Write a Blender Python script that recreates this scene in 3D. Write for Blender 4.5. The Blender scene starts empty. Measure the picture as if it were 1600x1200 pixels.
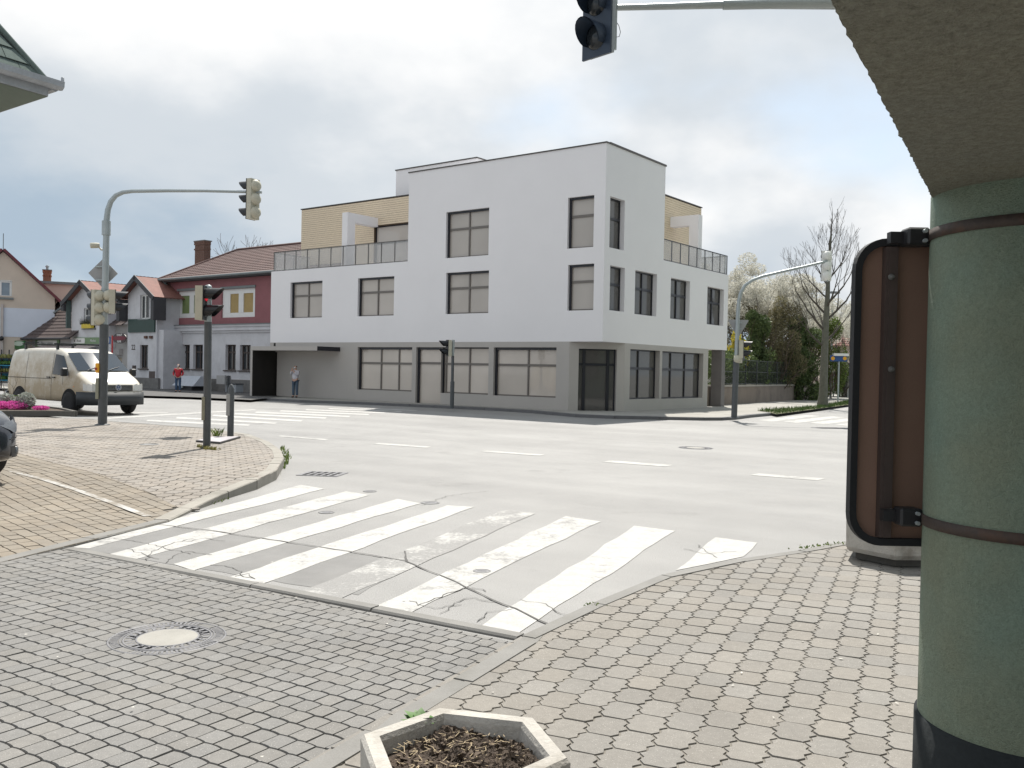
import bpy, math, random
from mathutils import Vector, Matrix, geometry

# ------------------------------------------------------------------ camera, sky, sun, exposure
SC = bpy.context.scene
COL = SC.collection
FPX, PITCH, ROLL, EYE = 1430.5, .0149, .0201, 1.55
_F = Vector((0, math.cos(PITCH), -math.sin(PITCH)))
_U0 = Vector((0, math.sin(PITCH), math.cos(PITCH)))
_R0 = Vector((1, 0, 0))
_R = _R0 * math.cos(ROLL) + _U0 * math.sin(ROLL)
_U = _U0 * math.cos(ROLL) - _R0 * math.sin(ROLL)
cd = bpy.data.cameras.new('camera'); cam = bpy.data.objects.new('camera', cd); COL.objects.link(cam)
cd.sensor_width = 36; cd.lens = FPX / 1600 * 36; cd.clip_end = 3000; cd.clip_start = .05
cam.matrix_world = Matrix(((_R.x, _U.x, -_F.x, 0), (_R.y, _U.y, -_F.y, 0), (_R.z, _U.z, -_F.z, EYE), (0, 0, 0, 1)))
SC.camera = cam

SUN_EL, SUN_AZ = math.radians(57), math.radians(7)      # azimuth from +Y towards +X
w = bpy.data.worlds.new('World'); SC.world = w; w.use_nodes = True
nt = w.node_tree; N = nt.nodes; L = nt.links; N.clear()
def nd(t, **k):
    n = N.new(t)
    for a, v in k.items(): setattr(n, a, v)
    return n
def vmath(op, a, b=None):
    n = nd('ShaderNodeMath', operation=op)
    for i, v in enumerate((a, b)):
        if v is None: continue
        if isinstance(v, (int, float)): n.inputs[i].default_value = v
        else: L.new(v, n.inputs[i])
    return n.outputs[0]
out = nd('ShaderNodeOutputWorld'); bg = nd('ShaderNodeBackground'); bg.inputs[1].default_value = .1
sky = nd('ShaderNodeTexSky', sky_type='NISHITA', sun_disc=False)
sky.sun_elevation = SUN_EL; sky.sun_rotation = SUN_AZ; sky.air_density = 1.0; sky.dust_density = 1.5
tc = nd('ShaderNodeTexCoord'); sep = nd('ShaderNodeSeparateXYZ'); L.new(tc.outputs['Generated'], sep.inputs[0])
den = vmath('ADD', vmath('MAXIMUM', sep.outputs[2], 0.0), .42)
cmb = nd('ShaderNodeCombineXYZ')
L.new(vmath('DIVIDE', sep.outputs[0], den), cmb.inputs[0]); L.new(vmath('DIVIDE', sep.outputs[1], den), cmb.inputs[1])
def cloudnoise(scale, off, detail, rough):
    mp = nd('ShaderNodeMapping'); mp.inputs['Location'].default_value = off
    L.new(cmb.outputs[0], mp.inputs[0])
    n = nd('ShaderNodeTexNoise'); n.inputs['Scale'].default_value = scale
    n.inputs['Detail'].default_value = detail; n.inputs['Roughness'].default_value = rough
    L.new(mp.outputs[0], n.inputs['Vector']); return n.outputs[0]
def ramp(v, stops, interp='EASE'):
    r = nd('ShaderNodeValToRGB'); e = r.color_ramp; e.interpolation = interp
    while len(e.elements) < len(stops): e.elements.new(.5)
    for k, (p, c) in enumerate(stops):
        e.elements[k].position = p; e.elements[k].color = (*c, 1)
    L.new(v, r.inputs[0]); return r.outputs[0]
OFF = (-2.179, 5.175, 0); OFF2 = (-2.474, -7.112, 2.)
cover = ramp(cloudnoise(1.1, OFF, 7, .5), [(.34, (0, 0, 0)), (.50, (1, 1, 1))])
shade = ramp(cloudnoise(.8, OFF2, 7, .52), [(.36, (.545, .675, .81)), (.48, (.84, .905, .97)), (.60, (1.28, 1.28, 1.275))])
cl = nd('ShaderNodeVectorMath', operation='SCALE'); L.new(shade, cl.inputs[0]); cl.inputs[3].default_value = 3.25
# the veil of cloud is brightest around the sun
sv = nd('ShaderNodeVectorMath', operation='DOT_PRODUCT'); L.new(tc.outputs['Generated'], sv.inputs[0])
sv.inputs[1].default_value = (math.sin(SUN_AZ) * math.cos(SUN_EL), math.cos(SUN_AZ) * math.cos(SUN_EL), math.sin(SUN_EL))
glow = vmath('MULTIPLY', vmath('POWER', vmath('MAXIMUM', sv.outputs['Value'], 0.0), 16.), .9)
gl = nd('ShaderNodeVectorMath', operation='SCALE'); L.new(cl.outputs[0], gl.inputs[0]); L.new(vmath('ADD', glow, 1.0), gl.inputs[3])
mx = nd('ShaderNodeMixRGB'); L.new(cover, mx.inputs[0])
sk2 = nd('ShaderNodeMixRGB', blend_type='ADD'); sk2.inputs[0].default_value = 1; sks = nd('ShaderNodeVectorMath', operation='SCALE'); L.new(sky.outputs[0], sks.inputs[0]); sks.inputs[3].default_value = .28; L.new(sks.outputs[0], sk2.inputs[1]); sk2.inputs[2].default_value = (1.75, 2.0, 2.15, 1)
L.new(sk2.outputs[0], mx.inputs[1]); L.new(gl.outputs[0], mx.inputs[2])
L.new(mx.outputs[0], bg.inputs[0]); L.new(bg.outputs[0], out.inputs[0])
sd = bpy.data.lights.new('sun', 'SUN'); so = bpy.data.objects.new('sun', sd); COL.objects.link(so)
sd.energy = 2.7; sd.angle = math.radians(.5); sd.color = (1, .95, .87)
_sv = Vector((math.sin(SUN_AZ) * math.cos(SUN_EL), math.cos(SUN_AZ) * math.cos(SUN_EL), math.sin(SUN_EL)))
so.rotation_euler = _sv.to_track_quat('Z', 'Y').to_euler(); so.location = _sv * 100
vs = SC.view_settings; vs.view_transform = 'Standard'; vs.look = 'None'; vs.gamma = 1; vs.exposure = 1.3; vs.use_curve_mapping = False
SC.cycles.max_bounces = 6; SC.cycles.use_denoising = True

# ------------------------------------------------------------------ measuring helpers
EYEV = Vector((0, 0, EYE))
def ray(x, y): return _F + _R * ((x - 800) / FPX) - _U * ((y - 600) / FPX)
def G(x, y, z=0.):
    "point of the level z seen at photo coordinate x, y"
    d = ray(x, y); k = (z - EYE) / d.z; return EYEV + d * k
def D(x, y, dist):
    "point at distance dist along the street axis"
    d = ray(x, y); return EYEV + d * (dist / d.y)
def proj(P):
    d = Vector(P) - EYEV; z = d.dot(_F)
    if z < .1: return None
    return (800 + FPX * d.dot(_R) / z, 600 - FPX * d.dot(_U) / z)
class Frame:
    def __init__(s, o, rz):
        s.o = Vector((o[0], o[1], 0)); s.rz = rz
        s.X = Vector((math.cos(rz), math.sin(rz), 0)); s.Y = Vector((-math.sin(rz), math.cos(rz), 0))
    def loc(s, P): P = Vector(P) - s.o; return Vector((P.dot(s.X), P.dot(s.Y), P.z))
    def wor(s, p): return s.o + s.X * p[0] + s.Y * p[1] + Vector((0, 0, p[2] if len(p) > 2 else 0))
    def hit(s, x, y, ax, c):
        e = s.loc(EYEV); d = ray(x, y); d = Vector((d.dot(s.X), d.dot(s.Y), d.z))
        k = (c - e[ax]) / d[ax]; return e + d * k

# ------------------------------------------------------------------ scene helpers
def tag(o, label=None, cat=None, group=None, kind=None):
    if label: o['label'] = label
    if cat: o['category'] = cat
    if group: o['group'] = group
    if kind: o['kind'] = kind
    return o
def thing(name, label, cat, loc=(0, 0, 0), rz=0., group=None):
    o = bpy.data.objects.new(name, None); COL.objects.link(o); o.empty_display_size = .2
    o.location = loc; o.rotation_euler = (0, 0, rz); return tag(o, label, cat, group)
def copy_tree(o, parent=None):
    c = o.copy(); COL.objects.link(c); c.parent = parent
    for ch in [x for x in bpy.data.objects if x.parent == o]: copy_tree(ch, c)
    return c
def link(name, me, parent=None, loc=None):
    o = bpy.data.objects.new(name, me); COL.objects.link(o); o.parent = parent
    if loc is not None: o.location = loc
    return o
V3 = lambda *a: Vector(a)
class MB:
    def __init__(s): s.v = []; s.f = []; s.sm = []; s.mi = []; s.cm = 0; s.rnd = []; s.cr = 0.
    def add(s, vs, fs, smooth=False):
        b = len(s.v); s.v += [tuple(v) for v in vs]
        for f in fs: s.f.append([b + i for i in f]); s.sm.append(smooth); s.mi.append(s.cm); s.rnd.append(s.cr)
        return s
    def obox(s, O, X, Y, x0, x1, y0, y1, z0, z1, Z=Vector((0, 0, 1))):
        O = Vector(O)
        P = [O + X * x + Y * y + Z * z for z in (z0, z1) for y in (y0, y1) for x in (x0, x1)]
        F = [(0, 2, 3, 1), (4, 5, 7, 6), (0, 1, 5, 4), (2, 6, 7, 3), (0, 4, 6, 2), (1, 3, 7, 5)]
        if X.cross(Y).dot(Z) < 0: F = [f[::-1] for f in F]
        return s.add(P, F)
    def box(s, x0, x1, y0, y1, z0, z1): return s.obox((0, 0, 0), V3(1, 0, 0), V3(0, 1, 0), x0, x1, y0, y1, z0, z1)
    def bevbox(s, x0, x1, y0, y1, z0, z1, b=.02):
        P = [(x0 + b, y0 + b), (x1 - b, y0 + b), (x1 - b, y1 - b), (x0 + b, y1 - b)]
        Q = [(x0, y0 + b), (x0 + b, y0), (x1 - b, y0), (x1, y0 + b), (x1, y1 - b), (x1 - b, y1), (x0 + b, y1), (x0, y1 - b)]
        R = [(x0 + b, y0 + b), (x0 + b, y0 + b), (x1 - b, y0 + b), (x1 - b, y0 + b), (x1 - b, y1 - b), (x1 - b, y1 - b), (x0 + b, y1 - b), (x0 + b, y1 - b)]
        vs = [(x, y, z0) for x, y in P] + [(x, y, z0 + b) for x, y in Q] + [(x, y, z1 - b) for x, y in Q] + [(x, y, z1) for x, y in P]
        fs = [(3, 2, 1, 0), (20, 21, 22, 23)]
        for i in range(8): j = (i + 1) % 8; fs.append((4 + i, 4 + j, 12 + j, 12 + i))
        m = [0, 0, 1, 1, 2, 2, 3, 3]
        for i in range(8):
            j = (i + 1) % 8
            if m[i] == m[j]: fs += [(m[i], 4 + j, 4 + i), (20 + m[i], 12 + i, 12 + j)]
            else: fs += [(m[i], m[j], 4 + j, 4 + i), (12 + i, 12 + j, 20 + m[j], 20 + m[i])]
        return s.add(vs, fs)
    def prism(s, poly, z0, z1, caps=True):
        n = len(poly); vs = [(p[0], p[1], z0) for p in poly] + [(p[0], p[1], z1) for p in poly]
        fs = [(i, (i + 1) % n, n + (i + 1) % n, n + i) for i in range(n)]
        if caps: fs += [tuple(range(n - 1, -1, -1)), tuple(range(n, 2 * n))]
        return s.add(vs, fs)
    def loft(s, rings, smooth=True, caps=True, closed=True):
        n = len(rings[0]); vs = [p for r in rings for p in r]; fs = []
        for k in range(len(rings) - 1):
            for i in range(n if closed else n - 1):
                j = (i + 1) % n; fs.append((k * n + i, k * n + j, (k + 1) * n + j, (k + 1) * n + i))
        s.add(vs, fs, smooth)
        if caps:
            s.add(rings[0], [tuple(range(n - 1, -1, -1))]); s.add(rings[-1], [tuple(range(n))])
        return s
    def tube(s, pts, r, n=10, caps=True):
        pts = [Vector(p) for p in pts]
        rr = r if isinstance(r, (list, tuple)) else [r] * len(pts)
        rings = []; a = None
        for i, p in enumerate(pts):
            t = (pts[min(i + 1, len(pts) - 1)] - pts[max(i - 1, 0)])
            if t.length < 1e-9: t = V3(0, 0, 1)
            t.normalize()
            if a is None: a = t.orthogonal().normalized()
            else: a = (a - t * a.dot(t)); a = a.normalized() if a.length > 1e-6 else t.orthogonal().normalized()
            b = t.cross(a)
            rings.append([p + (a * math.cos(2 * math.pi * k / n) + b * math.sin(2 * math.pi * k / n)) * rr[i] for k in range(n)])
        return s.loft(rings, True, caps)
    def lathe(s, prof, n=20, o=(0, 0, 0), ax=V3(0, 0, 1), smooth=True):
        ax = ax.normalized(); a = ax.orthogonal().normalized(); b = ax.cross(a); o = Vector(o)
        rings = [[o + ax * z + (a * math.cos(2 * math.pi * k / n) + b * math.sin(2 * math.pi * k / n)) * r for k in range(n)] for r, z in prof]
        return s.loft(rings, smooth, True)
    def ball(s, c, rx, ry=None, rz=None, n=12, m=8):
        ry = ry or rx; rz = rz or rx; c = Vector(c); rings = []
        for j in range(m + 1):
            t = math.pi * j / m; q = max(math.sin(t), .02)
            rings.append([c + V3(rx * q * math.cos(2 * math.pi * k / n), ry * q * math.sin(2 * math.pi * k / n), -rz * math.cos(t)) for k in range(n)])
        return s.loft(rings, True, True)
    def poly(s, pts):
        "flat, possibly concave face"
        pts = [Vector(p) for p in pts]
        tr = geometry.tessellate_polygon([pts]); fs = []
        for t in tr:
            n = (pts[t[1]] - pts[t[0]]).cross(pts[t[2]] - pts[t[0]]); fs.append(t if n.z >= 0 else t[::-1])
        return s.add(pts, fs)
    def quad(s, a, b, c, d, smooth=False): return s.add([a, b, c, d], [(0, 1, 2, 3)], smooth)
    def mesh(s, name, mats):
        me = bpy.data.meshes.new(name); me.from_pydata(s.v, [], s.f)
        me.polygons.foreach_set('use_smooth', s.sm)
        if not isinstance(mats, (list, tuple)): mats = [mats]
        for m in mats: me.materials.append(m)
        if len(mats) > 1: me.polygons.foreach_set('material_index', s.mi)
        if any(s.rnd):
            at = me.attributes.new('rnd', 'FLOAT', 'FACE'); at.data.foreach_set('value', s.rnd)
        me.update(); return me
    def build(s, name, mats, parent=None, loc=None): return link(name, s.mesh(name, mats), parent, loc)

def text_mesh(txt, size, name, mat, parent, M, bold=False):
    cu = bpy.data.curves.new(name, 'FONT'); cu.body = txt; cu.size = size; cu.align_x = 'CENTER'; cu.align_y = 'CENTER'
    cu.extrude = .002; cu.resolution_u = 2
    if bold: cu.offset = size * .02
    o = bpy.data.objects.new(name, cu); me = bpy.data.meshes.new_from_object(o)
    bpy.data.objects.remove(o); bpy.data.curves.remove(cu)
    me.transform(M); me.materials.clear(); me.materials.append(mat); me.name = name
    return link(name, me, parent)
def plane_matrix(O, X, Z):
    "text lying in the plane of X (reading direction) and Z (up)"
    X = Vector(X).normalized(); Z = Vector(Z).normalized(); n = X.cross(Z)
    return Matrix(((X.x, Z.x, n.x, O[0]), (X.y, Z.y, n.y, O[1]), (X.z, Z.z, n.z, O[2]), (0, 0, 0, 1)))

# ------------------------------------------------------------------ materials
MATS = {}
class NB:
    def __init__(s, name):
        s.m = bpy.data.materials.new(name); s.m.use_nodes = True; s.n = s.m.node_tree.nodes; s.l = s.m.node_tree.links
        s.b = s.n['Principled BSDF']; s.geo = s.n.new('ShaderNodeNewGeometry'); s.tc = s.n.new('ShaderNodeTexCoord')
    def noise(s, scale, detail=4, rough=.55, vec=None, out=0, stretch=None):
        n = s.n.new('ShaderNodeTexNoise'); n.inputs['Scale'].default_value = scale
        n.inputs['Detail'].default_value = detail; n.inputs['Roughness'].default_value = rough
        v = vec or s.geo.outputs['Position']
        if stretch:
            mp = s.n.new('ShaderNodeMapping'); mp.inputs['Scale'].default_value = stretch; s.l.new(v, mp.inputs[0]); v = mp.outputs[0]
        s.l.new(v, n.inputs['Vector']); return n.outputs[out]
    def voro(s, scale, feature='F1', vec=None):
        n = s.n.new('ShaderNodeTexVoronoi'); n.feature = feature; n.inputs['Scale'].default_value = scale
        s.l.new(vec or s.geo.outputs['Position'], n.inputs['Vector']); return n.outputs['Distance']
    def math(s, op, a, b=0., c=None):
        n = s.n.new('ShaderNodeMath'); n.operation = op
        for i, v in enumerate((a, b, c)):
            if v is None: continue
            if isinstance(v, (int, float)): n.inputs[i].default_value = v
            else: s.l.new(v, n.inputs[i])
        return n.outputs[0]
    def rng(s, v, a, b, c, d):
        n = s.n.new('ShaderNodeMapRange'); s.l.new(v, n.inputs[0])
        for i, q in enumerate((a, b, c, d)): n.inputs[i + 1].default_value = q
        return n.outputs[0]
    def mix(s, f, a, b, mode='MIX'):
        n = s.n.new('ShaderNodeMixRGB'); n.blend_type = mode
        for i, v in enumerate((f, a, b)):
            if isinstance(v, (int, float)): n.inputs[i].default_value = v if i == 0 else (v, v, v, 1)
            elif isinstance(v, (tuple, list)): n.inputs[i].default_value = (*v[:3], 1)
            else: s.l.new(v, n.inputs[i])
        return n.outputs[0]
    def bump(s, h, strength=.3, dist=.01):
        n = s.n.new('ShaderNodeBump'); n.inputs['Strength'].default_value = strength; n.inputs['Distance'].default_value = dist
        s.l.new(h, n.inputs['Height']); s.l.new(n.outputs[0], s.b.inputs['Normal'])
    def set(s, k, v):
        if isinstance(v, (int, float)): s.b.inputs[k].default_value = v
        elif isinstance(v, (tuple, list)): s.b.inputs[k].default_value = (*v[:3], 1)
        else: s.l.new(v, s.b.inputs[k])
def mat(name, col, rough=.7, var=.12, scale=3., fine=40., metal=0., bump=0., bdist=.005, spec=.5, dirt=None, dirt_amt=.3, stretch=None):
    "plain surface: base colour with broad and fine variation, optional dirt and relief"
    if name in MATS: return MATS[name]
    b = NB(name); a = b.noise(scale, 5, .6, stretch=stretch); f = b.noise(fine, 3, .6)
    k = b.math('ADD', b.rng(a, .25, .75, 1 - var, 1 + var), b.rng(f, .3, .7, -var * .5, var * .5))
    c = b.mix(1., col, k, 'MULTIPLY')
    if dirt: c = b.mix(b.math('MULTIPLY', b.rng(b.noise(scale * .6, 6, .65), .5, .72, 0, 1), dirt_amt), c, dirt)
    b.set('Base Color', c); b.set('Roughness', rough); b.set('Metallic', metal); b.set('Specular IOR Level', spec)
    if bump: b.bump(f, bump, bdist)
    MATS[name] = b.m; return b.m

def stone_mat(name, col, per_face, var=.07, tint=(1.02, .99, .95)):
    b = NB(name)
    if per_face:
        a = b.n.new('ShaderNodeAttribute'); a.attribute_name = 'rnd'; r = a.outputs['Fac']
    else:
        a = b.n.new('ShaderNodeObjectInfo'); r = a.outputs['Random']
    k = b.rng(r, 0, 1, 1 - var, 1 + var)
    big = b.rng(b.noise(.9, 4, .6), .3, .7, .88, 1.1); fine = b.noise(220, 2, .7); mid = b.noise(28, 4, .6)
    k = b.math('MULTIPLY', b.math('MULTIPLY', k, big), b.math('ADD', b.rng(fine, .3, .7, .88, 1.12), b.rng(mid, .3, .7, -.07, .07)))
    c = b.mix(1., col, k, 'MULTIPLY')
    c = b.mix(b.math('FRACT', b.math('MULTIPLY', r, 7.3)), c, b.mix(1., c, tint, 'MULTIPLY'))
    sp = b.math('LESS_THAN', b.voro(9), .045)                       # gum spots and small stains
    c = b.mix(b.math('MULTIPLY', sp, .35), c, (.07, .068, .065))
    chip = b.math('GREATER_THAN', b.noise(160, 1, .4), .70)
    c = b.mix(b.math('MULTIPLY', chip, .35), c, (.62, .6, .56))
    b.set('Base Color', c); b.set('Roughness', .82); b.set('Specular IOR Level', .35); b.bump(b.math('ADD', fine, mid), .35, .004)
    MATS[name] = b.m; return b.m

# asphalt: pale, weathered, aggregate showing, smoother wheel tracks
def asphalt():
    b = NB('asphalt'); fine = b.noise(150, 2, .75); agg = b.voro(95); big = b.noise(.22, 6, .6); mid = b.noise(1.6, 5, .6)
    k = b.math('ADD', b.rng(fine, .3, .7, .66, 1.34), b.rng(big, .3, .7, -.16, .16))
    k = b.math('ADD', k, b.rng(mid, .3, .7, -.08, .08))
    c = b.mix(1., (.235, .232, .227), k, 'MULTIPLY')
    c = b.mix(b.math('MULTIPLY', b.math('LESS_THAN', agg, .17), .5), c, (.34, .335, .325))
    mp = b.n.new('ShaderNodeMapping'); mp.inputs['Rotation'].default_value = (0, 0, .62); b.l.new(b.geo.outputs['Position'], mp.inputs[0])
    trk = b.noise(1., 4, .55, vec=mp.outputs[0], stretch=(.05, .9, 1)); c = b.mix(1., c, b.rng(trk, .32, .68, .90, 1.07), 'MULTIPLY')       # worn lanes along the main road
    st = b.rng(b.noise(.55, 6, .7), .60, .70, 0, .34); c = b.mix(st, c, (.075, .073, .07))                                             # old stains
    b.set('Base Color', c); b.set('Roughness', b.rng(mid, .3, .7, .50, .64)); b.set('Specular IOR Level', .4); b.bump(b.math('ADD', fine, agg), .5, .005)
    MATS['asphalt'] = b.m; return b.m
def paint(name, wear, under=None):
    "road paint; where it has worn off the asphalt shows"
    b = NB(name); n1 = b.noise(2.2, 6, .7); n2 = b.noise(26, 4, .75); fine = b.noise(150, 2, .75); agg = b.voro(95)
    s = b.math('ADD', b.math('MULTIPLY', n1, .75), b.math('MULTIPLY', n2, .45))
    f = b.rng(s, wear - .06, wear + .05, 0, 1)
    k = b.rng(fine, .3, .7, .72, 1.28)
    asp = b.mix(1., (.235, .232, .227), k, 'MULTIPLY'); asp = b.mix(b.math('MULTIPLY', b.math('LESS_THAN', agg, .17), .5), asp, (.32, .315, .305))
    if under: asp = b.mix(1., under, b.rng(fine, .3, .7, .88, 1.12), 'MULTIPLY')
    pt = b.mix(1., (.44, .435, .42), b.math('MULTIPLY', b.rng(b.noise(9, 4, .6), .3, .7, .86, 1.1), b.rng(b.noise(120, 2, .7), .35, .65, .86, 1.06)), 'MULTIPLY')
    b.set('Base Color', b.mix(f, asp, pt)); b.set('Roughness', .8); b.bump(fine, .3, .003)
    MATS[name] = b.m; return b.m
ASPH = asphalt()
P_NEW = paint('road paint', .49); P_MID = paint('worn road paint', .545); P_OLD = paint('faded road paint', .66); P_BAY = paint('bay paint', .60, (.225, .199, .165))
WHITE = mat('white render', (.765, .752, .765), .85, .025, .5, 300, bump=.08)
GREYW = mat('grey render', (.42, .398, .375), .85, .04, .8, 260, bump=.12)
FRAME = mat('taupe window frame', (.15, .135, .122), .45, .06)
DARKF = mat('black blue frame and reveal shade', (.012, .013, .02), .35, .05)
def pane_mat(name, col, rough=.04):
    b = NB(name); oi = b.n.new('ShaderNodeObjectInfo'); b.set('Base Color', b.mix(1., b.mix(b.rng(b.noise(.5, 3, .5), .35, .65, 0, 1), tuple(x * .93 for x in col), tuple(x * 1.06 for x in col)), b.rng(oi.outputs['Random'], 0, 1, .9, 1.08), 'MULTIPLY'))
    b.set('Roughness', rough); b.set('Specular IOR Level', .6); MATS[name] = b.m; return b.m
PANE = pane_mat('taupe window pane', (.43, .395, .36)); PANEG = pane_mat('shop window pane', (.52, .47, .42))
PANED = pane_mat('dark window pane', (.10, .095, .09)); PANEB = pane_mat('house window pane', (.03, .035, .04))
def glass_mat(name, col, a):
    b = NB(name); b.set('Base Color', col); b.set('Roughness', .03); b.set('Alpha', a); MATS[name] = b.m; return b.m
RGLASS = glass_mat('railing glass', (.50, .50, .50), .40)
COPING = mat('dark coping metal', (.06, .052, .048), .4, .05)
def wood():
    b = NB('wood cladding'); n = b.noise(6, 5, .6, stretch=(1.2, 1.2, 14)); g = b.noise(2, 3, .5)
    c = b.mix(b.rng(n, .3, .7, 0, 1), (.58, .47, .335), (.76, .65, .49)); b.set('Base Color', b.mix(b.rng(g, .35, .65, 0, .3), c, (.64, .53, .40))); b.set('Roughness', .65)
    MATS['wood'] = b.m; return b.m
WOOD = wood(); WOODGAP = mat('cladding shadow gap', (.10, .07, .045), .9)
CONC = mat('kerb concrete', (.205, .20, .19), .85, .14, 2.5, 120, bump=.3, dirt=(.12, .115, .10), dirt_amt=.5)
CONCP = mat('planter concrete', (.44, .42, .385), .9, .16, 6, 70, bump=.6, bdist=.008, dirt=(.17, .15, .12), dirt_amt=.75)
GALV = mat('galvanised steel', (.36, .40, .41), .42, .08, 4, 60, metal=.35)
POLE = mat('dark painted pole', (.075, .082, .088), .55, .14, 6, 60, bump=.1)
CREAM = mat('cream plastic', (.47, .45, .365), .55, .08, 6)
BLACKP = mat('black plastic', (.012, .013, .016), .38, .1)
LENS = mat('dark lens', (.02, .025, .03), .15, .1)
WHITEP = mat('white plastic', (.72, .72, .70), .5, .06)
RUBBER = mat('tyre rubber', (.016, .016, .017), .85, .15, 8)
JOINT = mat('joint sand', (.185, .172, .15), .95, .25, 9, 150, bump=.4)
JOINTB = mat('joint grit', (.055, .05, .045), .95, .25, 9, 150, bump=.4)
TAR = mat('tar joint', (.075, .073, .07), .8, .2)
# ------------------------------------------------------------------ ground: road, paint, paving
rnd = random.Random(4)
mb = MB(); mb.quad((-400, -60, 0), (400, -60, 0), (400, 700, 0), (-400, 700, 0))
road = tag(mb.build('road', ASPH), kind='structure')
def sheet(name, pts, m, z=.004, parent=road, kind=None):
    mb = MB(); mb.poly([(p[0], p[1], z) for p in pts]); o = mb.build(name, m, parent)
    return tag(o, kind=kind) if kind else o
def pxy(*pts, z=0.): return [G(x, y, z) for x, y in pts]
def ragged(q, step=.35, amp=.018):
    "outline with slightly uneven edges, as hand-laid paint has"
    o = []
    for i, p in enumerate(q):
        a, b = Vector(p), Vector(q[(i + 1) % len(q)]); n = max(1, int((b - a).length / step)); t = (b - a).normalized(); s = Vector((t.y, -t.x, 0))
        for k in range(n): o.append(a.lerp(b, k / n) + (s * rnd.uniform(-amp, amp) if k else Vector((0, 0, 0))))
    return o
ZEBRA = [((112, 856), (139, 857.5), (507, 764), (470, 758), P_NEW), ((171, 866.5), (214, 874), (578, 774), (540.6, 768), P_MID),
         ((271, 882), (302, 892), (657, 787), (621, 780), P_NEW), ((355, 903.6), (407, 914), (741, 792.5), (699, 790), P_NEW),
         ((470, 925), (528, 938), (837, 802.5), (787, 796.5), P_OLD), ((587, 948), (640, 959), (939, 815.5), (884, 807), P_MID),
         ((748, 982), (810, 990), (1055, 830), (991, 822), P_NEW), ((1055.6, 892), (1162, 870), (1183, 848.5), (1118, 840), P_NEW)]
for a, b, c, d, m in ZEBRA: sheet('zebra_stripe', ragged(pxy(a, b, c, d)), m)
# zebra over the main road, beyond the plaza
def zq(x0, y0, x1, y1, h): return pxy((x0, y0 + h), (x1, y1 + h), (x1 + 3, y1), (x0 + 3, y0))
for (x0, y0, x1, y1, h, m) in [(228, 656, 388, 663.5, 2.5, P_MID), (274, 651.6, 430, 660, 2.6, P_MID), (331, 648, 470, 656.8, 2.4, P_NEW), (365, 645.5, 508, 652.4, 2.2, P_NEW),
                               (398, 643.3, 545, 650, 2.0, P_NEW), (436, 641.2, 575, 647, 1.8, P_NEW), (476, 639.5, 600, 644.6, 1.5, P_NEW), (512, 638, 626, 642.6, 1.3, P_MID), (545, 636.8, 650, 641, 1.1, P_MID)]:
    sheet('zebra_stripe', zq(x0, y0, x1, y1, h), m)
# zebra in the side street at right
for (x0, y0, x1, y1, h) in [(1183, 656.5, 1262, 648.5, 2.4), (1222, 658.5, 1300, 650.5, 2.6), (1264, 660.5, 1336, 653, 2.8), (1305, 663.5, 1345, 658.5, 3), (1345, 666, 1420, 656, 3)]:
    sheet('zebra_stripe', pxy((x0, y0), (x0 + 24, y0 + h), (x1 + 20, y1 + h * .6), (x1, y1)), P_MID)
# dashed centre line, stop line and edge line
for q in [((434, 682), (440, 680.8), (514, 686.6), (508, 688)), ((584, 694), (592, 692), (674, 698), (668, 700)), ((752, 706), (762, 704), (852, 710.5), (844, 712.5)), ((942, 722), (955, 719.5), (1052, 727), (1040, 729.5)), ((1172, 742.5), (1185, 740), (1290, 748), (1277, 751))]:
    sheet('lane_dash', pxy(*q), P_MID)
sheet('stop_line', pxy((164, 655), (164, 652.6), (398, 639.5), (400, 641)), P_MID)
sheet('edge_line', pxy((-60, 636.5), (60, 634.6), (60, 633.4), (-60, 635)), P_MID)
sheet('edge_line', pxy((196, 645.6), (262, 645.8), (262, 644.8), (196, 644.2)), P_MID)
PATCH = mat('dark cracked asphalt', (.185, .183, .18), .8, .16, 2.4, 150, bump=.5, dirt=(.19, .185, .18), dirt_amt=.6)
sheet('asphalt_patch', ragged(pxy((118, 857), (236, 820), (330, 831), (470, 852), (560, 866), (640, 884), (560, 930)), .2, .012), PATCH, .002)
# joints and cracks in the asphalt
def crack(pts, wd, wob=.02, z=.007, step=.12, m=TAR):
    P = [G(*p) for p in pts]; Q = []
    for a, b in zip(P, P[1:]):
        n = max(1, int((b - a).length / step))
        for k in range(n): Q.append(a.lerp(b, k / n))
    Q.append(P[-1]); mb = MB(); L_ = []; R_ = []
    for i, p in enumerate(Q):
        t = (Q[min(i + 1, len(Q) - 1)] - Q[max(i - 1, 0)]).normalized(); s = Vector((-t.y, t.x, 0))
        c = p + s * rnd.uniform(-wob, wob); h = wd * rnd.uniform(.3, .7)
        L_.append(c + s * h); R_.append(c - s * h)
    for i in range(len(Q) - 1): mb.quad(*[(v.x, v.y, z) for v in (L_[i], R_[i], R_[i + 1], L_[i + 1])])
    return mb.build('crack', m, road)
crack([(236, 819), (330, 830), (470, 851), (560, 865), (635, 878)], .016, .006, z=.008)
crack([(635, 878), (700, 905), (770, 938), (858, 977)], .013, .015, z=.008)
crack([(635, 878), (633, 862)], .016, .008, z=.0085)
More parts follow.
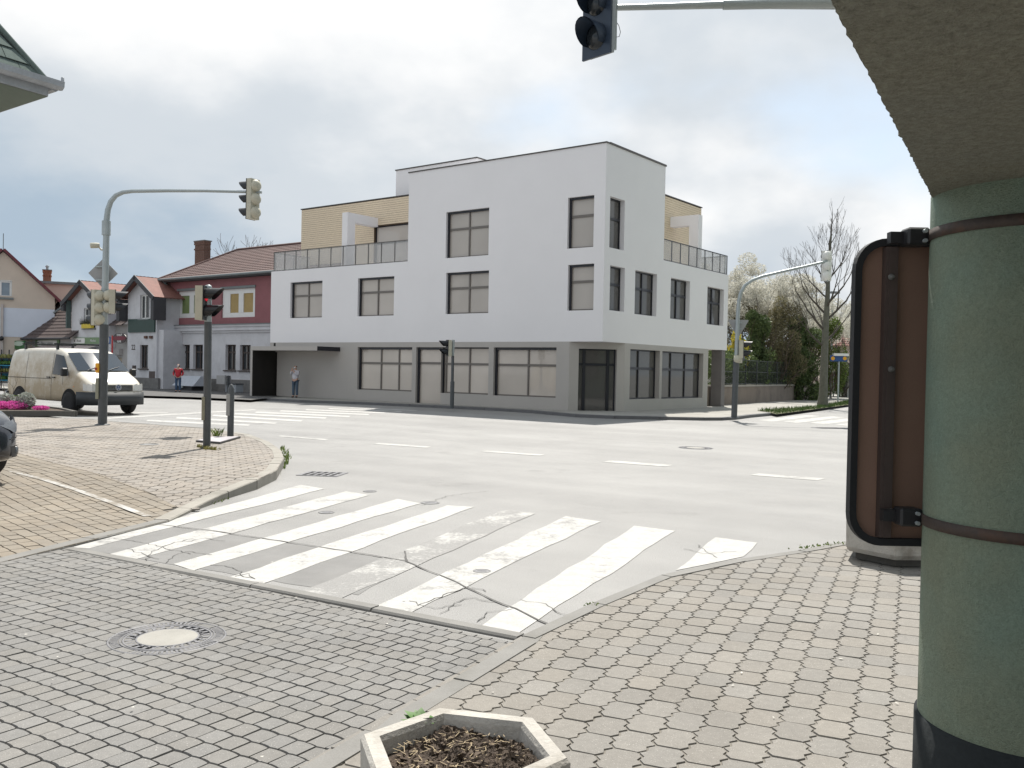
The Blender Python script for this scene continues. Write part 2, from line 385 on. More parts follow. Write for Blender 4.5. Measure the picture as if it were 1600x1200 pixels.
for pts in [[(812, 938), (850, 945), (878, 960), (905, 962)], [(655, 948), (700, 928), (735, 918), (760, 925)], [(690, 960), (715, 940), (742, 935), (770, 942)], [(742, 972), (765, 958), (800, 952)],
            [(180, 842), (230, 850), (262, 858), (300, 866)], [(225, 880), (240, 862), (270, 850), (300, 842)], [(262, 880), (275, 868), (292, 862), (330, 868)], [(200, 858), (226, 868), (250, 874)],
            [(330, 883), (352, 884), (372, 892), (382, 902), (396, 905)], [(365, 901), (390, 896), (398, 906)], [(290, 848), (320, 842), (352, 846)], [(640, 940), (680, 952), (720, 945)],
            [(1070, 858), (1100, 866), (1150, 862)], [(1088, 852), (1120, 872)], [(660, 790), (700, 775), (760, 768)]]:
    crack(pts, .0065, .02, z=.0065, step=.05, m=mat('hairline crack', (.10, .098, .095), .9, .2))
# ---- plaza level: ramps up from the crossing to a full kerb
def hz(y): return .02 if y < 9.3 else .13 if y > 11.6 else .02 + .11 * (y - 9.3) / 2.3
def Gp(x, y):
    z = .05
    for _ in range(8): z = hz(G(x, y, z).y)
    return G(x, y, z)
def clip(poly, n, c):
    "keep the part of a polygon where n.p <= c"
    o = []
    for i, p in enumerate(poly):
        q = poly[(i + 1) % len(poly)]; a = n[0] * p[0] + n[1] * p[1] - c; b = n[0] * q[0] + n[1] * q[1] - c
        if a <= 0: o.append(p)
        if (a < 0 < b) or (b < 0 < a): t = a / (a - b); o.append((p[0] + (q[0] - p[0]) * t, p[1] + (q[1] - p[1]) * t))
    return o
def inside(p, poly):
    r = False
    for i in range(len(poly)):
        a, b = poly[i], poly[i - 1]
        if (a[1] > p[1]) != (b[1] > p[1]) and p[0] < (b[0] - a[0]) * (p[1] - a[1]) / (b[1] - a[1]) + a[0]: r = not r
    return r
def area(poly): return sum(poly[i - 1][0] * poly[i][1] - poly[i][0] * poly[i - 1][1] for i in range(len(poly))) / 2
def base_sheet(name, poly, m, lift, zf, bands=None):
    mb = MB()
    for lo, hi in (bands or [(-99, 999)]):
        q = clip(clip(poly, (0, -1), -lo), (0, 1), hi)
        if len(q) > 2: mb.poly([(p[0], p[1], zf(p[1]) + lift) for p in q])
    return tag(mb.build(name, m), kind='structure')
def paving(base, poly, o, a, b, shape, zf, mo, mf, name='paving_stone', nmax=300, gap=.004, hole=None, jit=.0015, seed=1):
    """stones on the lattice o + i a + j b: those that show largest are parts of their own, the rest one part"""
    r = random.Random(seed); poly = [(p[0], p[1]) for p in poly]
    if area(poly) < 0: poly = poly[::-1]
    xs = [p[0] for p in poly]; ys = [p[1] for p in poly]
    det = a[0] * b[1] - a[1] * b[0]
    ij = [((x - o[0]) * b[1] - (y - o[1]) * b[0], -(x - o[0]) * a[1] + (y - o[1]) * a[0]) for x in (min(xs), max(xs)) for y in (min(ys), max(ys))]
    ii = [p[0] / det for p in ij]; jj = [p[1] / det for p in ij]
    E = [(poly[i - 1], poly[i]) for i in range(len(poly))]; cells = []
    for i in range(int(min(ii)) - 1, int(max(ii)) + 2):
        for j in range(int(min(jj)) - 1, int(max(jj)) + 2):
            c = (o[0] + a[0] * i + b[0] * j, o[1] + a[1] * i + b[1] * j)
            if not (min(xs) - .2 < c[0] < max(xs) + .2 and min(ys) - .2 < c[1] < max(ys) + .2): continue
            near = []
            for p, q in E:
                ex, ey = q[0] - p[0], q[1] - p[1]; l = math.hypot(ex, ey)
                if l < 1e-6: continue
                t = max(0, min(1, ((c[0] - p[0]) * ex + (c[1] - p[1]) * ey) / l / l))
                if math.hypot(c[0] - p[0] - ex * t, c[1] - p[1] - ey * t) < .18: near.append((p, (ey / l, -ex / l)))
            if not inside(c, poly) and not near: continue
            if hole and math.hypot(c[0] - hole[0], c[1] - hole[1]) < hole[2] - .12: continue
            sh = [(c[0] + x, c[1] + y) for x, y in shape]; full = True
            if near:
                if not inside(c, poly) and len(near) > 1: near = near[:2]
                for p, n in near:
                    k = clip(sh, n, n[0] * p[0] + n[1] * p[1])
                    if k != sh: full = False
                    sh = k
                    if len(sh) < 3: break
            if len(sh) < 3 or abs(area(sh)) < .0018: continue
            P = proj((c[0], c[1], zf(c[1])))
            vis = P is not None and -20 < P[0] < 1620 and -20 < P[1] < 1230
            cells.append((c, sh, full, (c[0] ** 2 + c[1] ** 2) if vis else 1e6))
    cells.sort(key=lambda q: q[3])
    def stone(mb, sh, c, z, tilt):
        if area(sh) < 0: sh = sh[::-1]
        n = len(sh); cx = sum(p[0] for p in sh) / n; cy = sum(p[1] for p in sh) / n
        def ins(p, g):
            d = math.hypot(p[0] - cx, p[1] - cy); k = max(0, (d - g) / d) if d > 1e-6 else 1; return cx + (p[0] - cx) * k, cy + (p[1] - cy) * k
        def zz(x, y): return z + tilt[0] * (x - cx) + tilt[1] * (y - cy)
        top = [ins(p, gap + .004) for p in sh]; low = [ins(p, gap) for p in sh]
        vs = [(x - c[0], y - c[1], zz(x, y)) for x, y in top] + [(x - c[0], y - c[1], zz(x, y) - .018) for x, y in low]
        fs = [tuple(range(n))] + [(n + i, n + (i + 1) % n, (i + 1) % n, i) for i in range(n)]
        mb.add(vs, fs)
    rest = MB(); shared = None
    for k, (c, sh, full, d) in enumerate(cells):
        z = zf(c[1]); s = (zf(c[1] + .05) - zf(c[1] - .05)) / .1
        tilt = (r.gauss(0, .008), s + r.gauss(0, .008)); dz = r.uniform(-jit, jit)
        if k < nmax and d < 1e6:
            if full:
                if shared is None: m_ = MB(); stone(m_, sh, c, 0, (0, 0)); shared = m_.mesh(name, mo)
                ob = link(name, shared, base, (c[0], c[1], z + dz)); ob.rotation_euler = (tilt[1], -tilt[0], 0)
            else:
                m_ = MB(); stone(m_, sh, c, 0, tilt); m_.build(name, mo, base, (c[0], c[1], z + dz))
        else:
            rest.cr = r.uniform(.02, 1); stone(rest, sh, (0, 0), z + dz, tilt)
    if rest.v: tag(rest.build(name, mf, base), kind='stuff')
def polyline(P, step):
    o = [P[0]]
    for a, b in zip(P, P[1:]):
        n = max(1, round((b - a).length / step))
        for k in range(1, n + 1): o.append(a.lerp(b, k / n))
    return o
def kerb(pts, wd, side, lift=0., z0=-.05, step=1., zf=None, m=None, label=None, gap=.006):
    "row of kerb stones along a path given by its outer top edge; side +1 lies to the left of the path"
    root = tag(bpy.data.objects.new('kerb', None), kind='structure'); COL.objects.link(root)
    P = [Vector((p[0], p[1], 0)) for p in pts]; Q = polyline(P, step)
    def off(i):
        a = (Q[i] - Q[i - 1]).normalized() if i else None; b = (Q[i + 1] - Q[i]).normalized() if i < len(Q) - 1 else None
        t = ((a or b) + (b or a)).normalized(); return Vector((-t.y, t.x, 0)) * side
    for i in range(len(Q) - 1):
        a, b = Q[i], Q[i + 1]; t = (b - a).normalized(); na, nb = off(i), off(i + 1); dz = rnd.uniform(-.003, .003)
        a2, b2 = a + t * gap, b - t * gap; ch = .012; mb = MB()
        za = (zf(a.y) if zf else .03) + lift + dz; zb = (zf(b.y) if zf else .03) + lift + dz
        ring = lambda p, n, z: [(p.x, p.y, z0), (p.x, p.y, z - ch), (p.x + n.x * ch, p.y + n.y * ch, z), (p.x + n.x * wd, p.y + n.y * wd, z), (p.x + n.x * wd, p.y + n.y * wd, z0)]
        mb.loft([ring(a2, na, za), ring(b2, nb, zb)], False)
        if side < 0: mb.f = [f[::-1] for f in mb.f]
        mb.build('kerb_stone', m or CONC, root)
    return root
# stone shapes
def hexz(ad, pitch, H, e):
    a = e / 2; b = pitch - a; X = Vector(ad).normalized(); Y = Vector((-X.y, X.x)); w_ = b - a
    # step profile that is symmetric under a half turn about its middle: both neighbours share it
    prof = [(0, 0), (.58, .33), (.42, .67), (1, 1)]
    ur = [(a + w_ * s, H / 2 - H / 2 * t) for s, t in prof]
    lr = [(x, -y) for x, y in ur[::-1]][1:]
    ul = [(-x, y) for x, y in ur]; pts = ur + lr + [(-x, y) for x, y in lr[::-1]] + ul[::-1]
    o = []
    for p in pts:
        if not o or (abs(p[0] - o[-1][0]) + abs(p[1] - o[-1][1])) > 1e-6: o.append(p)
    if abs(o[0][0] - o[-1][0]) + abs(o[0][1] - o[-1][1]) < 1e-6: o.pop()
    return [(X.x * x + Y.x * y, X.y * x + Y.y * y) for x, y in o][::-1]
def wave(ad, Lx, H, amp, sh):
    "sett with a bowed head: joints run in shallow arches, shifted by sh from row to row"
    X = Vector(ad).normalized(); Y = Vector((-X.y, X.x)); f = lambda u: amp * 4 * (u % 1) * (1 - u % 1)
    us = [0, .2, .4, .6, .8, 1]; ub = sorted([0, .2, .45, sh, .8, 1])
    top = [(Lx * (u - .5), H / 2 + f(u) if 0 < u < 1 else H / 2) for u in us]
    bot = [(Lx * (u - .5), -H / 2 + f(u - sh)) for u in ub]
    return [(X.x * x + Y.x * y, X.y * x + Y.y * y) for x, y in bot + top[::-1]]

# paving materials
ST_R = stone_mat('light paving stone', (.215, .205, .19), False); ST_RF = stone_mat('light paving stones', (.215, .205, .19), True)
ST_D = stone_mat('grey sett', (.19, .187, .182), False, .07, (1.02, 1, .97)); ST_DF = stone_mat('grey setts', (.19, .187, .182), True, .07, (1.02, 1, .97))
ST_B = stone_mat('beige sett', (.225, .199, .165), False, .07); ST_BF = stone_mat('beige setts', (.225, .199, .165), True, .07)
ST_P = stone_mat('plaza stone', (.255, .234, .212), False, .06); ST_PF = stone_mat('plaza stones', (.255, .234, .212), True, .06)

# strip that divides driveway, parking area and road
S0, S1 = G(264, 813, .02), G(0, 879, .02); sdir = (S1 - S0).normalized(); S2 = S1 + sdir * 3.5
RK = [G(812, 994, .03), G(924, 942.5, .03), G(1031, 899, .03), G(1150, 874, .03), G(1245, 860, .03), G(1337, 843.5, .03)]
RK.append(RK[-1] + (RK[-1] - RK[-2]).normalized() * 9)
Jd = G(97, 857.5, .02); T0, T1 = G(808, 1001, .03), G(568, 1141, .03); tdir = (T1 - T0).normalized(); T2 = T1 + tdir * 3.2
# driveway of grey setts, around the manhole
man = G(262, 996, .02); MR = .315
drive = [T0, Jd, S1, S2, S2 + Vector((-.2, -5.0, 0)), T2]
base = base_sheet('driveway', [(p.x, p.y) for p in drive], JOINTB, -.011, lambda y: .02)
ad = Vector((.844, -.537)).normalized(); pd_ = Vector((-ad.y, ad.x)) * -1
bb = pd_ * .1155 + ad * .066
paving(base, drive, (T0.x, T0.y), ad * .105, bb, wave(ad, .105, .1155, .008, .066 / .105), lambda y: .02, ST_D, ST_DF, 'paving_sett', hole=(man.x, man.y, MR), gap=.0022, seed=3)
# right hand pavement of interlocking light stones
rp = RK + [RK[-1] + Vector((2, -9, 0)), T2 + Vector((1, -1, 0)), T2]
base = base_sheet('pavement', [(p.x, p.y) for p in rp], JOINT, -.006, lambda y: .03)
ah = Vector((.915, -.403)).normalized(); bh = Vector((-.403, -.915)).normalized()
paving(base, rp, (1.484, 4.456), ah * .148 + bh * .102, bh * .204, hexz(ah, .148, .204, .1), lambda y: .03, ST_R, ST_RF, gap=.003, seed=5)
kerb(RK, .10, -1, .006, step=.95)
kerb([RK[0] + (T0 - T1).normalized() * .05, T0, T1, T2], .115, 1, .004, step=.9)
kerb([G(808, 996, .02), Jd], .09, -1, .003, step=1.0, zf=lambda y: .02)
# left plaza: light stones on the upper part, beige setts on the parking area
BL = [Gp(-180, 651), Gp(0, 700), Gp(80, 722), Gp(159, 742), Gp(228, 768), Gp(285, 796)]
LK = [Gp(336, 670.5), Gp(390, 678.6), Gp(420, 690), Gp(439.5, 703.5), Gp(444, 715.5), Gp(432, 735), Gp(402, 750), Gp(357, 768), Gp(300, 795), Gp(264, 813)]
upper = BL[:-1] + [BL[-1]] + LK[:-1][::-1] + [Gp(177, 659), Gp(135, 654.5), Gp(69, 652), Gp(0, 651.6), Gp(-150, 650.6)]
bands = [(-99, 9.3), (9.3, 11.6), (11.6, 99)]
base = base_sheet('plaza', [(p.x, p.y) for p in upper], JOINT, -.009, hz, bands)
au = Vector((.985, -.17)).normalized(); bu = Vector((-.17, -.985)).normalized()
paving(base, upper, (BL[2].x, BL[2].y), au * .165 + bu * .105, bu * .21, hexz(au, .165, .21, .11), hz, ST_P, ST_PF, gap=.0036, seed=7)
lower = [BL[0] + Vector((-1, .4, 0))] + BL[1:] + [LK[-2], S0, S1, S2, S2 + Vector((-7, 2, 0))]
base = base_sheet('parking_area', [(p.x, p.y) for p in lower], JOINTB, -.009, hz, bands)
al = Vector((.69, -.72)).normalized(); bl = Vector((-.72, -.69)).normalized()
paving(base, lower, (S0.x, S0.y), al * .2, bl * .127 + al * .06, wave(al, .2, .127, .010, .3), hz, ST_B, ST_BF, 'paving_sett', gap=.003, seed=9)
mb = MB(); pl = [Gp(18, 736.5), Gp(70, 750), Gp(120, 766), Gp(170, 784), Gp(231, 807)]
for a, b in zip(pl, pl[1:]):
    t = (b - a).normalized(); s = Vector((-t.y, t.x, 0)) * .04; up = Vector((0, 0, .0045)); mb.quad(a - s + up, b - s + up, b + s + up, a + s + up)
mb.build('bay_line', P_BAY, base)
kerb(LK, .15, -1, .004, step=1.0, zf=hz, m=mat('pale kerb concrete', (.29, .275, .245), .85, .16, 2.5, 120, bump=.35, dirt=(.14, .13, .11), dirt_amt=.5), gap=.012)
kerb([S0, S1, S2], .13, -1, .003, step=1.1, zf=hz)
kerb([Gp(-150, 650.6), Gp(0, 651.6), Gp(135, 654.5), Gp(177, 659), Gp(336, 670.5)], .13, 1, .004, step=1.2, zf=hz)
# ------------------------------------------------------------------ the white corner building
Zv = Vector((0, 0, 1))
BF = Frame((3.2345, 33.1084), -.6445)            # local: left facade y = 0 (x < 0), right facade x = 0 (y > 0)
ZS, ZP, ZR, BL_, LT, RT, RLEN = 2.66, 6.09, 9.82, 18.75, 9.72, 4.56, 10.88
LX, LY, LN = V3(1, 0, 0), V3(0, 1, 0), None
B = thing('corner_building', 'modern white flat-roofed corner building with grey ground floor and glass terrace railings', 'building', BF.o, BF.rz)
def facade(mb, O, U, Nn, u0, u1, z0, z1, holes, depth=.24):
    "wall face with rectangular openings and their reveals; Nn points outwards"
    O = Vector(O); us = sorted({u0, u1, *[h[0] for h in holes], *[h[1] for h in holes]}); zs = sorted({z0, z1, *[h[2] for h in holes], *[h[3] for h in holes]})
    P = lambda u, z, n=0.: O + U * u + Zv * z - Nn * n
    flip = U.cross(Zv).dot(Nn) < 0
    def q(*p): mb.add(p[::-1] if flip else p, [(0, 1, 2, 3)])
    for a, b in zip(us, us[1:]):
        for c, d in zip(zs, zs[1:]):
            if any(h[0] - 1e-6 <= a and b <= h[1] + 1e-6 and h[2] - 1e-6 <= c and d <= h[3] + 1e-6 for h in holes): continue
            q(P(a, c), P(b, c), P(b, d), P(a, d))
    for a, b, c, d in [h[:4] for h in holes]:
        q(P(a, c), P(a, d), P(a, d, depth), P(a, c, depth)); q(P(b, d), P(b, c), P(b, c, depth), P(b, d, depth))
        q(P(a, d), P(b, d), P(b, d, depth), P(a, d, depth))
        if c > z0 + 1e-4: q(P(b, c), P(a, c), P(a, c, depth), P(b, c, depth))
def window(parent, O, U, Nn, h, cols, rows, mf, mp, rec=.16, bar=.055, name='window', mull=.06, reveal_shade=0.):
    "frame set back in its opening with one pane per light; cols / rows are inner dividing positions in 0..1"
    O = Vector(O); a, b, c, d = h[:4]; n0, n1 = -rec - .06, -rec
    mb = MB(); e = .002
    def bx(u0, u1, z0, z1, m0=n0, m1=n1): mb.obox(O, U, Nn, u0, u1, m0, m1, z0, z1)
    bx(a + e, a + bar, c + e, d - e); bx(b - bar, b - e, c + e, d - e); bx(a + bar, b - bar, d - bar, d - e); bx(a + bar, b - bar, c + e, c + bar)
    cu = [a + bar] + [a + (b - a) * t for t in cols] + [b - bar]; cz = [c + bar] + [c + (d - c) * t for t in rows] + [d - bar]
    for u in cu[1:-1]: bx(u - mull / 2, u + mull / 2, c + bar, d - bar, n0 + .004, n1 + .012)
    for z in cz[1:-1]:
        for k in range(len(cu) - 1): bx(cu[k] + (mull / 2 if k else 0), cu[k + 1] - (mull / 2 if k < len(cu) - 2 else 0), z - .045, z + .045, n0 + .002, n1 + .004)
    w_ = mb.build(name, mf, parent)
    if reveal_shade:
        k = reveal_shade; mb = MB(); s0, s1 = -rec + .003, -.03 if reveal_shade > .05 else -rec + .02
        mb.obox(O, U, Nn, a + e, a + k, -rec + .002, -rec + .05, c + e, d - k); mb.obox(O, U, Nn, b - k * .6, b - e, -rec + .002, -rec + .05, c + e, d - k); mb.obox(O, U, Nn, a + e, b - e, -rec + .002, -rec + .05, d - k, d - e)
        mb.build('painted_reveal_shade', DARKF, w_)  # shadow in the reveal painted in as near-black bars, top and sides
    for i in range(len(cu) - 1):
        for j in range(len(cz) - 1):
            mb = MB(); mb.obox(O, U, Nn, cu[i] - .01, cu[i + 1] + .01, n0 + .012, n0 + .024, cz[j] - .01, cz[j + 1] + .01); mb.build('pane', mp, w_)
    return w_
HL = lambda x, y: (lambda p: (p.x, p.z))(BF.hit(x, y, 1, 0))
HR = lambda x, y: (lambda p: (p.y, p.z))(BF.hit(x, y, 0, 0))
def hole(H, tl, br, z0=None):
    a, d = H(*tl); b, c = H(*br); return (min(a, b), max(a, b), c if z0 is None else z0, d)
LW = [hole(HL, (454, 441.5), (502.9, 495.8)), hole(HL, (559.4, 434.9), (615, 492.8)), hole(HL, (697.4, 426.4), (762.8, 489)), hole(HL, (887.7, 414.1), (926.9, 484.4))]
LT2 = [hole(HL, (697.4, 331.7), (763, 398.5)), hole(HL, (887.7, 309.1), (926.9, 385.6))]
RW = [hole(HR, (953.6, 414.3), (975.1, 487.4)), hole(HR, (992.8, 421.8), (1025.4, 494.7)), hole(HR, (1048.4, 433.7), (1077, 501.3)), hole(HR, (1105.6, 447.3), (1130, 509.5))]
RT2 = [hole(HR, (953.7, 306.3), (974.8, 391.6))]
mb = MB()
facade(mb, (0, 0, 0), LX, -LY, -BL_, 0, ZS, ZP, LW); facade(mb, (0, 0, 0), LX, -LY, -LT, 0, ZP, ZR, LT2)
facade(mb, (0, 0, 0), LY, LX, 0, RLEN, ZS, ZP, RW); facade(mb, (0, 0, 0), LY, LX, 0, RT, ZP, ZR, RT2)
DP = 12.0
# left end, right end, underside of the overhang, back, tower sides
mb.add([(-BL_, 0, 0), (-BL_, 0, ZP), (-BL_, DP, ZP), (-BL_, DP, 0)], [(0, 1, 2, 3)])
mb.add([(0, RLEN, ZS), (0, RLEN, ZP), (-6, RLEN, ZP), (-6, RLEN, ZS)], [(3, 2, 1, 0)])
mb.add([(-BL_, 0, ZS), (0, 0, ZS), (0, RLEN, ZS), (-BL_, RLEN, ZS)], [(3, 2, 1, 0)])
mb.add([(-LT, 0, ZP), (-LT, 0, ZR), (-LT, 7, ZR), (-LT, 7, ZP)], [(0, 1, 2, 3)])
mb.add([(0, RT, ZP), (0, RT, ZR), (-7, RT, ZR), (-7, RT, ZP)], [(0, 1, 2, 3)])
mb.add([(-LT, 0, ZR), (0, 0, ZR), (0, RT, ZR), (-7, RT, ZR), (-7, 7, ZR), (-LT, 7, ZR)], [(0, 1, 2, 3, 4, 5)])
mb.add([(-BL_, 0, ZP), (0, 0, ZP), (0, RLEN, ZP), (-BL_, RLEN, ZP)], [(0, 1, 2, 3)])
mb.add([(-BL_, DP, 0), (-BL_, DP, ZP), (0, RLEN, ZP), (0, RLEN, ZS), (-6, RLEN, ZS), (-6, RLEN, 0)], [(0, 1, 2, 3, 4, 5)])
mb.build('upper_wall', WHITE, B)
for h in LW[:2] + LW[2:3] + LT2[:1]: window(B, (0, 0, 0), LX, -LY, h, [.5], [.62], FRAME, PANE, reveal_shade=.085)
for h in LW[3:] + LT2[1:]: window(B, (0, 0, 0), LX, -LY, h, [], [.63], FRAME, PANE, reveal_shade=.085)
for h in RW[1:]: window(B, (0, 0, 0), LY, LX, h, [.5], [.60], DARKF, PANED, rec=.19)
for h in RW[:1] + RT2: window(B, (0, 0, 0), LY, LX, h, [], [.60], DARKF, PANED, rec=.19)
# ground floor with the cut corner
ua, ub = HL(887.5, 646)[0], HR(974.4, 646.6)[0]; gE = HR(1104.7, 642)[0]
GW = [hole(HL, (559, 542.4), (642.9, 612)), hole(HL, (689.6, 542.2), (762.4, 617)), hole(HL, (771.6, 542.2), (868, 621.8))]
dr = hole(HL, (650.4, 542.2), (689.6, 630), 0.)
gtop = GW[0][3]
GWL = [(*GW[0][:3], gtop), (*GW[1][:3], gtop), (*GW[2][:3], gtop)]; DRL = (dr[0], GWL[1][0] - 1e-7, 0., gtop)
RG = [hole(HR, (985, 545.3), (1029.7, 623)), hole(HR, (1035, 548.5), (1097.6, 621.6))]
xg0 = HL(432, 620)[0]
mb = MB()
facade(mb, (0, 0, 0), LX, -LY, xg0, ua, 0, ZS, GWL + [DRL]); facade(mb, (0, 0, 0), LY, LX, ub, gE, 0, ZS, RG)
A0, A1 = V3(ua, 0, 0), V3(0, ub, 0); cu_ = (A1 - A0).normalized(); cn = V3(cu_.y, -cu_.x, 0); cl_ = (A1 - A0).length
cf0 = .17 * cl_; cf1 = .855 * cl_; ctop = 2.41
facade(mb, A0, cu_, cn, 0, cl_, 0, ZS, [(cf0, cf1, 0, ctop)])
mb.add([(0, gE, 0), (0, gE, ZS), (-6, gE, ZS), (-6, gE, 0)], [(3, 2, 1, 0)])
mb.build('ground_floor_wall', GREYW, B)
window(B, (0, 0, 0), LX, -LY, GWL[0], [.40, .725], [.63], FRAME, PANEG, reveal_shade=.10); window(B, (0, 0, 0), LX, -LY, GWL[2], [.53], [.64], FRAME, PANEG, reveal_shade=.10)
window(B, (0, 0, 0), LX, -LY, GWL[1], [.06, .56], [.64], FRAME, PANEG, reveal_shade=.05)
window(B, (0, 0, 0), LX, -LY, DRL, [], [.73], FRAME, PANEG, name='shop_door', reveal_shade=.10)
window(B, (0, 0, 0), LY, LX, RG[0], [.42], [.62], DARKF, PANED, rec=.2); window(B, (0, 0, 0), LY, LX, RG[1], [.30, .64], [.62], DARKF, PANED, rec=.2)
w_ = window(B, A0, cu_, cn, (cf0, cf1, 0, ctop), [.17, .80], [.76], DARKF, PANED, name='entrance_door', bar=.05, mull=.11)
# dark coping along the roof edges
def trim(mb, a, b, z, n, w1=.04, h=.06):
    a, b = Vector(a), Vector(b); t = (b - a).normalized(); mb.obox(a, t, n, -w1, (b - a).length + w1, -.25, w1, z, z + h)
mb = MB(); trim(mb, (-LT, 0, 0), (0, 0, 0), ZR, -LY, .035, .045); trim(mb, (0, .251, 0), (0, RT, 0), ZR, LX, .035, .07); mb.build('coping', COPING, B)
# roof box set back on the tower
p = BF.hit(619, 267, 1, 3.2); q = BF.hit(745, 248, 1, 3.2)
mb = MB(); mb.box(p.x, q.x, 3.2, 6.6, ZP, p.z); mb.build('roof_box', WHITE, B)
mb = MB(); mb.box(p.x - .04, q.x + .04, 3.16, 6.64, p.z, p.z + .05); mb.build('coping', COPING, B)
# timber clad top storey behind the terraces
RE, RR = 2.3, 1.7
pl_ = BF.hit(472, 328, 1, RE); zw = pl_.z; pr_ = BF.hit(1095, 334, 0, -RR)
hw = (lambda a, b: (a.x, -LT - .02, ZP, a.z))(BF.hit(584.9, 354, 1, RE), None)
def cladding(name, O, U, Nn, u0, u1, z0, z1, skip=None):
    mb = MB(); O = Vector(O); H = .098; k = int((z1 - z0) / H)
    for i in range(k):
        z = z0 + (z1 - z0) * i / k; zt = z + (z1 - z0) / k * .88; spans = [(u0, u1)]
        if skip and zt > skip[2] and z < skip[3]: spans = [(u0, skip[0])] + ([(skip[1], u1)] if skip[1] < u1 - .05 else [])
        for a, b in spans: mb.obox(O, U, Nn, a, b, 0.004, .028, z, zt)
    return tag(mb.build(name, WOOD, B), kind='stuff')
mb = MB(); facade(mb, (0, RE, 0), LX, -LY, pl_.x, -LT, ZP, zw, [hw], .2)
mb.box(pl_.x, -LT + .01, RE + .21, 9.0, ZP, zw); facade(mb, (-RR, 0, 0), LY, LX, RT, pr_.y, ZP, zw - .1, [])
mb.box(-7.5, -RR - .01, RT - .5, pr_.y, ZP, zw - .1); mb.build('timber_storey_wall', WOODGAP, B)
cladding('timber_cladding', (0, RE, 0), LX, -LY, pl_.x, -LT, ZP, zw - .02, hw)
cladding('timber_cladding', (-RR, 0, 0), LY, LX, RT, pr_.y, ZP, zw - .12)
cladding('timber_cladding', (pl_.x, 0, 0), LY, -LX, RE, 9., ZP, zw - .02)
mb = MB(); mb.box(pl_.x - .05, -LT, RE - .06, 9.05, zw, zw + .045); mb.box(-7.55, -RR + .06, RT, pr_.y + .05, zw - .1, zw - .055); mb.build('coping', COPING, B)
window(B, (0, RE, 0), LX, -LY, hw, [.52], [.62], DARKF, PANE, rec=.1, name='terrace_door')
# white concrete brackets standing on the terraces
p0 = BF.hit(534, 385, 1, .35); p1 = BF.hit(542.5, 385, 1, .35); zt = BF.hit(538, 332, 1, .35).z
mb = MB(); mb.box(p0.x, p1.x, .35, .82, ZP, zt - .42); mb.box(p0.x, p1.x, .35, RE - .03, zt - .42, zt); mb.build('terrace_bracket', WHITE, B)
q0 = BF.hit(1082.5, 385, 0, -.72); q1 = BF.hit(1096.5, 385, 0, -.3); zq_ = BF.hit(1092, 335, 0, -.3).z
mb = MB(); mb.box(-.75, -.3, q1.y - .36, q1.y, ZP, zq_ - .45); mb.box(-RR + .03, -.3, q1.y - .36, q1.y, zq_ - .45, zq_); mb.build('terrace_bracket', WHITE, B)
# glass railings
def railing(pts, n, m, hgt):
    mb = MB(); a, b = Vector(pts[0]), Vector(pts[1]); t = (b - a).normalized(); Ln = (b - a).length; nn = V3(t.y, -t.x, 0)
    mb.obox(a, t, nn, 0, Ln, -.02, .02, hgt - .035, hgt); mb.obox(a, t, nn, 0, Ln, -.02, .02, .005, .04)
    r = mb.build('railing', m, B)
    for k in range(n + 1):
        u = min(max(Ln * k / n, .018), Ln - .018); q = MB(); q.obox(a, t, nn, u - .018, u + .018, -.018, .018, .04, hgt - .035); q.build('post', m, r)
        if k < n:
            u2 = Ln * (k + 1) / n; q = MB(); q.obox(a, t, nn, Ln * k / n + .024, u2 - .024, -.006, .006, .045, hgt - .04); q.build('glass_panel', RGLASS, r)
RTAU = mat('taupe railing metal', (.10, .095, .09), .4, .05); RBLU = mat('dark blue railing metal', (.02, .024, .035), .4, .05)
zr1 = BF.hit(636, 374.5, 1, .06).z - ZP; zr2 = BF.hit(1135.5, 399.5, 0, -.06).z - ZP
railing(((-BL_ + .12, .06, ZP), (-LT - .01, .06, ZP)), 11, RTAU, zr1)
railing(((-BL_ + .12, .14, ZP), (-BL_ + .12, 8., ZP)), 7, RTAU, zr1)
railing(((-.06, RT + .01, ZP), (-.06, RLEN - .06, ZP)), 8, RBLU, zr2)
railing(((-.14, RLEN - .06, ZP), (-5, RLEN - .06, ZP)), 5, RBLU, zr2)
# canopy with side wall over the passage at the left end
xw = BF.hit(531, 545, 1, 0).x; PR = .5
while BF.hit(495.5, 545, 1, -PR).x < xw and PR < 4: PR += .02      # depth of the canopy
c0 = BF.hit(495.5, 545, 1, -PR); c1 = BF.hit(391.5, 545, 1, -PR); cz1 = BF.hit(391.5, 541, 1, -PR).z; cz0 = BF.hit(391.5, 547.2, 1, -PR).z
mb = MB(); mb.box(c1.x, c0.x, -PR, -.004, cz0, cz1); mb.box(c1.x, c1.x + .14, -PR, -.004, 0, cz0 - .003); mb.build('canopy', GREYW, B)
mb = MB(); mb.box(c0.x + .002, c0.x + .02, -PR, -.01, cz0, cz1); mb.build('canopy_end', DARKF, B)
DKP = mat('dark passage shade', (.022, .02, .018), .9, .1)  # near-black colour paints the shade inside the passage and canopy
mb = MB(); mb.box(c1.x + .142, c1.x + .16, -PR + .02, 0, 0, cz0 - .01); mb.build('canopy_inner_shade', DKP, B)
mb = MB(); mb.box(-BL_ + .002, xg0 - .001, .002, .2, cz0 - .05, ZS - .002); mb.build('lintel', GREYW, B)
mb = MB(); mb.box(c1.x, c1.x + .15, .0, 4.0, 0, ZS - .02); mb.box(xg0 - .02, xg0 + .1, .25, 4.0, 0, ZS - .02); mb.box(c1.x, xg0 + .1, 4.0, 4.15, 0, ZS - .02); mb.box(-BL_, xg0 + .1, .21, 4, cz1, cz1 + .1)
mb.build('passage_wall', DKP, B)
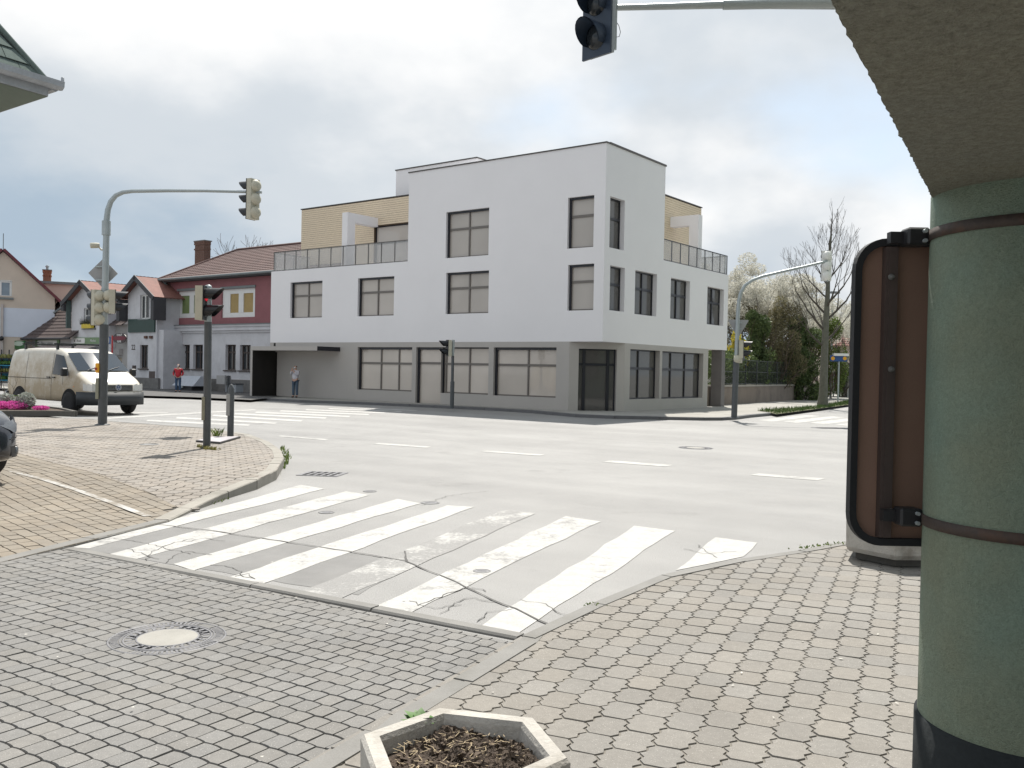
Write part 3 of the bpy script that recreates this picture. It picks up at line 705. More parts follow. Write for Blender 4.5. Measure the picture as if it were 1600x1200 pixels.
# pier at the right end
s0 = BF.hit(1118.5, 640, 1, RLEN - .5); mb = MB(); mb.box(-.55, -.05, RLEN - .42, RLEN - .04, 0, ZS - .003); mb.build('corner_pier', mat('dark pier render', (.16, .15, .15), .8, .08), B)

# ------------------------------------------------------------------ pavement in front of the building and far kerb
FK = [G(200, 617), G(300, 620), G(393, 624.5), G(470, 629), G(560, 632), G(640, 635.5), G(757, 641), G(830, 645.5), G(900, 652), G(960, 654.5), G(1030, 656), G(1100, 657.3), G(1128, 657.2), G(1150, 655.8), G(1172, 652.8), G(1213, 648.8), G(1270, 641.5), G(1335, 632.8)]
FK = [FK[0] + Vector((-18, 5, 0))] + FK + [FK[-1] + (FK[-1] - FK[-2]).normalized() * 60]
back = [BF.wor((20, 130)), BF.wor((-70, 130))]
mb = MB(); mb.poly([(p.x, p.y, .10) for p in FK] + [(p.x, p.y, .10) for p in back])
tag(mb.build('far_pavement', mat('old pavement slabs', (.29, .28, .255), .85, .12, 1.2, 60, bump=.3, dirt=(.16, .15, .13), dirt_amt=.5)), kind='structure')
kerb(FK[1:-1], .2, 1, 0, z0=-.03, step=1.2, zf=lambda y: .108, m=mat('dark granite kerb', (.13, .13, .135), .8, .15, 3, 90, bump=.3))
# dark sheet that paints the old houses' shade onto the pavement
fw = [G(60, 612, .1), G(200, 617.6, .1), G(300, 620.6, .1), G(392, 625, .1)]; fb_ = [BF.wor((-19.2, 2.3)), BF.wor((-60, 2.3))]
mb = MB(); mb.poly([(p.x, p.y, .1045) for p in fw + fb_]); tag(mb.build('house_shade_sheet', mat('dark painted house shade', (.085, .083, .082), .85, .15, 1.5, 60, bump=.2)), kind='structure')
# grass verge at right
vg = [G(1183, 641.2, .12), G(1200, 643.6, .12), G(1213, 646.8, .12), G(1270, 639.5, .12), G(1335, 631, .12), G(1420, 622, .12), G(1420, 618, .12), G(1335, 624, .12), G(1280, 634, .12), G(1240, 637, .12), G(1210, 638.5, .12)]
GRASS = mat('grass green', (.075, .135, .03), .9, .35, 5, 60)
mb = MB(); mb.poly([(p.x, p.y, .112) for p in vg]); verge = tag(mb.build('verge', mat('verge soil', (.10, .10, .05), .95, .3, 5)), kind='structure')
r2 = random.Random(8); vp = [(p.x, p.y) for p in vg]; mb = MB(); vx = [p[0] for p in vp]; vy = [p[1] for p in vp]; n = 0
while n < 7000:
    x, y = r2.uniform(min(vx), max(vx)), r2.uniform(min(vy), max(vy))
    if not inside((x, y), vp): continue
    n += 1; t = r2.uniform(0, 6.3); h = r2.uniform(.05, .16); wd = .012; dx, dy = math.cos(t), math.sin(t); l = r2.uniform(-.05, .05)
    mb.add([(x - dx * wd, y - dy * wd, .11), (x + dx * wd, y + dy * wd, .11), (x + l, y + l * .5, .11 + h)], [(0, 1, 2)])
tag(mb.build('grass', GRASS, None), 'short green grass on the verge by the street tree', 'grass', kind='stuff')
# ------------------------------------------------------------------ near right: arcade building with round column, strapped sign, planters
def plaster():
    b = NB('rough green plaster'); n = b.noise(70, 4, .7); f = b.noise(190, 2, .7); big = b.noise(1.1, 4, .6); mid = b.noise(7, 4, .6)
    k = b.math('ADD', b.rng(n, .3, .7, .88, 1.12), b.rng(f, .3, .7, -.13, .13))
    c = b.mix(b.rng(big, .38, .62, 0, 1), (.21, .292, .235), (.235, .27, .195)); c = b.mix(1., c, b.math('ADD', k, b.rng(mid, .3, .7, -.06, .06)), 'MULTIPLY')
    b.set('Base Color', c); b.set('Roughness', .92); b.bump(b.math('ADD', n, f), .9, .012); MATS['plaster'] = b.m; return b.m
PLAST = plaster(); SOFF = None
def plaster2():
    b = NB('rough soffit plaster'); n = b.noise(45, 5, .75); f = b.noise(120, 3, .7); big = b.noise(1.3, 4, .6)
    c = b.mix(b.rng(big, .38, .62, 0, 1), (.285, .285, .235), (.30, .292, .228)); c = b.mix(1., c, b.math('ADD', b.rng(n, .3, .7, .7, 1.25), b.rng(f, .3, .7, -.2, .2)), 'MULTIPLY')
    b.set('Base Color', c); b.set('Roughness', .95); b.bump(b.math('ADD', n, f), 1., .02); return b.m
SOFF = plaster2()
KS = .87
CX, CY, CR = 2.21 * KS, 3.86 * KS, .425 * KS
SZ = EYE + .78 * KS; ZB = EYE - 1.45 * KS
arc = thing('arcade_building', 'green plastered building whose rough soffit overhangs the pavement at upper right', 'building', (0, 0, 0))
e0 = G(1455, 305, SZ); e1 = G(1297, 0, SZ); ed = (e1 - e0).normalized()
fo = e0 - ed * .55; en = e1 + ed * 2.2; ri = V3(-ed.y, ed.x, 0)
if ri.x < 0: ri = -ri
# overhanging slab with a ragged plaster arris
NS = 260; rr_ = random.Random(3); mb = MB(); edge = []
for k in range(NS + 1):
    p = fo.lerp(en, k / NS) + ri * rr_.gauss(0, .0016); edge.append(p)
far_ = [fo + ri * 9, en + ri * 6]
low = [(p.x, p.y, SZ) for p in edge] + [(far_[1].x, far_[1].y, SZ), (far_[0].x, far_[0].y, SZ)]
n = len(low); mb.add([V3(*p) for p in low] + [V3(p[0], p[1], SZ + 5.2) for p in low], [tuple(range(n))[::1] if False else tuple(range(n - 1, -1, -1)), tuple(range(n, 2 * n))] + [(i, (i + 1) % n, n + (i + 1) % n, n + i) for i in range(n)])
mb.build('upper_storey', SOFF, arc)
mb = MB(); c_ = V3(CX, CY, 0)
mb.lathe([(CR, ZB), (CR, SZ + .01)], 64, (CX, CY, 0)); mb.build('column', PLAST, arc)
mb = MB(); mb.lathe([(CR + .012, .028), (CR + .012, ZB - .002), (CR + .002, ZB + .004)], 64, (CX, CY, 0)); mb.build('column_base', mat('dark plinth coating', (.03, .034, .036), .97, .15, 6, 60, bump=.5, spec=.15), arc)
# wall further right carries the slab (outside the photograph)
w0 = fo + ri * 3.4; w1 = en + ri * 3.4
mb = MB(); mb.obox(w0, (w1 - w0).normalized(), ri, 0, (w1 - w0).length, 0, .3, .03, SZ - .003); mb.build('back_wall', PLAST, arc)
mb = MB(); mb.box(12.9, 34, 5.5, 26, .03, 18.); mb.build('unseen_sky_blocker', PLAST, arc)  # unseen block added to keep sky light off the white building's right facade
for fl in range(5):  # windows dressing the added block
    for k in range(5):
        mb = MB(); y = 8 + k * 4.; z = 1.2 + fl * 3.3; mb.box(12.82, 12.9, y, y + 1.5, z, z + 1.8); wn_ = mb.build('blocker_window', FRAME, arc); mb = MB(); mb.box(12.805, 12.822, y + .08, y + 1.42, z + .08, z + 1.72); mb.build('pane', PANED, wn_)
STRAP = mat('rusty steel strap', (.05, .036, .03), .7, .3, 12, 70, bump=.3, dirt=(.11, .05, .025), dirt_amt=.6)
SIGNB = mat('brown primed sign back', (.22, .135, .10), .75, .12, 1.5, 200)
SIGNE = mat('dark sign rim', (.014, .015, .018), .75, .1)
sg = thing('strapped_sign', 'large round-cornered sign seen from its brown back, strapped to the green column', 'sign', (1.32, 3.58, 0))
SD = 4.14 * KS
def SP(x, y): p = D(x, y, SD); return (p.x, p.z)
sx0, sz1 = SP(1336.5, 372); _, sz0 = SP(1380, 852); sx1 = sx0 + .87
def rrect(x0, x1, z0, z1, r, n=8):
    o = []
    for cx, cz, a in ((x1 - r, z0 + r, -90), (x1 - r, z1 - r, 0), (x0 + r, z1 - r, 90), (x0 + r, z0 + r, 180)):
        o += [(cx + r * math.cos(math.radians(a + 90 * k / n)), cz + r * math.sin(math.radians(a + 90 * k / n))) for k in range(n + 1)]
    return o
sl = V3(1.32, 3.58, 0)
def yz(poly, y): return [V3(x, y, z) - sl for x, z in poly]
O_ = rrect(sx0, sx1, sz0, sz1, .125); I_ = rrect(sx0 + .028, sx1 - .028, sz0 + .028, sz1 - .028, .10)
mb = MB(); a_, b_ = yz(I_, SD + .018), yz(I_, SD + .024); mb.loft([a_, b_], False); mb.build('panel', SIGNB, sg)
mb = MB(); mb.loft([yz(I_, SD + .0175), yz(I_, SD - .008), yz(O_, SD - .012), yz(O_, SD + .03), yz(I_, SD + .03)], False, caps=False); mb.build('rim', SIGNE, sg)
xb0, xb1 = SP(1376, 600)[0], SP(1394, 600)[0]
mb = MB(); mb.box(xb0 - sl.x, xb0 + .012 - sl.x, SD - .024 - sl.y, SD + .015 - sl.y, sz0 + .035, sz1 - .035); mb.box(xb0 + .012 - sl.x, xb1 - sl.x, SD - .028 - sl.y, SD - .018 - sl.y, sz0 + .035, sz1 - .035)
mb.build('stiffener', mat('dark stiffener', (.06, .042, .037), .6, .15), sg)
zt_, zb_ = SP(1400, 376)[1], SP(1400, 801)[1]
for z in (zt_, zb_):
    mb = MB(); mb.box(xb0 - .01 - sl.x, CX - .26 - sl.x, SD - .085 - sl.y, SD - .048 - sl.y, z - .022, z + .022); mb.build('bracket_rail', mat('black bracket', (.014, .014, .016), .5, .1), sg)
    st = MB(); R0, R1 = CR + .001, CR + .006
    rings = [[V3(CX + r * math.cos(t), CY + r * math.sin(t), z + dz) - sl for r, dz in ((R0, -.02), (R1, -.02), (R1, .02), (R0, .02))] for t in [math.pi * 2 * k / 64 for k in range(65)]]
    st.loft(rings, True, caps=False); st.build('strap', STRAP, sg)
    mb = MB(); x = CX - CR - .055 - sl.x; mb.bevbox(x - .01, x + .075, SD - .13 - sl.y, SD - .05 - sl.y, z - .034, z + .034, .008); c = mb.build('clamp', MATS['black bracket'], sg)
    for dz in (-.018, .018): mb = MB(); mb.lathe([(.008, 0), (.008, .016)], 6, (x + .05, SD - .131 - sl.y, z + dz), V3(0, -1, 0)); mb.build('bolt', GALV, c)
for yy in (434, 577, 797):
    p = SP(1387, yy); mb = MB(); mb.lathe([(.012, 0), (.012, .008), (.006, .008), (.006, .02)], 8, (p[0] - sl.x, SD - .0285 - sl.y, p[1]), V3(.15, -1, 0)); mb.build('screw', mat('dull screw', (.12, .12, .115), .7), sg)

SOIL = mat('dry planter soil', (.085, .062, .046), .95, .5, 26, 140, bump=.8, bdist=.02)
def planter(label, c, R, H, rz, z0, plants=True, seed=1):
    t = thing('planter', label, 'planter', (c[0], c[1], z0), rz)
    hx = lambda r: [(r * math.cos(math.radians(60 * k)), r * math.sin(math.radians(60 * k))) for k in range(6)]
    rw = .062
    def ring(r, z): return [V3(x, y, z) for x, y in hx(r)]
    mb = MB(); mb.loft([ring(R * .80, .0), ring(R * .80, .06)], False); mb.build('foot', mat('dark planter foot', (.10, .095, .085), .9, .2), t)
    mb = MB(); mb.loft([ring(R * .93, .061), ring(R * .985, .10), ring(R, H - .014), ring(R - .012, H), ring(R - rw, H), ring(R - rw - .008, H - .016), ring(R - rw - .03, H - .2)], False, caps=False); mb.build('bowl', CONCP, t)
    r = random.Random(seed); mb = MB(); ng = 26; zs = H - .05; rad = R - rw - .01; grid = {}
    for i in range(-ng, ng + 1):
        for j in range(-ng, ng + 1):
            x, y = rad * i / ng, rad * j / ng
            if abs(y) > rad * .8660 or abs(y) * .57735 + abs(x) > rad: continue
            grid[i, j] = len(mb.v); mb.v.append((x, y, zs + r.gauss(0, .006) + .02 * math.sin(x * 9) * math.cos(y * 11)))
    for (i, j) in list(grid):
        if (i + 1, j) in grid and (i, j + 1) in grid and (i + 1, j + 1) in grid: mb.f.append([grid[i, j], grid[i + 1, j], grid[i + 1, j + 1], grid[i, j + 1]]); mb.sm.append(False); mb.mi.append(0); mb.rnd.append(0)
    so_ = mb.build('soil', SOIL, t)
    mb = MB(); mb.loft([ring(rad + .015, zs - .07), ring(rad + .015, zs - .012)], False); mb.build('soil_bed', SOIL, so_)
    mb = MB()
    for k in range(520):
        a, q = r.uniform(0, 6.28), rad * .82 * math.sqrt(r.random()); s_ = r.choice([.003, .004, .006, .009, .014]) * r.uniform(.7, 1.2)
        x, y = q * math.cos(a), q * math.sin(a); o = len(mb.v); c = V3(x, y, zs + s_ * .4 + .004 + .02 * math.sin(x * 9) * math.cos(y * 11)); P = [c + V3(r.uniform(-1, 1), r.uniform(-1, 1), r.uniform(-.6, 1)) * s_ for _ in range(5)]
        mb.add(P, [(0, 1, 2), (0, 2, 3), (0, 3, 1), (1, 2, 4), (2, 3, 4), (3, 1, 4)])
    tag(mb.build('soil_clods', mat('soil clods', (.10, .075, .055), .95, .5, 30, 120), so_), kind='stuff')
    mb = MB()
    for k in range(240):
        a, q = r.uniform(0, 6.28), rad * .82 * math.sqrt(r.random()); x, y = q * math.cos(a), q * math.sin(a); b = r.uniform(0, 6.28); l = r.uniform(.008, .03)
        d = V3(math.cos(b), math.sin(b), r.uniform(-.1, .3)) * l; n_ = V3(-math.sin(b), math.cos(b), 0) * .0012; c = V3(x, y, zs + .012)
        mb.add([c - n_, c + n_, c + d + n_, c + d - n_], [(0, 1, 2, 3)])
    tag(mb.build('straw', mat('dry straw', (.34, .27, .17), .9, .3), so_), kind='stuff')
    if plants: return t, zs
def rosette(label, P, R, n, seed, group=None, col=(.085, .19, .03)):
    r = random.Random(seed); mb = MB()
    for k in range(n):
        a = r.uniform(0, 6.28); l = R * r.uniform(.5, 1.1); up = r.uniform(.3, 1.3); d = V3(math.cos(a), math.sin(a), 0); s = V3(-d.y, d.x, 0); w_ = l * .27
        b = V3(0, 0, r.uniform(0, R * .3)); m = b + d * l * .5 + V3(0, 0, l * .5 * up); e = b + d * l + V3(0, 0, l * .6 * up); f = b + d * l * .28 + V3(0, 0, l * .3 * up)
        mb.add([b, f + s * w_ * .7, m + s * w_, e, m - s * w_, f - s * w_ * .7, m - V3(0, 0, l * .06)], [(0, 1, 6), (1, 2, 6), (2, 3, 6), (3, 4, 6), (4, 5, 6), (5, 0, 6)], True)
    o = mb.build('sprouting_plant', mat('sprout leaf %.3f' % col[1], col, .6, .35, 30, 90), None, P); return tag(o, label, 'plant', group)
pz = .42; pc = V3(-.126, 2.734, 0); RP = .328
_, zs = planter('hexagonal concrete planter with bare soil in the foreground', (pc.x, pc.y), RP, pz - .035, math.radians(-13), .035, True, 2)
pl1 = G(646, 1138, .035 + zs); rosette('leafy green weed at the left rim of the foreground planter', (pl1.x + .02, pl1.y - .01, .035 + zs), .06, 60, 4, col=(.06, .15, .02))
pl2 = G(762, 1133, .035 + zs); rosette('tiny bright seedling in the middle of the foreground planter', (pl2.x, pl2.y - .02, .035 + zs), .016, 8, 6, col=(.12, .28, .02))
pl3 = G(597, 1154, .035 + zs); rosette('small weed tuft in the left corner of the foreground planter', (pl3.x + .02, pl3.y - .01, .035 + zs), .022, 14, 7)
fp = G(1400, 866, .12); planter('hexagonal concrete planter standing behind the strapped sign', (fp.x + .13, fp.y + .26), .46, .42, math.radians(4), .035, False, 5)

# manhole in the driveway
def manhole(name, label, c, R, z, detail=True):
    t = thing(name, label, 'manhole cover', (c[0], c[1], z)); n = 64
    IRON = mat('worn cast iron', (.17, .17, .18), .55, .25, 20, 90, metal=.3); HOLE = mat('dark recess', (.012, .012, .014), .9)
    mb = MB(); mb.lathe([(R, -.02), (R, .001), (R - .004, .003), (R - .012, .003), (R - .014, -.006)], n); mb.lathe([(R * .80, -.006), (R * .80, .0035), (R * .775, .0035), (R * .775, -.006)], n); mb.lathe([(R * .755, -.006), (R * .755, .0035), (R * .715, .0035), (R * .715, -.006)], n)
    mb.lathe([(R * .54, -.006), (R * .54, .003), (R * .52, .003)], n); mb.build('frame', IRON, t)
    mb = MB(); mb.lathe([(R - .013, -.012), (R - .013, -.0045)], n); mb.build('recess', HOLE, t)
    mb = MB()
    for k in range(72):
        if k % 36 in (10, 11, 12, 13, 14): continue
        a = 2 * math.pi * k / 72; d = V3(math.cos(a), math.sin(a), 0); mb.obox((0, 0, 0), d, V3(-d.y, d.x, 0), R * .815, R - .016, -.006, .006, -.006, .003)
    for k in range(26):
        a = 2 * math.pi * (k + .5) / 26; d = V3(math.cos(a), math.sin(a), 0); s = V3(-d.y, d.x, 0)
        mb.obox((0, 0, 0), d, s, R * .60, R * .70, -.010, .010, -.006, .003); mb.obox((0, 0, 0), d, s, R * .55, R * .60, .004, .018, -.006, .003)
    tag(mb.build('raised_ribs', IRON, t), kind='stuff')
    mb = MB(); mb.lathe([(R * .52, -.01), (R * .52, .002), (R * .50, .0035)], n); mb.build('concrete_fill', mat('manhole concrete', (.31, .30, .275), .85, .12, 6, 120, bump=.2), t)
    return t
manhole('manhole_cover', 'round concrete-filled manhole cover set in the grey setts of the driveway', (man.x, man.y), MR, .019)
# ring of cut infill around it
mb = MB(); rg = []
for k in range(48):
    a = 2 * math.pi * k / 48; rg.append((math.cos(a), math.sin(a)))
mb.loft([[V3(man.x + x * (MR + .001), man.y + y * (MR + .001), .0155) for x, y in rg], [V3(man.x + x * (MR + .10), man.y + y * (MR + .10), .0145) for x, y in rg]], False, caps=False)
mb.build('mortar_ring', mat('mortar', (.165, .162, .155), .9, .15, 8, 120, bump=.4), bpy.data.objects['driveway'])
m2 = G(1087, 700); manhole('manhole_cover', 'round manhole cover in the bright roadway in front of the shop corner', (m2.x, m2.y), .36, .003)
def valve(label, x, y, r):
    p = G(x, y); t = thing('valve_cover', label, 'valve cover', (p.x, p.y, 0))
    mb = MB(); mb.lathe([(r, -.01), (r, .006), (r * .8, .007), (r * .8, .003)], 24); mb.build('frame', mat('pale iron', (.18, .18, .18), .6, .2), t)
    mb = MB(); mb.lathe([(r * .78, -.01), (r * .78, .005)], 20); mb.obox((0, 0, 0), V3(1, 0, 0), V3(0, 1, 0), -r * .5, r * .5, -r * .12, r * .12, .005, .008); mb.build('lid', MATS['worn cast iron'], t)
valve('small round valve cover between the second and third zebra stripes', 510, 801, .085); valve('small oval valve cover just beyond the zebra stripe ends', 578, 768, .085)
valve('valve cover at the far end of the third zebra stripe', 672, 786, .11); valve('valve cover showing through the worn sixth zebra stripe', 753, 893, .07)
g0 = G(504, 741); t = thing('drain_grate', 'dark iron drain grate in the asphalt beside the plaza kerb', 'drain', (g0.x, g0.y, 0), math.radians(-8))
mb = MB(); mb.box(-.30, .30, -.26, -.22, -.02, .008); mb.box(-.30, .30, .22, .26, -.02, .008); mb.box(-.30, -.27, -.22, .22, -.02, .008); mb.box(.27, .30, -.22, .22, -.02, .008); mb.build('frame', MATS['worn cast iron'], t)
mb = MB(); mb.box(-.27, .27, -.22, .22, .0015, .0028); mb.build('pit', MATS['dark recess'], t)
for k in range(6):
    x = -.25 + .1 * k; mb = MB(); mb.box(x - .017, x + .017, -.22, .22, .003, .009); mb.build('bar', MATS['worn cast iron'], t)
mb = MB(); mb.box(-.27, .27, -.02, .02, .004, .0095); mb.build('bar', MATS['worn cast iron'], t)
g1 = G(1296, 669); t = thing('drain_grate', 'dark drain grate in the side street at right', 'drain', (g1.x, g1.y, 0), .2)
mb = MB(); mb.box(-.45, .45, -.3, .3, .001, .008); mb.build('frame', MATS['worn cast iron'], t); mb = MB(); mb.box(-.36, .36, -.22, .22, .008, .0095); mb.build('pit', MATS['dark recess'], t)
# ------------------------------------------------------------------ traffic lights, posts, signs
def lens_dirs(az):
    f = V3(math.sin(math.radians(az)), math.cos(math.radians(az)), 0); return f, V3(f.y, -f.x, 0)
def signal_head(parent, C, az, n, per=.27, lit=None, name='signal_head', bulge=True, col=None, board=False, black=None, back=.07, vis=1.):
    "housing at local point C (centre), facing compass angle az; visor and lens of every light are sub-parts"
    f, s = lens_dirs(az); C = Vector(C); w_ = per * .5; hh = per * n / 2; mb = MB()
    mb.obox(C, s, f, -w_ * .92, w_ * .92, -back, .06, -hh, hh)
    if bulge:
        for k in range(n):
            c = C + Zv * (hh - per * (k + .5)); prof = [(per * .46, .069), (per * .45, .10), (per * .36, .15), (per * .18, .175), (.004, .18)]
            mb.lathe(prof, 18, c, -f)
    h = mb.build(name, col or CREAM, parent); bk = black or BLACKP
    mb = MB(); mb.obox(C, s, f, -w_ * (1.12 if board else .96), w_ * (1.12 if board else .96), .0605, .075, -hh * (1.06 if board else 1.01), hh * (1.06 if board else 1.01)); mb.build('front_plate', bk, h)
    for k in range(n):
        c = C + Zv * (hh - per * (k + .5)) + f * .0755; r = per * .40; mb = MB(); m = 16; rings = []
        for j, (u, dr) in enumerate(((0, 1.), (.5, 1.), (1, 1.02))):
            ring = []
            for q in range(m + 1):
                a = math.radians(-40 + 260 * q / m); up = math.sin(a); ln = per * vis * (.62 + .40 * max(-.9, up)) * u
                ring.append(c + (s * math.cos(a) + Zv * up) * r * dr + f * ln)
            rings.append(ring)
        mb.loft(rings, True, caps=False, closed=False); inn = [[p + (c + f * (p - c).dot(f) - p).normalized() * .006 for p in R_] for R_ in rings]
        mb.loft(inn, True, caps=False, closed=False); mb.build('visor', bk, h)
        mb = MB(); mb.lathe([(r * .97, 0), (r * .9, .012), (r * .5, .028), (.003, .034)], 16, c, f); mb.build('lens', lit if (lit and k == 0) else LENS, h)
    return h
def emit_mat(name, col, st):
    b = NB(name); b.set('Base Color', col); b.set('Emission Color', col); b.set('Emission Strength', st); return b.m
REDL = emit_mat('lit red lens', (.6, .012, .03), .25)
def mast(label, path, rr, dark_to, base_r, group=None, name='traffic_light_mast'):
    b = path[0]; t = thing(name, label, 'traffic light', b, 0, group); P = [Vector(p) - b for p in path]
    lo = [p for p in P if p.z < dark_to]; hi = [p for p in P if p.z >= dark_to]; k = len(lo)
    a, c = lo[-1], hi[0]; j = a.lerp(c, (dark_to - a.z) / (c.z - a.z))
    mb = MB(); mb.tube(lo + [j], [base_r] * len(lo) + [base_r], 14); mb.lathe([(base_r * 1.7, 0), (base_r * 1.7, .012), (base_r * 1.1, .03)], 14, lo[0]); mb.build('pole_base', POLE, t)
    mb = MB(); mb.tube([j] + hi, [rr[0]] + [rr[0] + (rr[1] - rr[0]) * i / max(1, len(hi) - 1) for i in range(len(hi))], 14); mb.build('pole', GALV, t)
    return t
def path_d(pts, d): return [D(x, y, d) for x, y in pts]
# left mast with arm
b0 = Gp(160, 664); d0 = b0.y; pp = path_d([(163, 500), (165.5, 400), (166.5, 345), (168.5, 328), (173, 315), (181, 305.5), (192, 300.5), (207, 298.7), (260, 298), (320, 298.2), (409, 300.5)], d0)
tl1 = mast('tall curved traffic light mast with a long arm on the left plaza', [b0] + pp, (.075, .03), D(163, 507, d0).z - b0.z, .098)
lp = lambda x, y, dd=0.: D(x, y, d0 + dd) - b0
mb = MB(); mb.lathe([(.094, -.18), (.094, .14)], 14, lp(166, 355)); mb.build('collar', GALV, tl1)
mb = MB(); mb.lathe([(.082, -.02), (.082, .02)], 14, lp(164, 452)); mb.build('collar', GALV, tl1)
signal_head(tl1, lp(395, 311.5), -62, 3, .30)
signal_head(tl1, lp(155.5, 481) + V3(-.02, -.05, 0), -55, 3, .265); signal_head(tl1, lp(174.5, 471.5) + V3(.03, -.06, 0), 62, 2, .265)
mb = MB(); c = lp(161, 427, .13); dm = .335
mb.loft([[c + V3(x * dm, y, z * dm) for x, z in ((1, 0), (.9, .1), (.1, .9), (0, 1), (-.1, .9), (-.9, .1), (-1, 0), (-.9, -.1), (-.1, -.9), (0, -1), (.1, -.9), (.9, -.1))] for y in (0, .012)], False); sb = mb.build('diamond_sign', mat('grey sign back', (.30, .305, .31), .55, .08, 5, 80), tl1)
for z in (.13, -.17): mb = MB(); mb.obox(c, V3(1, 0, 0), V3(0, -1, 0), -.16, .03, .002, .04, z, z + .03); mb.build('sign_bracket', GALV, sb)
mb = MB(); c = lp(150, 383.5); mb.lathe([(.055, -.07), (.062, 0), (.062, .10), (.05, .12)], 12, c, V3(-.8, -.5, -.1)); mb.tube([c + V3(.03, .02, 0), c + V3(.10, .05, -.09), c + V3(.19, .03, -.09)], .02, 8); mb.build('camera_unit', CREAM, tl1)
YEL = mat('yellow plastic', (.75, .36, .02), .45, .05); p = lp(154.5, 575); mb = MB(); mb.bevbox(p.x - .035, p.x + .05, p.y - .12, p.y - .02, p.z - .11, p.z + .11, .02); mb.build('push_button_box', YEL, tl1)
mb = MB(); mb.lathe([(.03, 0), (.03, .012)], 12, p + V3(-.01, -.121, -.02), V3(0, -1, 0)); mb.build('button', mat('red button', (.30, .03, .02), .4), tl1)
p = lp(154.5, 606); mb = MB(); mb.bevbox(p.x - .03, p.x + .04, p.y - .12, p.y - .03, p.z - .25, p.z + .22, .01); mb.build('control_plate', mat('olive grey plate', (.26, .26, .20), .6, .1), tl1)
# pedestrian signal on the plaza corner
b1 = Gp(323, 700); d1 = b1.y; lq = lambda x, y, dd=0.: D(x, y, d1 + dd) - b1
tl2 = mast('pedestrian signal on a grey post with a red light at the plaza corner', [b1, D(324.6, 560, d1), D(325.6, 449, d1)], (.058, .056), lq(325, 503).z, .062, name='pedestrian_signal')
mb = MB(); mb.lathe([(.060, -.012), (.060, .0), (.045, .035), (.01, .045)], 14, lq(325.6, 449)); mb.build('post_cap', GALV, tl2)
signal_head(tl2, lq(317.6, 474) + V3(.0, -.06, 0), 93, 2, .285, REDL, bulge=False)
p = lq(320.2, 638); mb = MB(); mb.bevbox(p.x - .035, p.x + .02, p.y - .075, p.y - .03, p.z - .2, p.z + .2, .008); mb.build('control_plate', mat('khaki plate', (.24, .23, .17), .6, .1), tl2)
# pedestrian signal in front of the shop
b2 = G(706, 638, .1); d2 = b2.y; lm = lambda x, y, dd=0.: D(x, y, d2 + dd) - b2
tl3 = mast('small pedestrian signal on a thin post in front of the shop windows', [b2, D(707.4, 560, d2), D(708.6, 531, d2)], (.05, .05), lm(708, 556).z, .055, name='pedestrian_signal')
mb = MB(); mb.tube([V3(0, 0, .02), lm(706.9, 596)], .078, 12); mb.build('post_sleeve', POLE, tl3)
signal_head(tl3, lm(701.5, 544) + V3(0, -.05, 0), -112, 2, .30, bulge=False)
# right mast
b3 = G(1147, 653, .1); d3 = b3.y; lr = lambda x, y, dd=0.: D(x, y, d3 + dd) - b3
tl4 = mast('curved traffic light mast with arm and triangle sign at the right street corner', [b3] + path_d([(1150.5, 560), (1153, 490), (1154.5, 470), (1157.5, 457), (1164, 446), (1175, 438), (1192, 431.5), (1220, 425), (1255, 417), (1293, 408)], d3), (.07, .04), lr(1150, 565).z, .10)
signal_head(tl4, lr(1293, 415) + V3(0, .1, 0), 6, 3, .335, col=WHITEP)
mb = MB(); mb.tube([lr(1293, 391, .02), lr(1293, 440, .02)], .02, 8); mb.build('head_bracket', GALV, tl4)
signal_head(tl4, lr(1157, 546) + V3(.0, -.06, 0), 96, 2, .30, bulge=False)
signal_head(tl4, lr(1152, 561) + V3(.02, -.04, 0), 40, 1, .27)
c = lr(1153.5, 513, .12); ht = .33; mb = MB(); tri = [(-1.05, .80), (-.98, .88), (.98, .88), (1.05, .80), (.07, -.92), (-.07, -.92)]
mb.loft([[c + V3(x * ht, y, z * ht) for x, z in tri[::-1]] for y in (0, .012)], False); sb = mb.build('triangle_sign', MATS['grey sign back'], tl4)
for z in (.17, -.03): mb = MB(); mb.obox(c, V3(1, 0, 0), V3(0, -1, 0), -.12, .12, .002, .03, z, z + .03); mb.build('sign_bracket', GALV, sb)
# near mast at right: arm and head over the road
d5 = 5.72; b5 = V3(2.93, d5 + .12, .03); hd = D(937, 34, d5)
arm = [b5, V3(b5.x, b5.y, 3.2), V3(b5.x, b5.y, 3.5), V3(b5.x - .08, b5.y, 3.74), V3(b5.x - .3, b5.y, 3.86), D(1297, 5, d5) + V3(.25, .04, .01), D(1130, 7.5, d5), D(965, 12, d5)]
tl5 = mast('traffic light hanging over the road at the top, its arm running behind the soffit', arm, (.05, .018), 1.5, .07)
signal_head(tl5, hd - b5 + V3(.032, 0, .098), -132, 3, .209, board=True, bulge=False, back=-.015, vis=.66, black=mat('flare tinted black plastic', (.03, .046, .075), .4, .1), col=mat('grey blue housing', (.36, .40, .43), .5, .06))  # blue of a lens flare painted into the black visors and front plate
a5 = D(1130, 7.5, d5) - b5; mb = MB(); mb.tube([a5, D(1330, 4, d5) - b5], .030, 10); mb.build('arm_sleeve', GALV, tl5)
q = D(962, 12, d5) - b5; mb = MB(); mb.tube([q + V3(0, 0, .1), q + V3(0, 0, -.26)], .011, 8); mb.build('head_bracket', GALV, tl5)
mb = MB(); mb.tube([q + V3(.0, 0, -.08), q + V3(.022, 0, -.11), q + V3(.033, 0, -.15), q + V3(.026, 0, -.178), q + V3(.003, 0, -.182)], .002, 6); mb.build('cable', BLACKP, tl5)
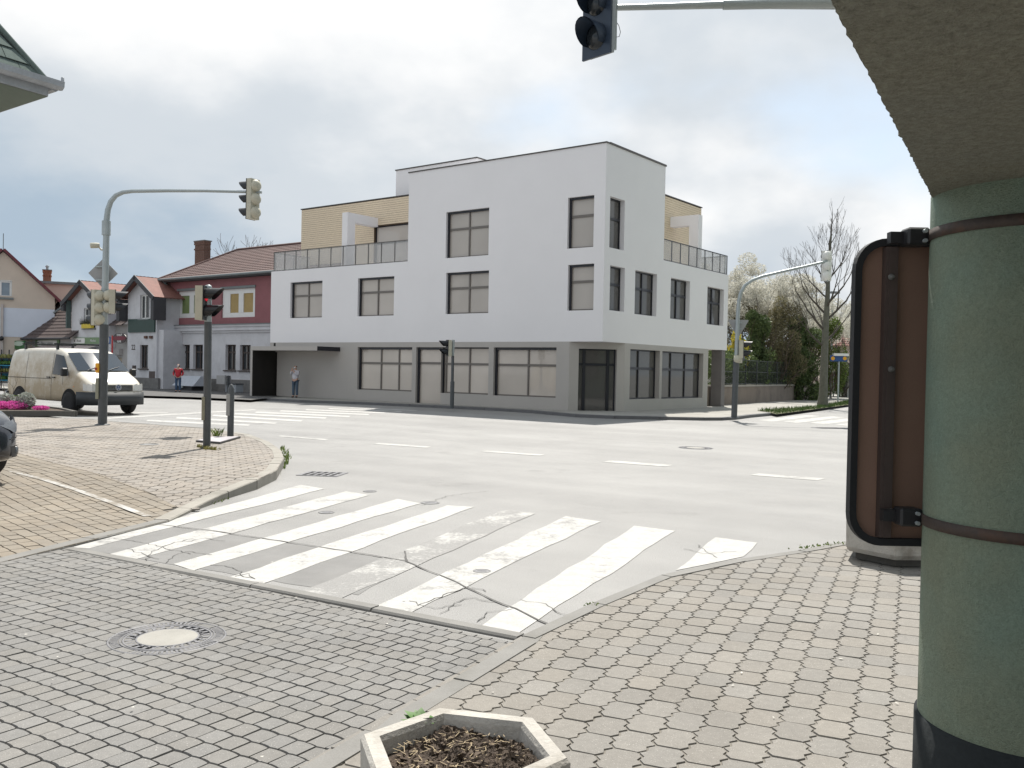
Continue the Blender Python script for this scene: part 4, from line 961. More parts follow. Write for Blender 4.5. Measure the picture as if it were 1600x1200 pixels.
# short post and the plate lying on the paving
b6 = Gp(360, 683); d6 = b6.y; p6 = lambda x, y: D(x, y, d6) - b6; h6 = p6(360.5, 600).z
t = thing('bollard', 'short grey post with a pointed top beside the pedestrian signal', 'bollard', b6)
mb = MB(); mb.lathe([(.062, 0), (.062, h6 - .1), (.035, h6 - .02), (.012, h6)], 14); mb.build('post', POLE, t)
mb = MB(); mb.bevbox(-.072, .0, -.075, -.03, h6 - .62, h6 - .19, .008); mb.build('plate', mat('pale grey plate', (.30, .30, .29), .6, .1), t)
c4 = [Gp(306, 691), Gp(344, 694), Gp(376, 684.6), Gp(331, 685)]; o4 = sum(c4, V3(0, 0, 0)) / 4
t = thing('cover_plate', 'flat pale metal plate lying on the plaza paving behind the signal post', 'plate', o4)
mb = MB(); q = [p - o4 for p in c4]; mb.loft([[p + Zv * z for p in q] for z in (.004, .035)], False); mb.build('edge', mat('dark plate edge', (.05, .05, .052), .6), t)
mb = MB(); mb.loft([[p * .93 + Zv * z for p in q] for z in (.0355, .039)], False); mb.build('top', mat('pale plate', (.42, .39, .41), .45, .15, 3), t)
pv = Gp(234, 694.5); t = thing('valve_cover', 'small oval cover in the light plaza paving', 'valve cover', (pv.x, pv.y, hz(pv.y)))
mb = MB(); mb.lathe([(.17, -.01), (.17, .006), (.14, .007), (.14, .003), (.02, .003)], 24); mb.build('lid', MATS['pale iron'], t)
# bus stop flag in front of the houses
b7 = G(168.5, 618, .1); b7 = D(168.5, 616, 44.); b7.z = .1; d7 = 44.; l7 = lambda x, y: D(x, y, d7) - b7
t = thing('bus_stop_sign', 'blue and white bus stop flag with a timetable on a red edged post', 'sign', b7)
RED = mat('red paint', (.42, .03, .035), .5, .1); BLUE = mat('blue sign paint', (.02, .07, .22), .45, .08)
mb = MB(); mb.tube([V3(.18, 0, 0), V3(.18, 0, l7(170, 524).z)], .035, 10); mb.build('post', RED, t)
u = l7(162.5, 537); v = l7(173.5, 526); mb = MB(); mb.box(u.x, v.x, -.05, -.035, u.z, v.z); f_ = mb.build('flag', BLUE, t)
mb = MB(); e = (v.z - u.z); xx = (v.x - u.x)
mb.box(u.x + xx * .12, v.x - xx * .2, -.054, -.051, u.z + e * .14, v.z - e * .14); mb.build('white_field', WHITEP, f_)
mb = MB(); mb.box(u.x + xx * .22, v.x - xx * .3, -.058, -.055, u.z + e * .4, u.z + e * .56); mb.build('bar_mark', BLUE, f_)
u = l7(163, 555); v = l7(174, 538.5); mb = MB(); mb.box(u.x, v.x, -.05, -.035, u.z, v.z); mb.build('timetable', mat('timetable sheet', (.42, .43, .46), .6, .12, 9, 60), t)
# street name sign at right
d8 = 53.; b8 = D(1309, 629, d8); b8.z = .1; l8 = lambda x, y: D(x, y, d8) - b8
t = thing('street_sign', 'blue sign board with a white lamp strip on a thin pole by the gate', 'sign', b8)
mb = MB(); mb.tube([V3(0, 0, 0), V3(0, 0, l8(1309, 553).z)], .055, 8); mb.build('pole', GALV, t)
u = l8(1296, 564.5); v = l8(1323, 555.5); mb = MB(); mb.box(u.x, v.x, -.10, -.07, u.z, v.z); sb = mb.build('board', BLUE, t)
for x_ in (1300.5, 1319): p = l8(x_, 560); mb = MB(); mb.lathe([(.11, 0), (.11, .01)], 12, p + V3(0, -.1005, 0), V3(0, -1, 0)); mb.build('yellow_mark', YEL, sb)
u = l8(1301, 556); v = l8(1325, 552.5); mb = MB(); mb.box(u.x, v.x, -.16, .1, u.z, v.z); mb.build('lamp_strip', WHITEP, t)
# far street lamp seen through the tree
d9 = 62.; b9 = D(1297, 620, d9); b9.z = .1; t = thing('street_lamp', 'slim street lamp with a flat head behind the bare street tree', 'street lamp', b9); zt = D(1293, 458, d9).z - .1
mb = MB(); mb.tube([V3(0, 0, 0), V3(0, 0, zt)], .06, 8); mb.build('pole', GALV, t); mb = MB(); mb.box(-.15, .45, -.12, .12, zt - .02, zt + .12); mb.build('lamp_head', mat('grey lamp head', (.16, .17, .18), .5), t)

# ------------------------------------------------------------------ people
SKIN = mat('skin', (.50, .30, .22), .55, .06); HAIR = mat('brown hair', (.06, .035, .022), .7, .2, 30); JEANS = mat('blue jeans', (.055, .095, .165), .9, .2, 10, 120)
def skinned(name, m, parent, pts, edges, lvl=2):
    me = bpy.data.meshes.new(name); me.from_pydata([p[:3] for p in pts], edges, []); o = link(name, me, parent); me.materials.append(m)
    mod = o.modifiers.new('skin', 'SKIN'); mod.use_smooth_shade = True
    for i, p in enumerate(pts):
        sv_ = me.skin_vertices[0].data[i]; r = p[3] if isinstance(p[3], tuple) else (p[3], p[3]); sv_.radius = r; sv_.use_root = i == 0
    o.modifiers.new('sub', 'SUBSURF').levels = lvl; o.modifiers['sub'].render_levels = lvl
    return o
def person(label, loc, rz, H, top, top_m, trou_m, pose, hair_m, long_hair, sleeve_m=None):
    """standing figure facing local -Y, height H; pose gives elbow and wrist of each arm"""
    t = thing('person', label, 'person', loc, rz); k = H / 1.75
    S = lambda *p: tuple(c * k for c in p[:3]) + (tuple(q * k for q in p[3]) if isinstance(p[3], tuple) else p[3] * k,)
    pts = [S(0, 0, .95, (.15, .11)), S(0, 0, 1.15, (.135, .10)), S(0, .01, 1.36, (.165, .105)), S(0, .01, 1.48, (.07, .065)), S(0, -.005, 1.56, .055), S(0, -.015, 1.64, (.078, .092)), S(0, -.01, 1.71, (.065, .08)),
           S(.095, 0, .88, .09), S(.10, -.01, .50, .062), S(.105, .015, .09, .042), S(.115, -.13, .04, .035),
           S(-.095, 0, .88, .09), S(-.10, -.01, .50, .062), S(-.105, .015, .09, .042), S(-.115, -.13, .04, .035)]
    ed_ = [(0, 1), (1, 2), (2, 3), (3, 4), (4, 5), (5, 6), (0, 7), (7, 8), (8, 9), (9, 10), (0, 11), (11, 12), (12, 13), (13, 14)]
    for sx, (el, wr, hn) in zip((1, -1), pose):
        b = len(pts); pts += [S(sx * .185, .01, 1.40, .055), S(*el, .042), S(*wr, .032), S(*hn, .038)]; ed_ += [(2, b), (b, b + 1), (b + 1, b + 2), (b + 2, b + 3)]
    skinned('body', SKIN, t, pts, ed_)
    jk = [S(0, 0, .86 if top == 'jacket' else .93, (.19, .14)), S(0, 0, 1.10, (.172, .135)), S(0, .01, 1.36, (.19, .125)), S(0, .01, 1.465, (.09, .085))]; je = [(0, 1), (1, 2), (2, 3)]
    sl_ = []
    for sx, (el, wr, hn) in zip((1, -1), pose):
        b = len(jk); jk += [S(sx * .19, .01, 1.395, .075), S(*el, .062), S(*wr, .052)]; je += [(2, b), (b, b + 1), (b + 1, b + 2)]
    skinned('jacket' if top == 'jacket' else 'shirt', top_m, t, jk, je)
    if sleeve_m:
        for sx, (el, wr, hn) in zip((1, -1), pose):
            m_ = [(sx * .16 + (el[0] - sx * .16) * q, .01 + (el[1] - .01) * q, 1.42 + (el[2] - 1.42) * q) for q in (0, .45, .9)]
            skinned('shoulder_panel', sleeve_m, t, [S(*m_[0], .082), S(*m_[1], .08), S(*m_[2], .066)], [(0, 1), (1, 2)])
    tr = [S(0, 0, .97, (.165, .125)), S(.098, 0, .86, .105), S(.103, -.01, .50, .082), S(.108, .01, .10, .075), S(-.098, 0, .86, .105), S(-.103, -.01, .50, .082), S(-.108, .01, .10, .075)]
    skinned('trousers', trou_m, t, tr, [(0, 1), (1, 2), (2, 3), (0, 4), (4, 5), (5, 6)])
    for sx in (1, -1):
        skinned('shoe', BLACKP, t, [S(sx * .107, .03, .05, .05), S(sx * .112, -.06, .042, .047), S(sx * .118, -.16, .035, .04)], [(0, 1), (1, 2)], 1)
    hp = [S(0, .025, 1.70, (.088, .088)), S(0, .05, 1.62, (.09, .07))] + ([S(0, .06, 1.52, (.10, .06))] if long_hair else [])
    skinned('hair', hair_m, t, hp, [(i, i + 1) for i in range(len(hp) - 1)])
    for sx in (1, -1): mb = MB(); mb.ball(V3(sx * .03 * k, -.10 * k, 1.655 * k), .010 * k, n=8, m=5); mb.build('eye', BLACKP, t)
    mb = MB(); mb.ball(V3(0, -.112 * k, 1.625 * k), .014 * k, .02 * k, .022 * k, 8, 5); mb.build('nose', SKIN, t)
    return t
pg = D(278, 616, 46.4); pg.z = .1
hr = D(279, 568, 46.4).z - .1
t = person('person in a red jacket with dark shoulders and blue jeans, waiting by the pink house', pg, math.radians(5), hr, 'jacket', mat('red jacket', (.42, .018, .03), .75, .12, 12), JEANS, [((.29, .03, 1.14), (.22, -.12, 1.0), (.16, -.14, .98)), ((-.29, .03, 1.14), (-.22, -.12, 1.0), (-.16, -.14, .98))], HAIR, True, mat('dark shoulder cloth', (.022, .024, .03), .8))
MASK = mat('white face mask', (.75, .76, .78), .8)
mb = MB(); k = hr / 1.75; mb.ball(V3(0, -.085 * k, 1.60 * k), .06 * k, .042 * k, .045 * k, 10, 8); mb.build('face_mask', MASK, t)
pw = BF.hit(461, 622, 1, -.75); wpos = BF.wor((pw.x, -.75, .1)); hw_ = (BF.hit(460, 571.5, 1, -.75).z - .1)
t = person('person in a pale grey shirt and blue trousers raising a hand, under the canopy', wpos, math.radians(-18), hw_ * 1.03, 'shirt', mat('pale grey shirt', (.56, .55, .60), .85, .08, 12), mat('slate blue trousers', (.075, .11, .155), .9, .15, 12), [((.25, -.14, 1.22), (.06, -.20, 1.34), (-.05, -.17, 1.46)), ((-.22, -.10, 1.24), (-.10, -.22, 1.42), (-.05, -.19, 1.60))], mat('dark short hair', (.035, .025, .02), .7), False)
mb = MB(); k = hw_ * 1.03 / 1.75; mb.ball(V3(0, -.085 * k, 1.60 * k), .06 * k, .042 * k, .045 * k, 10, 8); mb.build('face_mask', MASK, t)
# ------------------------------------------------------------------ vehicles (local +X forward, +Y left)
def sedan_ring(x, zb, zt, W, Wr, belt):
    b = min(belt, zt - .10); zm = zb + (b - zb) * .45
    h = [(W * .93, zb), (W * .99, zb + .10), (W, zm), (W * .985, b), (Wr + (W - Wr) * .12, zt - .055), (Wr * .93, zt - .015), (Wr * .5, zt + .008)]
    return [V3(x, y, z) for y, z in h] + [V3(x, -y, z) for y, z in h[::-1]]
def body_w(st, belt, x, z):
    for a, b in zip(st, st[1:]):
        if a[0] <= x <= b[0]:
            t = (x - a[0]) / (b[0] - a[0]); zt, W, Wr = (a[i] + (b[i] - a[i]) * t for i in (2, 3, 4)); bb = min(belt, zt - .1)
            if z <= bb: return W * .985 + W * .015 * max(0, min(1, (bb - z) / .4))
            q = (z - bb) / (zt - .055 - bb); return W * .985 + (Wr + (W - Wr) * .12 - W * .985) * q
    return st[-1][3]
def wheel(parent, x, y, r, w_, sgn, rim_m, name='wheel'):
    mb = MB(); c = V3(x, y, r); mb.lathe([(r * .62, 0), (r * .93, 0), (r, w_ * .15), (r, w_ * .85), (r * .93, w_), (r * .62, w_)], 28, c - V3(0, sgn * w_ * .5, 0), V3(0, sgn, 0)); wh = mb.build(name, RUBBER, parent)
    mb = MB(); mb.lathe([(r * .63, w_ * .86), (r * .60, w_ * .93), (r * .52, w_ * .80), (r * .25, w_ * .74), (r * .20, w_ * .90), (.005, w_ * .92)], 24, c - V3(0, sgn * w_ * .5, 0), V3(0, sgn, 0)); mb.build('rim', rim_m, wh)
    mb = MB()
    for k in range(8):
        a = math.pi * 2 * k / 8; d = V3(math.cos(a), 0, math.sin(a)); mb.lathe([(r * .055, 0), (r * .055, .004)], 8, c + d * r * .40 + V3(0, sgn * w_ * .285, 0), V3(0, sgn, 0))
    tag(mb.build('rim_holes', BLACKP, wh), kind='stuff')
def arch(parent, st, belt, x, sgn, r, R):
    mb = MB(); n = 20; pts = []
    for k in range(n + 1):
        a = math.pi * k / n * 1.12 - .19; pts.append((x + R * math.cos(a), r + R * math.sin(a)))
    f = [V3(px_, sgn * (body_w(st, belt, px_, pz_) + .004), pz_) for px_, pz_ in pts]; g = [V3(p.x, p.y - sgn * .03, p.z) for p in f]
    c = V3(x, sgn * (body_w(st, belt, x, r) + .004), r)
    for i in range(n): mb.add([c, f[i], f[i + 1]], [(0, 1, 2)]); mb.quad(f[i], f[i + 1], g[i + 1], g[i])
    return mb.build('wheel_arch', mat('wheel arch dark', (.008, .008, .009), .9), parent)
def side_panel(parent, name, m, st, belt, sgn, pts, off=.006, nz=3):
    "patch lying on the body side; pts = quad (x, z) corners bottom-left, bottom-right, top-right, top-left"
    mb = MB(); nx = 6; grid = []
    for j in range(nz + 1):
        for i in range(nx + 1):
            u, v = i / nx, j / nz
            x = (pts[0][0] * (1 - u) + pts[1][0] * u) * (1 - v) + (pts[3][0] * (1 - u) + pts[2][0] * u) * v
            z = (pts[0][1] * (1 - u) + pts[1][1] * u) * (1 - v) + (pts[3][1] * (1 - u) + pts[2][1] * u) * v
            grid.append(V3(x, sgn * (body_w(st, belt, x, z) + off), z))
    fs = [(j * (nx + 1) + i, j * (nx + 1) + i + 1, (j + 1) * (nx + 1) + i + 1, (j + 1) * (nx + 1) + i) for j in range(nz) for i in range(nx)]
    if sgn > 0: fs = [f[::-1] for f in fs]
    mb.add(grid, fs, True); return mb.build(name, m, parent)
def bumper(parent, m, pts, z0, z1, th=.05, name='bumper'):
    "U-shaped bar along plan points (outer line), rounded top and bottom"
    mb = MB(); prof = [(0, z0 + .03), (.012, z0 + .06), (.012, z1 - .04), (0, z1 - .015), (-th, z1), (-th, z0)]; rings = []
    for i, p in enumerate(pts):
        a = Vector(pts[max(i - 1, 0)]); b = Vector(pts[min(i + 1, len(pts) - 1)]); t = (b - a).normalized(); n = V3(t.y, -t.x, 0)
        rings.append([V3(p[0], p[1], 0) + n * d + Zv * z for d, z in prof])
    mb.loft(rings, True); return mb.build(name, m, parent)
def dirty_paint():
    b = NB('dusty beige van paint'); sp = b.n.new('ShaderNodeSeparateXYZ'); b.l.new(b.tc.outputs['Object'], sp.inputs[0])
    n = b.noise(2.2, 5, .65); f = b.noise(22, 4, .7)
    d = b.math('ADD', b.rng(sp.outputs[2], .3, 1.6, 1.15, .55), b.math('ADD', b.rng(n, .3, .7, -.35, .35), b.rng(f, .3, .7, -.12, .12)))
    side = b.math('ABSOLUTE', sp.outputs[1]); sd_ = b.rng(side, .74, .88, .08, 1.)
    d = b.math('MULTIPLY', b.rng(d, .1, 1., 0, 1), sd_)
    b.set('Base Color', b.mix(d, (.66, .63, .56), (.38, .305, .205))); b.set('Roughness', b.rng(d, 0, 1, .28, .75)); b.set('Coat Weight', .3); return b.m
VANP = dirty_paint(); VGL = pane_mat('vehicle glass', (.018, .024, .032), .03)
HLM = mat('headlight clear', (.62, .62, .60), .12, .1, 30, 90, metal=.3); BUMP = mat('grey bumper plastic', (.036, .041, .046), .6, .1)
vf = G(112, 648); van_rz = math.atan2(-.60, .80)
BELT = 1.14
VST = [(-2.42, .50, 1.70, .84, .66), (-2.38, .40, 1.86, .925, .74), (-2.2, .34, 1.93, .95, .80), (-1.0, .32, 1.955, .952, .81), (.45, .32, 1.95, .952, .81), (.78, .32, 1.90, .95, .80), (1.05, .32, 1.76, .95, .79), (1.72, .32, 1.25, .94, .79),
       (1.95, .32, 1.17, .93, .78), (2.22, .33, 1.04, .90, .76), (2.38, .34, .93, .86, .72), (2.455, .36, .80, .80, .68), (2.475, .42, .70, .76, .64)]
vF = Frame((0, 0), van_rz); axle = V3(1.52, -.86, 0); vo = V3(vf.x, vf.y, 0) - vF.wor((axle.x, axle.y, 0))
van = thing('delivery_van', 'dusty beige panel van with roof bars driving behind the left plaza', 'van', (vo.x, vo.y, .004), van_rz)
mb = MB(); mb.loft([sedan_ring(*s_, BELT) for s_ in VST], True); body = mb.build('body', VANP, van)
body.modifiers.new('sub', 'SUBSURF').levels = 1; body.modifiers['sub'].render_levels = 1
for sgn in (1, -1):
    for x in (1.52, -1.48): arch(van, VST, BELT, x, sgn, .33, .43)
    for x in (1.52, -1.48): wheel(van, x, sgn * .895, .33, .20, sgn, mat('steel rim', (.16, .155, .15), .5, .2, 8, metal=.3))
    g_ = side_panel(van, 'door_window', VGL, VST, BELT, sgn, [(.52, 1.16), (1.46, 1.13), (.96, 1.71), (.55, 1.76)])
    for z0, z1, x0, x1 in ((1.14, 1.16, -2.3, -1.15),): side_panel(van, 'rub_strip', mat('panel gap', (.06, .05, .04), .8), VST, BELT, sgn, [(x0, z0 - .12), (x1, z0 - .12), (x1, z1 - .12), (x0, z1 - .12)], .004, 1)
    for x0, z0, z1 in ((.46, .42, 1.80), (-1.14, .62, 1.82), (1.12, .86, 1.14)): side_panel(van, 'door_gap', MATS['panel gap'], VST, BELT, sgn, [(x0, z0), (x0 + .014, z0), (x0 + .014, z1), (x0, z1)], .003)
    side_panel(van, 'door_gap', MATS['panel gap'], VST, BELT, sgn, [(-1.14, 1.02), (.46, 1.02), (.46, 1.034), (-1.14, 1.034)], .003, 1)
    for x0 in (.24, .54): mb = MB(); y = sgn * (body_w(VST, BELT, x0, 1.06) + .02); mb.box(x0, x0 + .17, y - .02, y + .01, 1.05, 1.085); mb.build('door_handle', BLACKP, van)
    mb = MB(); y = sgn * .96; mb.lathe([(.022, 0), (.022, .01)], 10, (1.75, y - sgn * .03, .82), V3(0, sgn, 0)); mb.build('side_repeater', mat('orange lens', (.6, .2, .02), .3), van)
    # mirror
    mb = MB(); mb.bevbox(1.38, 1.52, min(sgn * .98, sgn * 1.16), max(sgn * .98, sgn * 1.16), 1.12, 1.36, .03); mb.build('mirror', BLACKP, van)
    # headlight wraps the corner
    def fr(x, y, z): return V3(x, y, z)
    mb = MB(); P = [(2.19, .895), (2.35, .845), (2.452, .76), (2.487, .60), (2.495, .46)]
    for (x0, y0), (x1, y1) in zip(P, P[1:]): mb.quad(*[V3(x + .014, sgn * (y + .008), z) for x, y, z in ((x0, y0, .72), (x1, y1, .70), (x1, y1, .88), (x0, y0, .93))], smooth=True)
    mb.build('headlight', HLM, van)
    mb = MB(); mb.lathe([(.06, 0), (.045, -.012), (.004, -.02)], 14, (2.478, sgn * .68, .795), V3(1, sgn * .35, 0)); mb.build('lamp_reflector', mat('reflector', (.5, .5, .5), .15, metal=.8), van)
side = [(.62, -1), (1.5, -1)]
mb = MB()
def scr(x, y, z, o=.012): return V3(x + o * .6, y, z + o)
ws = [(1.70, -.80, 1.275), (1.76, -.4, 1.285), (1.775, 0, 1.285), (1.76, .4, 1.285), (1.70, .80, 1.275)]; wt = [(.99, -.735, 1.79), (1.03, -.4, 1.815), (1.04, 0, 1.82), (1.03, .4, 1.815), (.99, .735, 1.79)]
for i in range(4): mb.quad(scr(*ws[i]), scr(*ws[i + 1]), scr(*wt[i + 1]), scr(*wt[i]), True)
mb.build('windscreen', VGL, van)
mb = MB()
for sy in (-.55, .1): mb.tube([V3(1.79, sy, 1.30), V3(1.62, sy + .42, 1.42)], .008, 6)
tag(mb.build('wipers', BLACKP, van), kind='stuff')
bumper(van, BUMP, [(1.97, .93), (2.15, .925), (2.30, .88), (2.42, .79), (2.50, .62), (2.535, .35), (2.54, 0), (2.535, -.35), (2.50, -.62), (2.42, -.79), (2.30, -.88), (2.15, -.925), (1.97, -.93)], .30, .68)
mb = MB(); mb.box(2.49, 2.546, -.60, .60, .52, .60); mb.build('bumper_intake', BLACKP, van)
bumper(van, BUMP, [(-2.25, -.93), (-2.43, -.90), (-2.49, -.6), (-2.5, 0), (-2.49, .6), (-2.43, .90), (-2.25, .93)], .36, .60)
mb = MB(); mb.box(2.47, 2.497, -.46, .46, .72, .885); gr = mb.build('grille', BLACKP, van)
for k in range(3): mb = MB(); mb.box(2.497, 2.505, -.44, .44, .755 + .036 * k, .762 + .036 * k); mb.build('grille_bar', mat('chrome bar', (.5, .5, .5), .3, metal=.7), gr)
# round badge with its letters
CHR = MATS['chrome bar']; BADB = mat('badge blue', (.03, .07, .2), .35)
mb = MB(); mb.lathe([(.088, 0), (.088, .012)], 28, (2.505, 0, .815), V3(1, 0, 0)); bd = mb.build('badge', BADB, van)
mb = MB(); c = V3(2.518, 0, .815); rgs = []
for r_, dx in ((.092, -.004), (.092, .006), (.076, .006), (.076, -.004)): rgs.append([c + V3(dx, r_ * math.cos(2 * math.pi * k / 28), r_ * math.sin(2 * math.pi * k / 28)) for k in range(28)])
mb.loft(rgs, True, caps=False)
def stroke(pts):
    for (y0, z0), (y1, z1) in zip(pts, pts[1:]):
        a, b = V3(0, y0, z0), V3(0, y1, z1); t = (b - a).normalized(); mb.obox(c + a, t, V3(1, 0, 0), 0, (b - a).length, 0, .006, -.006, .006, Z=t.cross(V3(1, 0, 0)) * -1)
stroke([(-.034, .066), (0, .008), (.034, .066)]); stroke([(-.066, .030), (-.034, -.066), (0, -.006), (.034, -.066), (.066, .030)]); mb.build('badge_mark', CHR, bd)
mb = MB(); mb.box(2.548, 2.556, -.26, .26, .385, .495); pt = mb.build('number_plate', WHITEP, van)
mb = MB(); mb.box(2.5562, 2.558, -.26, -.225, .387, .493); mb.build('plate_band', mat('plate blue', (.02, .06, .35), .5), pt)
text_mesh('4AJ 2426', .095, 'plate_text', BLACKP, pt, plane_matrix((2.558, .02, .44), (0, 1, 0), (0, 0, 1)), True)
for x in (.42, -1.55):
    mb = MB(); mb.box(x - .03, x + .03, -.84, .84, 2.045, 2.085); rb = mb.build('roof_bar', BLACKP, van)
    for sgn in (1, -1): mb = MB(); mb.box(x - .035, x + .035, sgn * .74 - .03, sgn * .74 + .03, 1.90, 2.044); mb.build('bar_foot', BLACKP, rb)
mb = MB(); mb.ball(V3(.75, -.38, 1.36), .12, .10, .15); mb.bevbox(.55, .75, -.58, -.2, .9, 1.3, .04); mb.build('front_seat', mat('seat cloth', (.03, .03, .035), .9), van)

# dark hatchback at the left edge, only its front corner in the picture
CP = NB('blue black car paint'); CP.set('Base Color', (.012, .014, .024)); CP.set('Roughness', .22); CP.set('Coat Weight', .8); CP = CP.m
CST = [(-1.95, .35, .95, .74, .58), (-1.9, .28, 1.20, .82, .60), (-1.5, .24, 1.44, .86, .60), (-.4, .22, 1.49, .875, .62), (.2, .22, 1.46, .875, .61), (.55, .22, 1.30, .875, .62), (.98, .22, 1.0, .87, .66), (1.4, .22, .94, .86, .68), (1.70, .21, .87, .83, .64), (1.88, .21, .79, .77, .58), (1.99, .22, .70, .68, .52), (2.06, .25, .60, .56, .44), (2.085, .30, .52, .46, .36)]
CB = .90
car_rz = math.atan2(-.5, .866); cF = Frame((0, 0), car_rz)
corner = G(9, 764, .07); co = V3(corner.x, corner.y, 0) - cF.wor((2.06, .30, 0)) + V3(-.22, 0, 0); cz = hz(co.y)
car = thing('parked_car', 'dark blue hatchback parked on the beige setts, only its front corner in view', 'car', (co.x, co.y, cz), car_rz)
mb = MB(); mb.loft([sedan_ring(*s_, CB) for s_ in CST], True); body = mb.build('body', CP, car); body.modifiers.new('sub', 'SUBSURF').levels = 2; body.modifiers['sub'].render_levels = 2
for sgn in (1, -1):
    for x in (1.22, -1.22): arch(car, CST, CB, x, sgn, .30, .37); wheel(car, x, sgn * .80, .30, .18, sgn, mat('alloy rim', (.3, .3, .31), .3, metal=.7))
    side_panel(car, 'side_window', VGL, CST, CB, sgn, [(-1.2, .96), (.75, .92), (.3, 1.36), (-1.1, 1.36)])
    side_panel(car, 'headlight', mat('smoked headlight', (.10, .11, .125), .1, .2, 30, 90), CST, CB, sgn, [(1.60, .63), (2.0, .575), (1.985, .685), (1.62, .78)], .004)
    side_panel(car, 'lower_grille', BLACKP, CST, CB, sgn, [(1.86, .29), (2.03, .29), (2.04, .42), (1.88, .42)], .003)
    mb = MB(); y = body_w(CST, CB, 1.95, .36); mb.lathe([(.05, -.03), (.05, .010), (.04, .016), (.004, .02)], 14, (1.95, sgn * y, .36), V3(.8, sgn * .6, 0)); mb.build('fog_lamp', MATS['smoked headlight'], car)
    side_panel(car, 'bumper_seam', BLACKP, CST, CB, sgn, [(1.58, .55), (2.04, .50), (2.04, .51), (1.58, .56)], .003, 1)
    mb = MB(); mb.bevbox(.55, .72, min(sgn * .88, sgn * 1.02), max(sgn * .88, sgn * 1.02), .92, 1.05, .03); mb.build('mirror', CP, car)
mb = MB(); mb.quad(V3(1.02, -.68, 1.0), V3(1.02, .68, 1.0), V3(.30, .58, 1.42), V3(.30, -.58, 1.42)); mb.v = [(x + .02, y, z + .012) for x, y, z in mb.v]; mb.build('windscreen', VGL, car)
# ------------------------------------------------------------------ houses at left, in the frame of the building line
HF = BF
def hp(x, y, c): return HF.hit(x, y, 1, c)
TILE_R = mat('red clay tile', (.215, .095, .075), .8, .22, 2.5, 30, dirt=(.12, .07, .06), dirt_amt=.5)
TILE_D = mat('brown concrete tile', (.115, .068, .062), .8, .22, 2, 30, dirt=(.06, .04, .04), dirt_amt=.5)
TILE_K = mat('dark slate brown tile', (.085, .062, .058), .75, .2, 2, 30)
def tiles(name, m, parent, A, U, V, w0, w1, h, ush=0., row=.34, wav=.22, amp=.02, frame=None):
    """tiled slope in rows: lower edge from A along U (length w0), going up V for h; the top edge has length w1 shifted by ush"""
    mb = MB(); A = Vector(A); Nn = U.cross(V).normalized(); n = max(1, int(h / row))
    for j in range(n):
        v0, v1 = h * j / n, h * (j + 1) / n; rows = []
        for v, lift in ((v0, .035), (v1 + .02, .004)):
            t = min(1, v / h); a = ush * t; L_ = w0 + (w1 - w0) * t; k = max(1, int(w0 / wav * 2)); 
            rows.append([A + U * (a + L_ * i / k) + V * v + Nn * (lift + (amp if i % 2 else 0)) for i in range(k + 1)])
        lo = [p - Nn * .035 for p in rows[0]]
        for i in range(len(rows[0]) - 1):
            mb.quad(rows[0][i], rows[0][i + 1], rows[1][i + 1], rows[1][i], True); mb.quad(lo[i], lo[i + 1], rows[0][i + 1], rows[0][i])
    mb.quad(A, A + U * w0, A + U * (ush + w1) + V * h, A + U * ush + V * h)
    return tag(mb.build(name, m, parent), kind='stuff')
def local(parent, P): return Vector(P)
WALLW = mat('old white plaster', (.56, .56, .585), .9, .08, 1.4, 50, bump=.2, dirt=(.34, .33, .34), dirt_amt=.5)
WALLG = mat('grey plaster', (.42, .41, .40), .9, .1, 1.4, 50, bump=.2)
WALLP = mat('dusky red plaster', (.255, .105, .115), .9, .12, 1.2, 50, bump=.2, dirt=(.16, .07, .08), dirt_amt=.4)
WALLB = mat('beige plaster', (.52, .445, .375), .9, .06, 1.2, 50, bump=.2)
ZINC = mat('grey zinc', (.15, .17, .175), .55, .1); BARGE = mat('dark barge board', (.05, .05, .055), .7, .1); STONEP = mat('grey stone plinth', (.17, .165, .16), .9, .25, 3)
WFR = mat('white window frame', (.68, .68, .67), .5, .04); SHG = mat('green blind', (.16, .21, .085), .8); SHY = mat('ochre blind', (.36, .26, .11), .8)
DFR = mat('dark wooden frame', (.06, .045, .04), .7, .1)
def hwin(parent, c, tl, br, fm, pm, cols=(.5,), rows=(), rec=.14, sill=True, z=None, bar=.07, mull=.08):
    a, b = hp(*tl, c), hp(*br, c); h = (a.x, b.x, b.z, a.z)
    w_ = window(parent, (0, c, 0), LX, -LY, h, list(cols), list(rows), fm, pm, rec=rec, bar=bar, mull=mull)
    if sill: mb = MB(); mb.box(h[0] - .08, h[1] + .08, c - .10, c + .05, h[2] - .07, h[2] - .003); mb.build('sill', fm if fm is DFR else ZINC, w_)
    return h
# --- pink house next to the new building
c = 2.4
PH = thing('pink_house', 'two-storey house with dusky red upper floor, white ground floor and brown hipped roof', 'house', BF.o, BF.rz)
x0, x1 = hp(263, 500, c).x, -BL_ - .1
ze = hp(300, 436.5, c).z; zc = hp(330, 508.5, c).z
up = [(278.5, 455.5, 316, 496), (346.5, 452.5, 398, 495)]; lo_ = [(282, 538.5, 296, 576.5), (302, 538.5, 316.5, 577), (352.5, 538.5, 368, 578.5), (375, 539, 391, 579)]
def hl(c, x0_, y0_, x1_, y1_): a, b = hp(x0_, y0_, c), hp(x1_, y1_, c); return (a.x, b.x, b.z, a.z)
mb = MB(); facade(mb, (0, c, 0), LX, -LY, x0, x1, zc, ze, [hl(c, *u) for u in up], .18); mb.add([(x0, c, zc), (x0, c, ze), (x0, c + 8, ze), (x0, c + 8, zc)], [(0, 1, 2, 3)]); mb.build('upper_wall', WALLP, PH)
